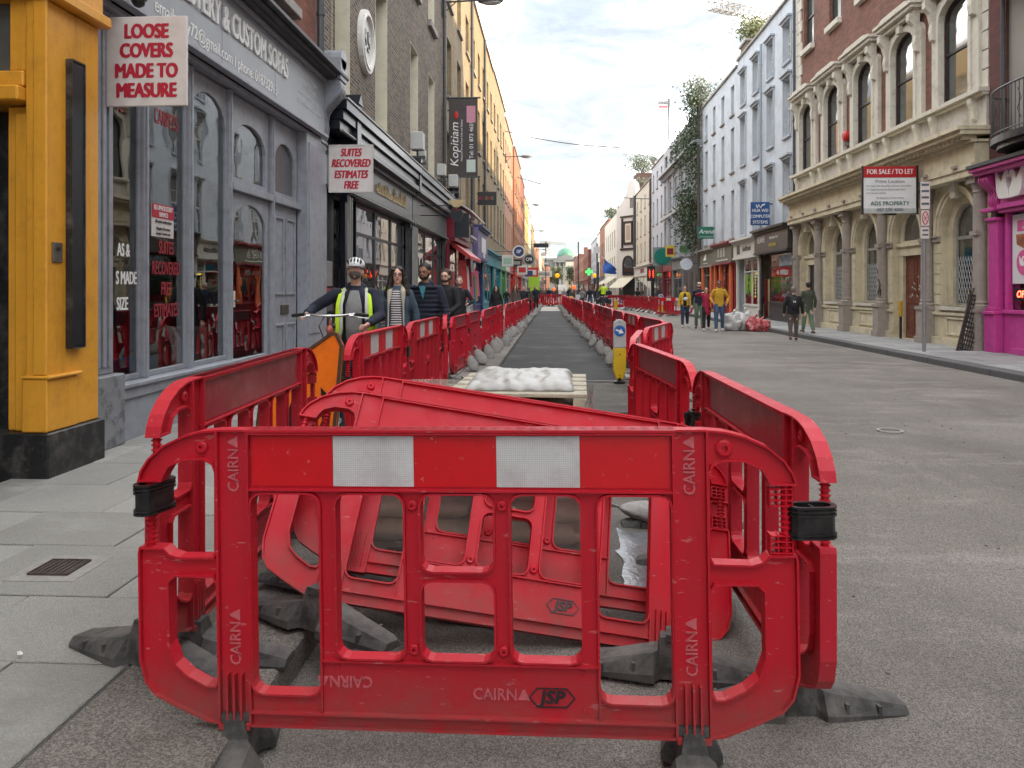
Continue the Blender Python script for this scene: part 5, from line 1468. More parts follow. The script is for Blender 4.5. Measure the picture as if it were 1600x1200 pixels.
# ground floor wall with arched openings
gl = []
for i, c_ in enumerate(Bc):
    z0_ = .12 + .004 if i in (1, 4) else 1.08
    gl.append(archpoly(c_ - .86, c_ + .86, z0_, 2.82, .98, n=12))
b = MB(); b.plate([rect(17.70, 31.3, .12, 4.06)] + gl, 0, -.30, F.fr, back=False); b.build('arcade_wall', M_bank, BK)
for i, c_ in enumerate(Bc):
    # archivolt and keystone, impost bands
    def arc(r0, r1, h0, h1, n=14):
        lo = [(c_ + r1 * math.cos(math.pi * k / n), 2.84 + h1 * math.sin(math.pi * k / n)) for k in range(n + 1)]
        li = [(c_ + r0 * math.cos(math.pi * k / n), 2.84 + h0 * math.sin(math.pi * k / n)) for k in range(n + 1)]
        return lo + li[::-1]
    b = MB(); b.plate([arc(.88, .97, 1.0, 1.085)], .002, .06, F.fr); b.plate([arc(.975, 1.06, 1.09, 1.17)], .002, .10, F.fr)
    b.build('archivolt', M_bank, BK)
    b = MB(); b.prism([(c_ - .10, 3.70), (c_ + .10, 3.70), (c_ + .15, 4.05), (c_ - .15, 4.05)], .002, .16, F.fr); b.build('keystone', M_bankt, BK)
    b = MB()
    for s_ in (-1, 1):
        a0, a1 = (c_ + s_ * .87, c_ + s_ * 1.16)
        F.box(b, min(a0, a1), max(a0, a1), 2.70, 2.80, -.38, .08); F.box(b, min(a0, a1), max(a0, a1), 2.805, 2.84, -.38, .12)
    b.build('impost', M_colst, BK)
    b = MB()
    for s_ in (-1, 1):          # rusticated blocks beside the openings
        for k in range(6):
            a0, a1 = c_ + s_ * .875, c_ + s_ * 1.14
            F.box(b, min(a0, a1), max(a0, a1), 1.12 + k * .26, 1.355 + k * .26, .002, .028)
    b.build('rusticated_block', M_bank, BK)
    if i in (1, 4):
        dm = mat('brown_door', (.145, .035, .018), .45, .25, 5, dirt=(.35, .3, .25), dirt_amt=.4, dirt_scale=14) if i == 1 else M_darkf
        b = MB(); F.box(b, c_ - .86, c_ + .86, 2.44, 2.80, -.29, -.14); F.box(b, c_ - .85, c_ + .85, 2.70, 2.80, -.285, -.08); F.box(b, c_ - .85, c_ - .60, .12, 2.44, -.29, -.16); F.box(b, c_ + .60, c_ + .85, .12, 2.44, -.29, -.16)
        b.build('door_surround', M_bank, BK)
        b = MB(); F.box(b, c_ - .6, c_ + .6, .13, 2.43, -.29, -.24)
        for (a0, a1, z0, z1) in ((-.5, -.06, 1.35, 2.3), (.06, .5, 1.35, 2.3), (-.5, -.06, .3, 1.15), (.06, .5, .3, 1.15)): b.band(rect(c_ + a0, c_ + a1, z0, z1), .03, -.24, -.225, F.fr)
        d_ = b.build('door', dm, BK)
        if i == 1:
            b = MB(); F.box(b, c_ - .2, c_ + .1, 1.02, 1.06, -.24, -.21); b.build('letterbox', M_pipe, d_)
            b = MB(); rr = random.Random(9)
            for k in range(9):
                yy, zz = c_ + rr.uniform(-.3, .3), rr.uniform(1.2, 1.9); b.tube([F.fr(yy, zz, -.225), F.fr(yy + .05, zz + .07, -.225), F.fr(yy + .1, zz + .02, -.225)], .008, 4)
            b.build('paint_scribble', M_whiter, d_)
        b = MB(); b.plate([archpoly(c_ - .62, c_ + .62, 2.86, 3.05, .60)], -.22, -.24, F.fr); b.build('fanlight', M_pane, BK)
        b = MB(); b.plate([archpoly(c_ - .855, c_ + .855, 2.805, 2.82, .97, 12), archpoly(c_ - .62, c_ + .62, 2.86, 3.05, .60)], -.18, -.29, F.fr); b.build('fanlight_surround', M_bank, BK)
    else:
        b = MB(); b.plate([archpoly(c_ - .855, c_ + .855, 1.085, 2.82, .97, 12), archpoly(c_ - .60, c_ + .60, 1.10, 2.92, .66, 12)], -.16, -.30, F.fr); b.build('window_surround', M_bank, BK)
        b = MB(); b.plate([archpoly(c_ - .60, c_ + .60, 1.10, 2.92, .66, 12), rect(c_ - .54, c_ + .54, 1.16, 2.72), archpoly(c_ - .54, c_ + .54, 2.80, 2.92, .60, 12)], -.24, -.29, F.fr)
        w = b.build('window', M_stone, BK)
        b = MB(); b.plate([archpoly(c_ - .58, c_ + .58, 1.12, 2.92, .64, 12)], -.275, -.285, F.fr); b.build('pane', M_pane, w)
        # diamond security grille
        b = MB(); n = 9
        gx0, gx1, gz0, gz1 = c_ - .53, c_ + .53, 1.17, 2.30
        for k in range(-9, 19):
            for s_ in (1, -1):
                x0 = gx0 + k * .117; pts = []
                for q in (0, 1):
                    zz = gz0 + (gz1 - gz0) * q; pts.append((x0 + s_ * (zz - gz0) * .42, zz))
                (xa, za), (xb, zb) = pts
                # clip
                def clipx(xa, za, xb, zb):
                    if xa == xb: return None
                    t0, t1 = 0, 1
                    for lim, sg in ((gx0, 1), (gx1, -1)):
                        fa, fb_ = sg * (xa - lim), sg * (xb - lim)
                        if fa < 0 and fb_ < 0: return None
                        if fa < 0: t0 = max(t0, fa / (fa - fb_))
                        if fb_ < 0: t1 = min(t1, fa / (fa - fb_))
                    if t0 >= t1: return None
                    return (xa + (xb - xa) * t0, za + (zb - za) * t0, xa + (xb - xa) * t1, za + (zb - za) * t1)
                r_ = clipx(xa, za, xb, zb)
                if r_: b.tube([F.fr(r_[0], r_[1], -.25), F.fr(r_[2], r_[3], -.25)], .008, 4, cap=False)
        b.build('grille', mat('galvanised', (.42, .45, .47), .4, .1, 8, metal=.3), w)
        b = MB(); F.box(b, c_ - .9, c_ + .9, .99, 1.08, -.40, .09); b.build('sill', M_bankt, w)
        b = MB(); b.band(rect(c_ - .55, c_ + .55, .38, .82), .05, .0, .035, F.fr); b.build('apron_panel', M_bank, BK)
# plinth courses
b = MB()
for s0, s1 in ((17.72, Bc[1] - .86), (Bc[1] + .86, Bc[4] - .86), (Bc[4] + .86, 31.28)):
    F.box(b, s0, s1, .12, .30, .002, .10); F.box(b, s0, s1, .86, .93, .002, .06)
b.build('plinth', M_bank, BK)
# columns on pedestals between the bays
for k, y_ in enumerate([17.95] + [c_ + hb for c_ in Bc[:-1]] + [31.1]):
    b = MB(); F.box(b, y_ - .22, y_ + .22, .12, .28, .0, .34); F.box(b, y_ - .19, y_ + .19, .28, .98, .0, .30); F.box(b, y_ - .21, y_ + .21, .98, 1.06, .0, .33)
    F.box(b, y_ - .20, y_ + .20, 3.90, 4.05, .0, .32)
    p0 = F.fr(y_, 0, .10)
    b.lathe([(.19, 1.06), (.195, 1.12), (.16, 1.16), (.175, 1.20), (.155, 1.24), (.145, 3.3), (.135, 3.68), (.16, 3.70), (.145, 3.74), (.175, 3.84), (.195, 3.90)], p0, 18)
    F.box(b, y_ - .14, y_ + .14, 2.72, 2.82, .0, .27)
    c__ = b.build('column', M_colst, BK)
    if k == 2:
        g_ = MB(); pts = [(0, 1.95), (.04, 2.1), None, (-.12, 1.62), (-.02, 1.8), (.1, 1.66), (-.1, 1.6), None, (-.08, 1.58), (.0, 1.36), (-.12, 1.32), (-.14, 1.5), (.02, 1.42), (.14, 1.38), (.15, 1.28), (0, 1.3)]
        run = []
        for q in pts + [None]:
            if q is None:
                if len(run) > 1: g_.tube([F.fr(y_ - .06 + u, v, .25 - abs(u) * .2) for u, v in run], .014, 5)
                run = []
            else: run.append(q)
        g_.build('graffiti', M_black, c__)
# entablature
b = MB(); F.box(b, 17.68, 31.32, 4.06, 4.22, -.3, .40); F.box(b, 17.68, 31.32, 4.22, 4.34, -.3, .44); F.box(b, 17.70, 31.30, 4.342, 4.80, -.3, .36); b.build('frieze', M_bank, BK)
b = MB(); F.box(b, 17.66, 31.34, 4.80, 4.86, -.3, .44); F.box(b, 17.62, 31.38, 4.96, 5.06, -.3, .70); F.box(b, 17.60, 31.40, 5.062, 5.15, -.3, .78); b.build('cornice', M_bank, BK)
b = MB(); y_ = 17.72
while y_ < 31.25: F.box(b, y_, y_ + .10, 4.862, 4.958, .30, .60); y_ += .21
b.build('dentils', M_bank, BK); 
b = MB()
for c_ in Bc:
    for s_ in (-.7, .7): F.box(b, c_ + s_ - .1, c_ + s_ + .1, 4.30, 4.36, .44, .50)
b.build('frieze_lugs', M_colst, BK)
# plaster zone and upper windows
b = MB(); F.box(b, 17.70, 31.30, 5.165, 5.86, .002, .10); b.build('parapet_band', M_parap, BK)
b = MB(); F.box(b, 17.66, 31.34, 5.862, 5.92, .0, .22); F.box(b, 17.64, 31.36, 5.922, 6.02, .0, .30); b.build('sill_course', M_bankt, BK)
for c_ in Bc:
    w = window(BK, F, c_ - .70, c_ + .70, 6.05, 8.57, recess=.03, fm=M_darkf, rise=.42, bars=(1, 1), fw=.07)
    b = MB(); b.plate([archpoly(c_ - 1.08, c_ + 1.08, 6.03, 8.35, .42, 12), archpoly(c_ - .69, c_ + .69, 6.05, 8.15, .42)], .003, .12, F.fr)
    b.plate([archpoly(c_ - .80, c_ + .80, 6.035, 8.20, .52, 12), archpoly(c_ - .69, c_ + .69, 6.05, 8.15, .42)], .121, .16, F.fr)
    b.build('stone_surround', M_bankt, w)
    b = MB(); b.prism([(c_ - .10, 8.56), (c_ + .10, 8.56), (c_ + .14, 8.85), (c_ - .14, 8.85)], .16, .26, F.fr); b.build('keystone', M_bankt, w)
    b = MB(); F.box(b, c_ - 1.02, c_ + 1.02, 8.78, 8.90, .0, .28); F.box(b, c_ - 1.12, c_ + 1.12, 8.902, 9.0, .0, .40); F.box(b, c_ - 1.18, c_ + 1.18, 9.002, 9.08, .0, .46)
    b.prism([(c_ - 1.16, 9.082), (c_ + 1.16, 9.082), (c_ + .7, 9.2), (c_ - .7, 9.2)], .0, .40, F.fr); b.build('window_cornice', M_bankt, w)
    for s_ in (-1, 1):
        yy = c_ + s_ * .92
        b = MB(); b.prism([(.0, 7.75), (.10, 7.8), (.13, 8.0), (.10, 8.2), (.16, 8.45), (.28, 8.6), (.28, 8.78), (.0, 8.78)], yy - .09, yy + .09, lambda u, v, d: (F.X - .12 - u, d, v)); b.build('console', M_bankt, w)
        b = MB(); b.prism([(.0, 5.35), (.08, 5.4), (.1, 5.6), (.16, 5.75), (.16, 5.86), (.0, 5.86)], yy - .08, yy + .08, lambda u, v, d: (F.X - .10 - u, d, v)); b.build('bracket', M_bankt, w)
    window(BK, F, c_ - .55, c_ + .55, 10.75, 13.2, recess=.12, fm=M_darkf, sill=M_bankt, sw=.16, sillh=.2, bars=(1, 1), pm=mat('greenish_pane', (.05, .07, .06), .08, .3, 1))
for y_, w_ in ((17.72, .62), (30.68, .6)):
    b = MB(); z_ = 6.05; k = 0
    while z_ < 16.2:
        ww = w_ if k % 2 else w_ * .8
        a0, a1 = (y_, y_ + ww) if y_ < 20 else (y_ + w_ - ww, y_ + w_)
        F.box(b, a0, a1, z_, z_ + .40, .002, .05); z_ += .43; k += 1
    b.build('quoins', M_bankt, BK)
pipe(BK, F, 31.36, .2, 16.3, .12, .06, M_pipe)
# alarm bell
ab = thing('alarm_bell', 'small red alarm bell between the second and third upper windows of the bank', 'alarm', F.fr(25.9, 6.55, .05))
b = MB(); b.lathe([(.17, F.X - .02), (.17, F.X - .16), (.10, F.X - .22), (.001, F.X - .22)], (0, 25.9, 6.55), 16, 'x'); b.build('bell', M_redp, ab)
b = MB(); F.box(b, 25.78, 26.02, 6.25, 6.36, .0, .08); b.build('bracket', M_pipe, ab)

# ------------------------------------------------ pink shop at the right edge
M_pink = mat('magenta_paint', (.52, .06, .29), .3, .07, 5, dirt=(.30, .03, .17), dirt_amt=.5, dirt_scale=6, runs=.3)
M_dbrick = brick_mat('dark_red_brick', (0.16, 0.05, 0.045), (0.10, 0.035, 0.035), (0.06, 0.05, 0.045), soot_amt=.3)
M_rend = mat('grey_render', (.30, .285, .26), .85, .08, 2, bump=.2, bscale=25, dirt=(.2, .19, .17), dirt_amt=.4)
PK = building('shop_building', 'magenta painted massage shop with a white swan emblem at the right edge', F, 9.5, 17.66, 15, M_rend, [rect(14.9, 16.1, 4.9, 7.1), rect(14.9, 16.1, 8.5, 10.6), rect(11.4, 12.6, 4.9, 7.1)], z0=4.5, shop=3.0)
for y0_, z0_ in ((14.9, 4.9), (14.9, 8.5), (11.4, 4.9)): window(PK, F, y0_, y0_ + 1.2, z0_, z0_ + (2.2 if z0_ < 5 else 2.1), recess=.2, reveal=M_rend, pm=M_pane2)
b = MB(); F.box(b, 17.02, 17.655, 4.3, 15, .003, .06); b.build('brick_strip', M_dbrick, PK)
pipe(PK, F, 17.0, 4.5, 15, .14, .045)
b = MB(); F.box(b, 17.20, 17.62, .12, .95, -.1, .20); F.box(b, 17.18, 17.64, .95, 1.02, -.1, .24); F.box(b, 17.21, 17.61, 1.02, 1.12, -.1, .17); F.box(b, 17.24, 17.58, 1.12, 3.06, -.1, .13); F.box(b, 17.20, 17.62, 3.0, 3.07, -.1, .19); F.box(b, 17.16, 17.66, 3.20, 3.28, -.1, .26)
b.build('pilaster', M_pink, PK, bev=.015, seg=2)
corbel(17.22, 17.60, 3.28, 3.98, M_pink, PK, F, .26)
b = MB(); F.box(b, 9.6, 17.66, 4.0, 4.08, -.1, .42); F.box(b, 9.6, 17.70, 4.08, 4.16, -.1, .50); F.box(b, 9.6, 17.1, 3.22, 3.32, -.1, .22); F.box(b, 9.6, 17.13, 3.14, 3.215, -.1, .16); b.build('cornice', M_pink, PK, bev=.01)
b = MB(); F.box(b, 9.6, 17.16, 3.325, 3.995, -.1, .10); b.build('fascia', M_pink, PK)
b = MB(); F.box(b, 9.6, 17.72, 4.165, 4.24, -.1, .54); b.build('lead_flashing', M_pipe, PK)
# swan emblem: two mirrored swans, raised white
SW = (16.62, 3.42)
sw1 = [(0, 0), (-.10, -.0), (-.36, .02), (-.44, .16), (-.50, .62), (-.40, .52), (-.26, .34), (-.20, .50), (-.12, .56), (-.03, .55), (-.01, .46), (-.07, .44), (-.12, .40), (-.10, .30), (-.02, .16)]
b = MB(); b.prism([(SW[0] - p[0], SW[1] + p[1] * 1.05) for p in sw1], .11, .24, F.fr); b.prism([(SW[0] + p[0] - .002, SW[1] + p[1] * 1.05) for p in sw1[::-1]], .11, .24, F.fr); b.build('swan_emblem', mat('emblem_white', (.72, .72, .70), .4, .03, 5), PK)
b = MB(); F.box(b, 9.6, 17.17, .12, .98, -.1, .02); F.box(b, 9.6, 17.15, .98, 1.06, -.1, .08); F.box(b, 9.6, 16.9, .12, .26, .02, .06); F.box(b, 17.03, 17.13, 1.06, 3.135, -.1, .03)
b.band(rect(14.2, 16.4, .36, .86), .05, .02, .05, F.fr); b.build('stall_riser', M_pink, PK, bev=.008)
b = MB(); F.box(b, 9.7, 17.01, 1.07, 3.13, -.10, -.105); b.build('pane', M_glass, PK)
b = MB(); F.box(b, 9.7, 16.5, .3, 3.1, -1.5, -1.45); b.build('interior', M_inter2, PK)
b = MB(); F.box(b, 15.0, 16.98, 1.62, 3.08, -.06, -.05); po = b.build('poster', mat('poster_white', (.66, .66, .68), .4, .03, 3), PK)
b = MB(); F.box(b, 15.4, 16.8, 2.72, 2.95, -.049, -.045); b.build('poster_label', mat('poster_pink', (.60, .10, .28), .5), po)
text(po, 'RELAX', (F.X + .040, 16.45, 2.88), .10, M_wlet, '-x', ext=.001, sx=.8); text(po, 'MASSAGE', (F.X + .040, 16.45, 2.78), .10, M_wlet, '-x', ext=.001, sx=.8)
b = MB(); b.plate([[(16.85, 2.66), (15.0, 2.66), (15.0, 2.15), (15.6, 2.28), (16.2, 2.20), (16.82, 2.45)]], -.049, -.045, F.fr); b.build('poster_photo', mat('stone_photo', (.34, .12, .06), .5, .6, 3.5), po)
b = MB(); b.plate([[(16.55 + .27 * math.cos(2 * math.pi * k / 24), 2.06 + .27 * math.sin(2 * math.pi * k / 24)) for k in range(24)]], -.044, -.040, F.fr); ov = b.build('poster_oval', mat('poster_pink', (.6, .1, .28), .5), po)
b = MB(); b.prism([(16.55 - p[0] * .36, 1.99 + p[1] * .36) for p in sw1], -.039, -.036, F.fr); b.prism([(16.55 + p[0] * .36, 1.99 + p[1] * .36) for p in sw1[::-1]], -.039, -.036, F.fr); b.build('oval_swans', M_wlet, ov)
on = thing('neon_sign', 'red OPEN sign glowing in the magenta shop window', 'sign', F.fr(15.9, 1.36, -.2)); b = MB(); F.box(b, 15.2, 16.95, 1.26, 1.52, -.09, -.05); b.build('panel', M_black, on)
text(on, 'OPEN', (F.X + .04, 16.55, 1.39), .21, mat('neon_red', (.9, .05, .03), .5, emit=(1, .06, .03), estr=3.0), '-x', ext=.002, bold=.01, shear=.2)
def balcony(z, y0, y1, label):
    t = thing('balcony', label, 'balcony', F.fr((y0 + y1) / 2, z, 0))
    c_ = (y0 + y1) / 2; h = (y1 - y0) / 2; n = 18
    pts = [(c_ + h * math.cos(math.pi * k / n), .80 * math.sin(math.pi * k / n) ** .7 if 0 < k < n else .02) for k in range(n + 1)]
    b = MB(); b.prism([(p[0], p[1]) for p in pts], z - .14, z, lambda u, v, d: F.fr(u, d, v)); b.prism([(c_ + (p[0] - c_) * .9, p[1] * .88) for p in pts], z - .24, z - .142, lambda u, v, d: F.fr(u, d, v)); b.build('slab', M_darkf, t)
    b = MB(); b.tube([F.fr(p[0], z + .95, p[1] * .96) for p in pts], .022, 6); b.tube([F.fr(p[0], z + .08, p[1] * .96) for p in pts], .012, 6); b.build('handrail', M_darkf, t)
    for k in range(1, n * 2):
        i, f = divmod(k / 2, 1); i = int(i)
        if i >= n: break
        p = (pts[i][0] * (1 - f) + pts[i + 1][0] * f, pts[i][1] * (1 - f) + pts[i + 1][1] * f)
        b = MB(); b.tube([F.fr(p[0], z, p[1] * .96), F.fr(p[0], z + .95, p[1] * .96)], .010, 5)
        if k % 8 == 4: b.tube([F.fr(p[0] - .06, z + .2, p[1] * .96), F.fr(p[0] + .06, z + .4, p[1] * .96), F.fr(p[0] - .06, z + .6, p[1] * .96), F.fr(p[0] + .05, z + .8, p[1] * .96)], .009, 5)
        b.build('baluster', M_darkf, t)
balcony(4.62, 14.2, 17.0, 'black iron balcony directly above the magenta shop')
balcony(8.1, 14.2, 17.0, 'upper black iron balcony, one floor above the other, at the right edge')

# ------------------------------------------------ blue rendered buildings
BF = [(4.3, 6.9), (7.9, 10.3), (11.0, 12.6)]
BL1 = plain_building('pale blue rendered building next to the bank, windows with moulded hoods', F, 31.42, 41.3, 13.55, M_bluer, 4, BF, hood=M_lblue, sillm=M_lblue, fm=M_whitef, recess=.16, bars=(2, 2), pm=M_pane2, wfrac=.38, depth=11)
pipe(BL1, F, 36.3, 3.9, 12.9, .12, .06, mat('blue_pipe', (.25, .29, .34), .5))
BL2 = plain_building('second pale blue rendered building with plain windows, carrying the green sign', F, 41.32, 50.9, 13.3, M_bluer, 4, BF, sillm=M_stone, fm=M_whitef, recess=.16, bars=(2, 2), wfrac=.34)
M_hua = mat('dark_brown_board', (.045, .040, .040), .4, .2, 4)
shopfront(BL1, F, 31.45, 36.6, M_blackp, M_hua, zf0=3.15, zf1=4.1, npan=1, door='far', proj=.35, stall=.75, transom=2.45, inner=M_inter2, items=[M_whiter, M_lblue])
text(BL1, 'HUAWEI', (F.X - .36, 35.4, 3.72), .42, M_wlet, '-x', ext=.002, bold=.01, sx=.75)
text(BL1, 'Unlock&Repair Centre', (F.X - .36, 33.4, 3.74), .19, M_wlet, '-x', ext=.002, sx=.75)
text(BL1, 'MOBILE REPAIRS', (F.X - .36, 33.6, 3.42), .20, mat('yellow_letters', (.6, .5, .06), .5), '-x', ext=.002, sx=.8)
b = MB(); F.box(b, 31.9, 33.9, 2.5, 2.95, -.04, -.02); b.build('window_poster', mat('poster_blue', (.3, .4, .5), .5, .5, 4), BL1)
shopfront(BL1, F, 36.7, 41.25, M_whiter, M_whiter, zf0=3.1, zf1=3.95, npan=2, door='far', proj=.25, inner=M_inter, items=[M_cream, M_wine])
b = MB()
for k in range(8): b.ell(F.fr(38.3, 1.15 + k * .16, -.14), (.04, .04, .05), 8, 6)
for k in range(5): b.ell(F.fr(37.5 + k * .16, 2.28, -.14), (.04, .04, .05), 8, 6)
tag(b.build('bulb_string', mat('bulb_amber', (.9, .6, .1), .5, emit=(1, .6, .12), estr=1.6), BL1, fixn=False), kind='stuff')
b = MB(); F.box(b, 39.8, 40.4, 3.3, 3.75, .255, .27); b.build('logo_mark', M_blackp, BL1)
text(BL1, 'Unlock&PhoneSale', (F.X - .27, 38.4, 3.52), .40, M_blackp, '-x', ext=.002, bold=.01, sx=.55)
M_olive = mat('olive_board', (.14, .145, .11), .6, .1, 4)
shopfront(BL2, F, 41.5, 46.3, M_wine, M_olive, zf0=2.95, zf1=4.0, npan=2, door='near', proj=.3, inner=M_inter2, items=[M_oran])
shopfront(BL2, F, 46.5, 50.8, M_stone, M_olive, zf0=2.95, zf1=3.9, npan=1, door='near', proj=.2, inner=M_inter2, items=[M_oran])
for y_ in (42.0, 44.6, 46.0, 47.2, 49.8):
    b = MB(); F.box(b, y_, y_ + .35, .12, 2.9, .10, .22); b.build('orange_pier', M_oran, BL2)
b = MB(); rr = random.Random(4)
for y_ in (44.6, 43.9, 43.2):     # three blocky characters in strokes
    for q in range(5): F.box(b, y_ - .25, y_ + .22, 3.35 + q * .1, 3.38 + q * .1, .31, .33)
    F.box(b, y_ - .15, y_ - .11, 3.3, 3.85, .31, .33); F.box(b, y_ + .08, y_ + .12, 3.3, 3.82, .31, .33)
b.build('sign_characters', M_wlet, BL2)
b = MB(); F.box(b, 42.3, 45.2, 3.10, 3.16, .31, .33); F.box(b, 48.2, 49.6, 3.1, 3.15, .21, .23); b.lathe([(.15, 0), (.02, .4)], F.fr(48.8, 3.3, .22), 8); b.build('sign_strokes', M_wlet, BL2)
hs = plain_sign('blue HUA WEI COMPUTER SYSTEMS sign on the pale blue wall', 8.75, 9.58, 34.7, 4.35, 5.38, mat('sign_blue', (.015, .07, .22), .4, .1, 3), None, ' |HUA WEI|COMPUTER|SYSTEMS', M_wlet, .20)
b = MB(); b.tube([(8.98, 34.64, 5.25), (9.02, 34.64, 5.12), (9.10, 34.64, 5.25), (9.16, 34.64, 5.12), (9.26, 34.64, 5.24), (9.36, 34.64, 5.27)], .03, 6); b.build('emblem', M_wlet, hs)
gs = plain_sign('green sign with the white word Arena in script beside the ivy', 8.72, 9.65, 47, 4.55, 5.28, mat('sign_green', (.005, .13, .08), .4), None, None)
text(gs, 'Arena', (9.2, 46.94, 4.98), .36, M_wlet, '-y', ext=.001, shear=.3); text(gs, 'ACCOUNTING SERVICES', (9.2, 46.94, 4.66), .075, M_wlet, '-y', ext=.001)
fs_ = thing('for_sale_sign', 'large FOR SALE / TO LET board of ADS Property fixed across the front of the bank', 'sign', (9.0, 20.7, 3.53))
b = MB(); b.box(8.33, 9.70, 20.69, 20.72, 3.53, 4.78); b.build('board', mat('forsale_white', (.70, .71, .72), .4, .03, 3), fs_)
b = MB(); b.box(8.33, 9.70, 20.675, 20.688, 4.49, 4.78); b.build('red_band', mat('forsale_red', (.42, .012, .02), .4), fs_)
b = MB(); b.box(8.33, 9.70, 20.675, 20.688, 3.53, 3.66); b.build('grey_band', mat('forsale_grey', (.42, .45, .44), .4), fs_)
b = MB(); b.box(8.29, 8.33, 20.68, 20.75, 3.5, 4.80); b.box(9.70, 9.76, 20.68, 20.95, 3.5, 4.8); b.box(8.4, 9.7, 20.73, 20.80, 3.55, 3.62); b.box(8.4, 9.7, 20.73, 20.80, 4.6, 4.67); b.box(8.9, 9.2, 20.7, 20.8, 3.48, 3.53); b.build('frame', M_black, fs_)
ff = 20.67
M_dgt = mat('print_grey', (.10, .11, .13), .5); M_dgn = mat('print_green', (.05, .13, .10), .5)
text(fs_, 'FOR SALE / TO LET', (9.015, ff, 4.635), .185, M_wlet, '-y', ext=.001, bold=.015, sx=.78)
text(fs_, 'Prime Location', (9.015, ff, 4.38), .125, M_dgt, '-y', ext=.001)
for t_, z_ in (('Lot 1 High Profile Ground Floor and Lower Ground Floor', 4.26), ('Lot 2 Superb Development Potential Upper Floors', 4.165), ('Lot 3 The Entire Building', 4.07)):
    text(fs_, t_, (8.40, ff, z_), .066, M_dgt, '-y', ext=.001, sx=.75, align='LEFT')
text(fs_, 'All Enquiries to Roy Kenny', (9.015, ff, 3.94), .066, M_dgt, '-y', ext=.001)
text(fs_, 'ADS PROPERTY', (9.015, ff, 3.79), .150, M_dgn, '-y', ext=.001, bold=.012, sx=.98)
text(fs_, '087 258 4005', (9.015, ff, 3.62), .125, M_dgt, '-y', ext=.001, bold=.012)

fs_.location = (8.55, 20.1, 3.44); fs_.scale = (.955,) * 3

# ------------------------------------------------ grey pilastered building with ivy
GV = building('town_building', 'grey pilastered Victorian building overgrown with ivy at its near end', F, 50.92, 68.7, 13.6, M_gpain,
              [rect(51.6 + 2.9 * k + q, 51.6 + 2.9 * k + q + .95, a, b_) for k in range(6) for q in (0, 1.25) for a, b_ in ((4.5, 7.3), (8.1, 10.5))] + [rect(52 + 2.9 * k, 53.6 + 2.9 * k, 11.7, 13.0) for k in range(6)], z0=3.9)
for k in range(6):
    for q in (0, 1.25):
        for a, b_ in ((4.5, 7.3), (8.1, 10.5)): window(GV, F, 51.6 + 2.9 * k + q, 51.6 + 2.9 * k + q + .95, a, b_, fm=M_greyf, sill=M_greyf, recess=.2, simple=(k > 2), bars=(1, 1))
    window(GV, F, 52 + 2.9 * k, 53.6 + 2.9 * k, 11.7, 13.0, fm=M_greyf, recess=.1, simple=True)
    b = MB(); F.box(b, 51.15 + 2.9 * k, 51.4 + 2.9 * k, 4.0, 10.9, .002, .14); b.build('pilaster', M_lblue, GV)
b = MB(); F.box(b, 50.95, 68.68, 11.0, 11.15, .0, .35); F.box(b, 50.93, 68.69, 11.152, 11.35, .0, .60); F.box(b, 50.95, 68.68, 7.5, 7.75, .15, .28); b.build('cornice', M_greyf, GV)
b = MB(); y_ = 51.0
while y_ < 68.5: F.box(b, y_, y_ + .14, 10.85, 10.998, .0, .30); y_ += .34
b.build('dentils', M_lblue, GV)
M_dgr = mat('charcoal_front', (.07, .072, .078), .6, .15, 2)
b = MB(); F.box(b, 50.95, 57.9, .12, 3.88, -.2, .05); b.build('shop_wall', M_dgr, GV)
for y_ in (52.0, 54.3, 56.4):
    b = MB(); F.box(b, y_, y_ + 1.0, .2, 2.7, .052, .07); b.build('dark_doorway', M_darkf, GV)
shopfront(GV, F, 58.0, 63.2, M_greyf, M_greyf, npan=2, door='near', inner=None, glass=M_pane)
shopfront(GV, F, 63.3, 68.6, M_wine, M_wine, npan=2, door='near', inner=None, glass=M_pane)
round_s = thing('round_sign', 'white lit round sign hanging over the charcoal shopfront', 'sign', (9.0, 52.4, 3.2))
b = MB(); b.lathe([(.40, 52.35), (.40, 52.45)], (8.95, 0, 3.2), 24, 'y'); b.build('disc', mat('lit_disc', (.5, .55, .62), .4, emit=(.8, .9, 1), estr=.02), round_s)
b = MB(); b.box(9.3, FR_, 52.38, 52.42, 3.2, 3.24); b.build('arm', M_pipe, round_s)
gr_ = thing('round_sign', 'green round sign on a grey board above the second works', 'sign', (9.0, 62.5, 3.6))
b = MB(); b.lathe([(.66, 62.4), (.66, 62.5)], (8.75, 0, 4.15), 24, 'y'); b.build('disc', mat('sign_green2', (.0, .16, .12), .4), gr_)
b = MB(); b.box(8.0, 9.5, 62.52, 62.6, 3.4, 4.9); b.box(9.5, FR_, 62.54, 62.58, 4.0, 4.06); b.build('board', M_greyf, gr_)
plain_sign('yellow square sign between the green disc and a pale board', 8.3, 8.95, 57.5, 3.9, 4.75, mat('yellow_board', (.6, .45, .05), .5), M_wine)
plain_sign('pale grey sign board with a small tree emblem near the ivy', 8.85, 9.7, 55.2, 3.95, 4.8, mat('pale_board', (.42, .46, .46), .5), M_greenp)
rn = thing('neon_sign', 'red glowing upright characters beside the cream house', 'sign', (8.6, 72, 2.5))
b = MB(); b.box(8.0, 9.3, 71.6, 72.2, 2.1, 4.4); b.build('case', M_darkf, rn)
b = MB()
for x_ in (8.25, 8.85):
    for q in range(3): b.box(x_, x_ + .3, 71.55, 71.6, 2.9 + q * .3, 2.97 + q * .3)
    b.box(x_ + .12, x_ + .18, 71.55, 71.6, 2.6, 3.9)
b.build('tubes', mat('neon_orange', (.9, .1, .03), .5, emit=(1, .06, .02), estr=.7), rn)
rn.scale = (.55, .55, .6); rn.location = (9.0, 72, 2.5)

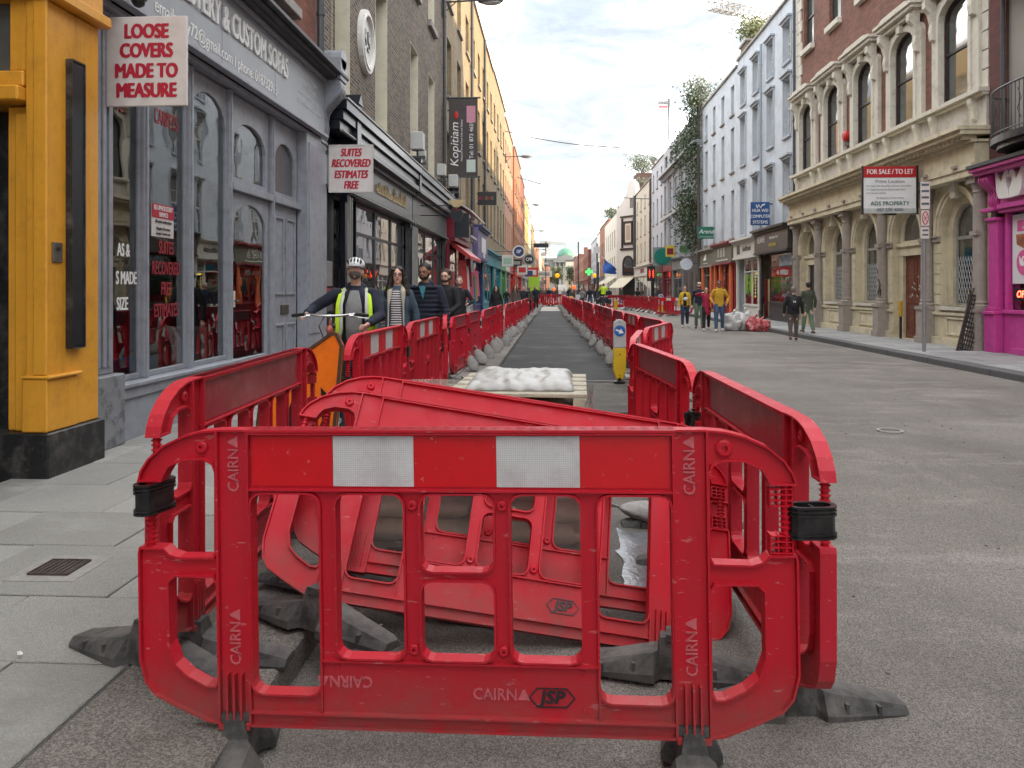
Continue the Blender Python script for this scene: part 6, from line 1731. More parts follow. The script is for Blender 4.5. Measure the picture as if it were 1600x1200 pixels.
LBL = plain_building('narrow ice-blue house between the ivy building and the cream one', F, 68.72, 77, 13.4, M_lblue, 3, [(4.6, 6.6), (7.7, 10.0), (11.0, 12.6)], fm=M_greyf, wfrac=.32, simple=True)
shopfront(LBL, F, 68.8, 76.9, M_darkf, M_darkf, npan=3, inner=None, glass=M_pane)
CR = plain_building('cream rendered house with three storeys of slim windows', F, 77.02, 92.0, 12.6, M_creamr, 4, [(4.6, 6.6), (7.4, 9.4), (10.2, 11.6)], fm=M_greyf, wfrac=.24, simple=True)
shopfront(CR, F, 77.1, 91.9, M_whiter, M_whiter, npan=4, inner=None, glass=M_pane2, zf0=3.0, zf1=4.0)
pipe(CR, F, 77.3, 3.9, 12.5, .12, .1); pipe(CR, F, 91.9, 3.9, 12.6, .15, .16)
b = MB(); rr = random.Random(8)
for y_ in (83, 84.2, 85.2): F.box(b, y_, y_ + .7, 3.3, 3.75, .12, .14)
b.build('sign_strokes', M_wine, CR)

# ------------------------------------------------ white pub with curved gables, corner cut towards the camera
PB = thing('pub_building', 'white rendered corner pub with curved gables, black trim and awnings', 'building', (9.9, 95, .12))
cp = [(9.95, 93.2), (8.35, 95.6)]           # cut corner
cx, cy = (cp[1][0] - cp[0][0]), (cp[1][1] - cp[0][1]); cl = math.hypot(cx, cy); ux, uy = -cx / cl, -cy / cl
# frame on the cut corner: u along the face (left to right in view), d outwards
def fc(u, v, d): return (cp[1][0] + ux * u - uy * -1 * 0 + uy * d * -1 * -1 * 0 + (uy) * d * 1.0, cp[1][1] + uy * u - ux * d, v)
b = MB(); gab = [(-.9, .12), (cl, .12), (cl, 12.8), (cl - .25, 14.3), (cl - .9, 14.9), (cl - 1.6, 14.4), (cl - 1.8, 13.2), (.4, 12.6), (-.2, 12.0), (-.9, 11.2)]
b.prism(gab, -.6, 0, fc); b.build('corner_wall', M_whiter, PB)
b = MB()
for (u0, u1, z0, z1) in ((.15, .42, 6.6, 10.2), (2.35, 2.62, 6.6, 10.2), (-.1, cl, 6.3, 6.55), (-.1, cl, 10.3, 10.5)):
    b.prism(rect(u0, u1, z0, z1), .002, .14, fc)
b.band(rect(.75, 2.05, 7.2, 9.6), -.22, .002, .16, fc); b.build('black_trim', M_darkf, PB)
b = MB(); b.prism(rect(.78, 2.02, 7.25, 9.55), .01, .05, fc); wv = b.build('window', M_cream, PB)
b = MB(); b.prism(rect(1.0, 1.8, 7.5, 9.3), .052, .06, fc); b.build('pane', mat('pinkish_pane', (.4, .3, .26), .3), wv)
b = MB(); b.prism(archpoly(.55, 2.25, 3.4, 4.6, .85), .01, .08, fc); b.build('arched_window', M_pane, PB)
b = MB(); b.band(archpoly(.55, 2.25, 3.4, 4.6, .85), -.18, .01, .14, fc); b.build('arch_trim', M_darkf, PB)
b = MB(); b.prism(rect(1.75, 2.45, 11.4, 12.6), .01, .08, fc); b.build('window', M_pane2, PB)
b = MB(); b.prism([(0, 3.0), (2.6, 3.0), (3.2, 1.6), (-.6, 1.6)], .9, .92, fc) if False else None
Fp = Fac(8.35, 'R'); b = MB(); b.plate([rect(95.6, 126, .12, 11.6)] + [rect(97 + 4 * k, 98.4 + 4 * k, a, c_) for k in range(7) for a, c_ in ((3.9, 6.0), (7.1, 9.6))], 0, -.3, Fp.fr, back=False); b.build('wall', M_whiter, PB)
for k in range(7):
    for a, c_ in ((3.9, 6.0), (7.1, 9.6)): window(PB, Fp, 97 + 4 * k, 98.4 + 4 * k, a, c_, fm=M_darkf, simple=True, recess=.1, fw=.16)
b = MB(); b.box(8.66, 18, 96.3, 126, .12, 11.4); b.box(10.0, 18, 93.3, 96.29, .12, 12.4); b.build('rear_wall', M_whiter, PB)
b = MB(); b.box(10.2, 12.6, 95, 99, 12.4, 15.8); b.build('chimney', brick_mat('plum_brick', (.12, .06, .05), (.09, .05, .045), (.08, .07, .06)), PB)
for k in range(4):
    b = MB(); y_ = 98 + k * 6.0; b.prism([(.0, 3.3), (1.8, 2.2), (1.8, 2.1), (.0, 3.2)], y_, y_ + 3.6, lambda u, v, d: (8.35 - u, d, v)); b.build('awning', mat('awning_cream', (.55, .53, .42), .7), PB)
b = MB(); b.prism([(-.2, 3.1), (2.9, 3.1), (2.9, 3.0), (-.2, 3.0)], .1, .2, fc); b.add([fc(.0, 3.0, .1), fc(2.6, 3.0, .1), fc(2.2, 1.7, 1.6), fc(-.5, 1.7, 1.6), fc(.0, 2.95, .1), fc(2.6, 2.95, .1), fc(2.2, 1.65, 1.6), fc(-.5, 1.65, 1.6)], [(0, 1, 2, 3), (7, 6, 5, 4), (0, 4, 5, 1), (1, 5, 6, 2), (2, 6, 7, 3), (3, 7, 4, 0)]); b.build('awning', mat('awning_cream', (.55, .53, .42), .7), PB)
b = MB(); b.prism(rect(-.3, 3.0, .12, 2.9), .02, .1, fc); b.build('shopfront', M_darkf, PB)

FRf = Fac(9.0, 'R')
far_right = [('orange brick house just beyond the white pub', 126.02, 150, 13.0, M_orb, M_greyf, 4), ('slim white-fronted house in the far right terrace', 150.02, 160, 12.6, M_whiter, M_darkf, 2),
             ('grey concrete block far along the right side', 160.02, 185, 12.2, M_gpain, M_greyf, 5), ('brown brick house far along the right side', 185.02, 215, 11.0, M_redbrick, M_wine, 6),
             ('distant dark-fronted brick house on the right', 215.02, 250, 10.6, M_orb, M_darkf, 6), ('very distant red brick corner house at the right end of the street', 250.02, 300, 13.0, M_redbrick, M_greyf, 8)]
for (lab, y0, y1, zt, m_, sm, nc) in far_right:
    Fx = FRf if y0 < 180 else Fac(8.3, 'R')
    r = plain_building(lab, Fx, y0, y1, zt, m_, nc, [(4.6, 6.8), (7.9, 9.8)], simple=True, recess=.12)
    shopfront(r, Fx, y0 + .1, y1 - .1, sm, sm, npan=3, door='near', inner=None, glass=M_pane, zf0=2.9, zf1=3.6)
    b = MB(); b.box(Fx.X + 1.6, Fx.X + 2.8, y0 + 1, y0 + 3, zt - .1, zt + 2.2); b.build('chimney', M_redbrick, r)

# ------------------------------------------------ the domed building closing the view
DM = thing('domed_hall', 'distant pale stone hall with a green copper dome and columned portico closing the street', 'building', (0, 500, 0))
M_hall = mat('hall_stone', (.20, .20, .19), .8, .05, .3); M_cop = mat('copper_green', (.08, .21, .145), .6, .15, .3)
hx = 7.9                                  # centre of the hall on the street's axis line
b = MB(); b.box(hx - 16, hx + 16, 503, 530, 0, 20.5); b.box(hx - 17, hx + 17, 502.5, 531, 20.5, 22); b.build('wall', M_hall, DM)
for k in range(9):
    x_ = hx - 14 + k * 3.5; b = MB(); b.box(x_ - .6, x_ + .6, 502.9, 503.1, 12, 16.5); b.build('window', M_pane, DM)
for k in range(6):
    x_ = hx - 6.6 + k * 2.64; b = MB(); b.lathe([(.75, 4), (.6, 5), (.52, 18.2), (.8, 19)], (x_, 500, 0), 12); b.build('column', M_hall, DM)
b = MB(); b.box(hx - 8, hx + 8, 498.8, 503, 19, 20.6); b.build('entablature', M_hall, DM)
b = MB(); b.prism([(hx - 8.4, 20.6), (hx + 8.4, 20.6), (hx, 24.2)], 498.6, 503, lambda u, v, d: (u, d, v)); b.build('pediment', M_hall, DM)
b = MB(); b.lathe([(6.0, 22), (6.0, 23.2), (5.6, 23.3)] , (hx, 512, 0), 28); b.build('drum', M_hall, DM)
b = MB(); b.lathe([(5.6 * math.cos(R(a)), 23.3 + 5.6 * math.sin(R(a))) for a in range(0, 88, 8)] + [(.3, 28.95), (.12, 29.0), (.1, 33), (.01, 33.2)], (hx, 512, 0), 28); b.build('dome', M_cop, DM, smooth=True)
for k, (x_, y_, zt, m_) in enumerate(((-16, 330, 13.0, M_creamr), (-9, 380, 13, M_salmon), (16.5, 340, 15.5, M_redbrick), (13.5, 400, 16, M_creamr))):
    t = thing('town_building', ['pale block behind the left end of the street', 'pinkish block behind the left end near the hall', 'dark red block right of the domed hall', 'pale block just right of the domed hall'][k], 'building', (x_, y_, 0))
    b = MB(); b.box(x_ - 7, x_ + 7, y_, y_ + 25, 0, zt); b.build('wall', m_, t)
    for q in range(5):
        for z_ in (4, 8): b = MB(); b.box(x_ - 5.6 + q * 2.4, x_ - 4.6 + q * 2.4, y_ - .05, y_ + .02, z_, z_ + 2); b.build('window', M_pane, t)
    b = MB(); b.box(x_ - 7.2, x_ + 7.2, y_ - .2, y_ + 25.2, zt, zt + .5); b.build('roof', M_slate, t)

# the street behind the camera (same terraces going on)
for (lab, Fx, y0, y1, zt, m_, sm) in (('grey rendered terrace on the right behind the camera', FRt, -8, 9.45, 14.5, M_rend, M_darkf), ('brick terrace on the right well behind the camera', FRt, -40, -8.05, 14.5, M_bkbrick, M_navyp),
                                      ('tan brick terrace on the left behind the camera', FLt, -40, 1.4, 14.0, M_tan, M_wine)):
    r = plain_building(lab, Fx, y0, y1, zt, m_, max(3, int((y1 - y0) / 5)), [(4.9, 7.2), (8.5, 10.7)], simple=True)
    shopfront(r, Fx, y0 + .1, y1 - .1, sm, sm, npan=4, door='near', inner=None, glass=M_pane)

# ================================================================== PEOPLE
def skin_mat(n, c): return mat('skin_' + n, c, .5, .08, 14)
SK_L = skin_mat('light', (.68, .41, .31)); SK_D = skin_mat('brown', (.30, .15, .09)); SK_P = skin_mat('pink', (.60, .36, .28))
def cloth(n, c, var=.18, sc=14, b=.3): return mat('cloth_' + n, c, .85, var, sc, bump=b, bscale=60)
C_navy = cloth('navy', (.010, .014, .030)); C_black = cloth('black', (.012, .012, .015)); C_jean = cloth('denim', (.055, .095, .17)); C_djean = cloth('dark_denim', (.02, .035, .075))
C_dark = cloth('charcoal', (.02, .022, .028)); C_grey = cloth('grey', (.20, .20, .20)); C_green = cloth('grey_green', (.13, .19, .13)); C_must = cloth('mustard', (.50, .29, .025))
C_yel = cloth('yellow', (.62, .40, .02)); C_red = cloth('raspberry', (.33, .015, .05)); C_teal = cloth('teal', (.06, .24, .29)); C_brown = cloth('brown', (.10, .08, .07)); C_olive = cloth('olive', (.055, .062, .045))
C_hivis = mat('hi_vis', (.50, .75, .02), .6, .1, 10); C_refl = mat('reflective_tape', (.5, .5, .48), .4, .1, 20); C_denimj = cloth('denim_jacket', (.05, .085, .12)); C_fleece = mat('fleece', (.50, .47, .38), .95, .15, 60, bump=.8, bscale=120)
H_dark = mat('hair_dark', (.012, .008, .006), .55, .4, 40, bump=.6, bscale=90); H_brown = mat('hair_brown', (.05, .025, .014), .6, .4, 40, bump=.8, bscale=70); H_grey = mat('hair_grey', (.18, .15, .12), .7, .3, 40, bump=.6, bscale=90)
M_shoe = mat('shoe_dark', (.02, .02, .02), .5); M_shoew = mat('shoe_white', (.55, .54, .52), .5); M_eye = mat('eye_dark', (.01, .008, .008), .2); M_lip = mat('lips', (.28, .08, .07), .5)

def limb(b, pts, rs, n=12, ry=None): b.tube(pts, rs, n, True, ry)
def person(label, x, y, z, h=1.75, face=0.0, skin=None, top=None, legs=None, shoes=None, hair=None, hairstyle='short', stride=.0, arms=((.30, .05), (.30, .05)), hands=None,
           coat=False, vox=.014, group=None, bag=None, lean=0.0, head=(0, 0), female=False, beard=False, glasses=False, puffer=False, hood=False, cat='person', bulk=1.0, sleeves=None):
    """figure facing -y before 'face' turns it; hands: optional ((x,y,z),(x,y,z)) wrist targets in metres (for a 1.75 m figure), figure's own right hand first (x negative = its right, i.e. viewer's left)"""
    skin = skin or SK_L; top = top or C_dark; legs = legs or C_djean; shoes = shoes or M_shoe
    s = h / 1.75
    root = thing('person', label, cat, (x, y, z), group, rz=face)
    fine = vox < .012
    W = .145 if female else .168; W *= (1 + (bulk - 1) * .6)
    # --- joints
    hipz = .90; st = stride
    knee = [(-.10, -.10 * st - .03, .49), (.10, .10 * st - .03 + .02, .49)]
    ank = [(-.105, -.27 * st, .09), (.105, .26 * st, .09 + .05 * abs(st))]
    sh = [(-W, 0 - lean * .5, 1.41), (W, 0 - lean * .5, 1.41)]
    wr = []; el = []
    for k, sg in enumerate((-1, 1)):
        if hands and hands[k]:
            w_ = Vector(hands[k])
        else:
            o_, f_ = arms[k]; w_ = Vector((sg * (W + .07 + o_ * .1), -f_, .86))
        S = Vector(sh[k]); d = w_ - S; L1 = .29; L2 = .27; dl = min(d.length, L1 + L2 - .01); w_ = S + d.normalized() * dl
        a_ = (L1 * L1 - L2 * L2 + dl * dl) / (2 * dl); hh = math.sqrt(max(1e-6, L1 * L1 - a_ * a_))
        pole = Vector((sg * .8, .7, -.4)); dn = d.normalized(); pole = (pole - dn * pole.dot(dn)).normalized()
        el.append(S + dn * a_ + pole * hh); wr.append(w_)
    # --- body: head, neck, torso, arms, hands, legs as one skin
    B = MB(); hx_, hy_ = head
    hc = Vector((hx_ * .03, -lean * .6 - .012, 1.635)); Mh = Matrix.Rotation(R(hx_ * 20), 3, 'Z') @ Matrix.Rotation(R(hy_ * 20), 3, 'X')
    def hp(q): return hc + Mh @ Vector(q)
    B.ell(hc + Mh @ Vector((0, .012, .022)), (.076, .094, .088), 16, 12, Mh)
    B.ell(hp((0, -.018, -.035)), (.060, .068, .072), 14, 10, Mh)
    B.ell(hp((0, -.050, -.082)), (.032, .030, .028), 10, 8, Mh)           # chin
    B.tube([hp((0, -.078, .012)), hp((0, -.098, -.020)), hp((0, -.088, -.032))], [.009, .015, .012], 8)   # nose
    B.ell(hp((0, -.076, -.054)), (.024, .012, .010), 8, 6)
    B.ell(hp((0, -.070, .026)), (.050, .016, .011), 10, 6)
    for sg in (-1, 1): B.ell(hp((sg * .077, .008, -.008)), (.012, .020, .030), 8, 6)
    limb(B, [(0, .0 - lean * .45, 1.38), (0, -lean * .5 + .005, 1.47), tuple(hp((0, .01, -.06)))], [.062, .053, .052])
    limb(B, [(0, 0, .88), (0, 0, 1.0), (0, -lean * .2, 1.15), (0, -lean * .4, 1.32), (0, -lean * .45, 1.43)], [.145, .135, .135, .16, .09], 16, .62)
    for k, sg in enumerate((-1, 1)):
        limb(B, [sh[k], el[k], wr[k]], [.052, .040, .027])
        d = (wr[k] - el[k]).normalized(); side = Vector((-sg * .4, -1, 0)); side = (side - d * side.dot(d)).normalized(); nrm = d.cross(side)
        palm0 = wr[k]; palm1 = wr[k] + d * .085
        limb(B, [palm0, wr[k] + d * .04, palm1], [.026, .036, .034], 10, .5)
        if fine:
            for q, (ln, of) in enumerate(((.062, -.027), (.072, -.009), (.066, .009), (.052, .026))):
                p0 = palm1 - d * .012 + side * of; cdir = nrm * (sg * .5)
                p1 = p0 + d * ln * .5 + cdir * ln * .25; p2 = p1 + d * ln * .25 + cdir * ln * .55
                limb(B, [p0, p1, p2], [.0105, .0098, .0085], 8)
            t0 = wr[k] + d * .02 + side * .026 * -1; limb(B, [t0, t0 - side * .025 + d * .022, t0 - side * .032 + d * .055 + nrm * sg * .01], [.013, .012, .009], 8)
        limb(B, [(sg * .085, 0, .93), knee[k], ank[k]], [.088, .060, .040], 12)
        fx = ank[k]; limb(B, [(fx[0], fx[1] + .05, fx[2] - .045), (fx[0] + sg * .01, fx[1] - .06, fx[2] - .055), (fx[0] + sg * .015, fx[1] - .15, fx[2] - .065)], [.040, .042, .026], 10)
    Sm = Matrix.Scale(s, 4)
    def fin(b, name, mats_, v, **k):
        me = remesh(b, name, mats_, v / s, **k)
        me.transform(Matrix.Scale(s, 4))
        return share(me, name, root)
    fin(B, 'body', skin, vox, smooth=1)
    # --- trousers
    T = MB(); limb(T, [(0, .005, .84), (0, .005, .93), (0, 0, 1.02)], [.155 * bulk ** .5, .165 * bulk ** .5, .150 * bulk ** .5], 16, .68)
    for k, sg in enumerate((-1, 1)):
        K = Vector(knee[k]); A = Vector(ank[k])
        limb(T, [(sg * .085, 0, .93), (sg * .092, -.02 + K.y * .5, .70), K, K.lerp(A, .5), A + Vector((0, 0, .02))], [.100, .090, .072, .062, .058 if not female else .048], 12)
    fin(T, 'trousers', legs, max(vox, .012), noise_amp=.006, noise_sc=9)
    # --- shoes
    for k, sg in enumerate((-1, 1)):
        Sx = MB(); f_ = ank[k]
        limb(Sx, [(f_[0], f_[1] + .075, f_[2] - .045), (f_[0], f_[1], f_[2] - .035), (f_[0] + sg * .01, f_[1] - .09, f_[2] - .05), (f_[0] + sg * .015, f_[1] - .17, f_[2] - .06)], [.036, .052, .050, .028], 10, .8)
        me = Sx.mesh('shoe', shoes, smooth=True); fix_normals(me)
        me.transform(Sm)
        for q in me.vertices: q.co.z = max(q.co.z, .002)
        share(me, 'shoe', root)
    # --- top
    J = MB(); bz = .62 if coat else (.86 if not female else .88); bw = bulk
    prof = [((0, .0, bz), .165 * bw, .70), ((0, 0, .98), .160 * bw, .70), ((0, -lean * .2, 1.14), .152 * bw, .70), ((0, -lean * .38, 1.30), .170 * bw, .66), ((0, -lean * .43, 1.40), .150 * bw, .62), ((0, -lean * .46, 1.46), .085, .8)]
    if coat: prof.insert(1, ((0, 0, .8), .17 * bw, .72))
    limb(J, [p[0] for p in prof], [p[1] for p in prof], 18, [p[2] for p in prof])
    for k, sg in enumerate((-1, 1)):
        d = (wr[k] - el[k]).normalized(); ar = .057 * bw ** .6
        limb(J, [(sg * (W - .05), -lean * .5, 1.405), sh[k], Vector(sh[k]).lerp(el[k], .5), el[k], Vector(el[k]).lerp(wr[k], .6), wr[k] - d * .01], [.066, ar + .006, ar, ar - .008, ar - .014, .040], 12)
    if puffer:
        for q in range(9):
            z_ = .92 + q * .062; J.tube([(0, 0, z_), (0, 0, z_ + .03)], [.172 * bw + .008, .172 * bw + .008], 18, True, .66)
        for k in range(2):
            for q in range(8):
                t = .1 + q * .11; a_, b_ = (Vector(sh[k]), el[k]) if t < .5 else (el[k], wr[k]); tt = (t * 2) % 1
                J.ell(a_.lerp(b_, tt), (.068, .068, .024), 12, 6)
    if hood: J.ell((0, .07 - lean * .5, 1.47), (.12, .08, .07), 14, 8)
    J.tube([(0, -lean * .46 + .005, 1.44), (0, -lean * .48 + .003, 1.50)], [.080, .068], 14, True, .95)
    jo = fin(J, 'jacket' if (coat or puffer or hood) else 'top', top, max(vox, .011), noise_amp=.008 if not puffer else .004, noise_sc=8)
    # --- hair
    if hair is not None:
        Hh = MB()
        Hh.ell(hp((0, .030, .048)), (.086, .096, .078), 16, 10, Mh); Hh.ell(hp((0, .055, -.0)), (.080, .066, .075), 14, 10, Mh)
        if hairstyle == 'long':
            Hh.tube([hp((0, .06, .02)), hp((0, .085, -.12)), hp((0, .10, -.26)), hp((0, .09, -.36))], [.085, .092, .10, .05], 14, .5)
            for sg in (-1, 1): Hh.tube([hp((sg * .045, -.045, .085)), hp((sg * .082, -.02, .0)), hp((sg * .10, -.02, -.12)), hp((sg * .13, -.03, -.24)), hp((sg * .12, -.02, -.33))], [.03, .034, .042, .05, .02], 10)
        if hairstyle == 'curly':
            r_ = random.Random(5)
            for q in range(46):
                a_ = r_.uniform(0, 2 * math.pi); e_ = r_.uniform(-.5, 1.3)
                v_ = (math.cos(e_) * math.cos(a_) * .10, math.cos(e_) * math.sin(a_) * .10 + .035, math.sin(e_) * .10 + .02)
                if v_[1] < -.02 and v_[2] < .06: continue
                Hh.ell(hp(v_), (.028, .028, .028), 7, 5)
        if hairstyle == 'bun': Hh.ell(hp((0, .12, .03)), (.04, .04, .04), 10, 8)
        fin(Hh, 'hair', hair, max(vox * .8, .009), noise_amp=.005, noise_sc=45)
    if vox < .02:
        for sg in (-1, 1):
            E_ = MB(); E_.ell(hp((sg * .030, -.078, .006)), (.011, .007, .006), 8, 6)
            me = E_.mesh('eye', M_eye, smooth=True); fix_normals(me)
            me.transform(Matrix.Scale(s, 4))
            share(me, 'eye', root)
            E_ = MB(); E_.box(sg * .030 - .017, sg * .030 + .017, -.094, -.086, .026, .033); me = E_.mesh('eyebrow', hair or H_grey)
            for q in me.vertices: q.co = hp(q.co + Vector((0, .006, 0))) * s
            share(me, 'eyebrow', root)
        Mo = MB(); Mo.ell(hp((0, -.086, -.055)), (.022, .006, .006), 10, 6); me = Mo.mesh('mouth', M_lip, smooth=True); fix_normals(me)
        me.transform(Matrix.Scale(s, 4))
        share(me, 'mouth', root)
    if beard:
        Bd = MB(); Bd.ell(hp((0, -.030, -.068)), (.060, .062, .038), 12, 8); Bd.ell(hp((0, -.07, -.04)), (.026, .02, .007), 8, 6)
        for sg in (-1, 1): Bd.ell(hp((sg * .058, -.01, -.04)), (.014, .03, .04), 8, 6)
        fin(Bd, 'beard', hair or H_grey, .009, noise_amp=.002, noise_sc=60)
    if glasses:
        G_ = MB()
        for sg in (-1, 1): G_.tube([hp((sg * .031 + .024 * math.cos(R(a)), -.100, .006 + .019 * math.sin(R(a)))) for a in range(0, 361, 30)], .0026, 5)
        G_.tube([hp((-.008, -.103, .008)), hp((.008, -.103, .008))], .0025, 5)
        for sg in (-1, 1): G_.tube([hp((sg * .055, -.098, .010)), hp((sg * .078, .0, .012))], .0025, 5)
        me = G_.mesh('glasses', M_black); fix_normals(me)
        me.transform(Matrix.Scale(s, 4))
        share(me, 'glasses', root)
    root['_s'] = s
    return root
def addp(root, b, name, m, smooth=False, rm=None):
    s = root['_s']
    if rm: me = remesh(b, name, m, rm)
    else:
        me = b.mesh(name, m, smooth=smooth); fix_normals(me)
    me.transform(Matrix.Scale(s, 4))
    return share(me, name, root)

# man with the bicycle
P1 = person('man in a white cycle helmet and yellow hi-vis vest wheeling a bicycle', -1.98, 7.62, .12, 1.66, face=R(8), skin=SK_P, top=C_navy, legs=C_black, hair=H_grey,
            hands=((-.46, -.34, 1.20), (.16, -.44, 1.10)), coat=True, vox=.0095, lean=.10, head=(0, .9), stride=.4, bulk=1.22, hood=True)
b = MB()
for sg in (-1, 1):   # hi-vis panels over the shoulders, hanging open
    b.tube([(sg * .13, .13, .95), (sg * .14, .13, 1.2), (sg * .13, .08, 1.44), (sg * .125, -.075, 1.45), (sg * .15, -.20, 1.30), (sg * .155, -.19, 1.05), (sg * .20, -.16, .84)], [.07, .07, .045, .038, .036, .045, .05], 10, True, .28)
vest = addp(P1, b, 'hi_vis_vest', C_hivis, True)
b = MB()
for sg in (-1, 1): b.tube([(sg * .112, -.075, 1.47), (sg * .128, -.222, 1.30), (sg * .13, -.212, 1.05), (sg * .17, -.18, .86)], [.014, .016, .016, .014], 8, True, .3)
addp(P1, b, 'reflective_stripe', C_refl, True)
b = MB(); b.tube([(0, -.165, 1.44), (0, -.225, 1.28), (0, -.205, 1.05), (0, -.20, .93)], [.045, .085, .085, .08], 12, True, .30); addp(P1, b, 'grey_shirt', C_grey, True)
hc = Vector((0, -.072, 1.655))
b = MB(); b.ell(hc + Vector((0, .01, .05)), (.098, .125, .088), 18, 12); 
me = b.mesh('helmet', mat('helmet_white', (.66, .68, .70), .3), smooth=True)
for v in me.vertices:
    if v.co.z < 1.70 - .02: v.co.z = 1.68
fix_normals(me)
me.transform(Matrix.Scale(P1['_s'], 4))
ho = share(me, 'helmet', P1)
for k in (-2, -1, 0, 1, 2):
    b = MB(); b.tube([hc + Vector((k * .030, -.108 + abs(k) * .012, .06)), hc + Vector((k * .034, -.085, .108 - abs(k) * .007)), hc + Vector((k * .030, -.02, .138 - abs(k) * .008))], [.006, .011, .006], 8)
    m_ = addp(P1, b, 'vent', M_black); m_.parent = ho
b = MB(); b.ell(hc + Vector((0, -.100, .035)), (.070, .045, .010), 14, 6); m_ = addp(P1, b, 'cap_peak', C_brown, True); 
b = MB(); b.ell(hc + Vector((0, -.032, -.045)), (.062, .070, .058), 14, 10); addp(P1, b, 'face_mask', mat('mask_cloth', (.10, .085, .085), .9, .1, 20), True)

# bicycle
BK_ = thing('bicycle', 'upright bicycle with a silver handlebar being wheeled by the helmeted man', 'bicycle', (-2.10, 7.10, .12), rz=R(12))
M_sil = mat('silver_tube', (.45, .46, .46), .25, .1, 10, metal=.8)
def torus(b, c_, r, t, n=28, m=8, ax='x'):
    pts = [(c_[0], c_[1] + r * math.cos(2 * math.pi * k / n), c_[2] + r * math.sin(2 * math.pi * k / n)) for k in range(n + 1)]
    b.tube(pts, t, m, False)
for yy in (-.02, 1.03):
    b = MB(); torus(b, (0, yy, .345), .325, .022); w_ = loc(b, 'tyre', M_black, BK_)
    b = MB(); torus(b, (0, yy, .345), .30, .010, m=6)
    for k in range(14):
        a = 2 * math.pi * k / 14; b.tube([(0, yy, .345), (0, yy + .30 * math.cos(a), .345 + .30 * math.sin(a))], .0015, 4)
    b.lathe([(.02, -.04), (.02, .04)], (0, yy, .345), 8, 'x'); rim = loc(b, 'rim', M_sil, BK_); rim.parent = w_
b = MB(); b.tube([(0, .12, .95), (0, .06, .70)], .020, 8); b.tube([(0, .10, .86), (0, .62, .80)], .018, 8); b.tube([(0, .07, .74), (0, .56, .32)], .020, 8); b.tube([(0, .62, .86), (0, .56, .32)], .018, 8)
for sg in (-.05, .05): b.tube([(0, .56, .32), (sg, 1.03, .345)], .012, 6); b.tube([(0, .62, .78), (sg, 1.03, .345)], .010, 6); b.tube([(sg * .6, .06, .68), (sg, .0, .5), (sg, -.02, .345)], .013, 6)
loc(b, 'frame', M_navy, BK_)
b = MB(); b.tube([(0, .12, .94), (0, .10, 1.12)], .017, 8); b.tube([(0, .10, 1.12), (0, .02, 1.13)], .018, 8)
b.tube([(-.34, .14, 1.13), (-.22, .08, 1.145), (-.10, .02, 1.13), (.10, .02, 1.13), (.22, .08, 1.145), (.34, .14, 1.13)], .0125, 8); hb_ = loc(b, 'handlebar', M_sil, BK_, smooth=True)
for sg in (-1, 1):
    b = MB(); b.tube([(sg * .23, .085, 1.145), (sg * .34, .14, 1.13), (sg * .355, .147, 1.128)], .017, 8); g__ = loc(b, 'grip', M_black, BK_); g__.parent = hb_
    b = MB(); b.tube([(sg * .20, .06, 1.13), (sg * .26, .03, 1.115), (sg * .36, .06, 1.10)], .006, 6); b.lathe([(.018, -.02), (.018, .02)], (sg * .20, .06, 1.13), 8, 'x'); g__ = loc(b, 'brake_lever', M_sil, BK_); g__.parent = hb_
b = MB(); b.ell((.0, .02, 1.00), (.035, .035, .04), 10, 8); b.tube([(0, .05, .98), (0, .05, 1.1)], .01, 6); loc(b, 'front_lamp', mat('lamp_red', (.4, .1, .08), .3), BK_)
b = MB(); b.tube([(0, .62, .86), (0, .63, .98)], .015, 8); b.ell((0, .66, 1.0), (.08, .13, .035), 12, 8); loc(b, 'saddle', M_black, BK_)
b = MB(); b.tube([(.02, .04, 1.12), (.06, -.08, 1.05), (.04, -.03, .85), (.03, .02, .7)], .005, 6); b.tube([(-.05, .04, 1.12), (-.09, -.06, 1.04), (-.03, -.02, .86)], .005, 6); loc(b, 'brake_cable', M_black, BK_)

P2 = person('long-haired woman in glasses, denim jacket with cream fleece collar and striped shirt', -1.92, 9.35, .12, 1.66, face=R(4), skin=SK_L, top=C_denimj, legs=C_jean, hair=H_dark, hairstyle='long', glasses=True, female=True, vox=.0095, stride=.5,
            arms=((.5, .10), (.4, -.05)), head=(.3, 0))
def stripes():
    m = mat('striped_shirt', (.7, .7, .7), .8); nt = m.node_tree; b_ = nt.nodes['Principled BSDF']; tc = [n for n in nt.nodes if n.type == 'TEX_COORD'][0]
    w = nt.nodes.new('ShaderNodeTexWave'); w.bands_direction = 'Z'; w.inputs['Scale'].default_value = 11; w.inputs['Distortion'].default_value = .6
    nt.links.new(tc.outputs['Object'], w.inputs[0]); r = nt.nodes.new('ShaderNodeValToRGB'); r.color_ramp.elements[0].position = .5; r.color_ramp.elements[1].position = .56
    r.color_ramp.elements[0].color = (.02, .015, .04, 1); r.color_ramp.elements[1].color = (.6, .58, .56, 1); nt.links.new(w.outputs[0], r.inputs[0]); nt.links.new(r.outputs[0], b_.inputs['Base Color']); return m
b = MB(); b.tube([(0, -.06, 1.45), (0, -.095, 1.32), (0, -.085, 1.14), (0, -.10, .98), (0, -.11, .90)], [.05, .072, .07, .075, .07], 14, True, .35); addp(P2, b, 'striped_shirt', stripes(), True)
b = MB()
for sg in (-1, 1): b.tube([(sg * .03, .07, 1.49), (sg * .075, .0, 1.495), (sg * .085, -.085, 1.42), (sg * .095, -.125, 1.25), (sg * .10, -.115, 1.0), (sg * .11, -.12, .86)], [.026, .032, .036, .014, .012, .012], 8)
addp(P2, b, 'fleece_collar', C_fleece, rm=.008)
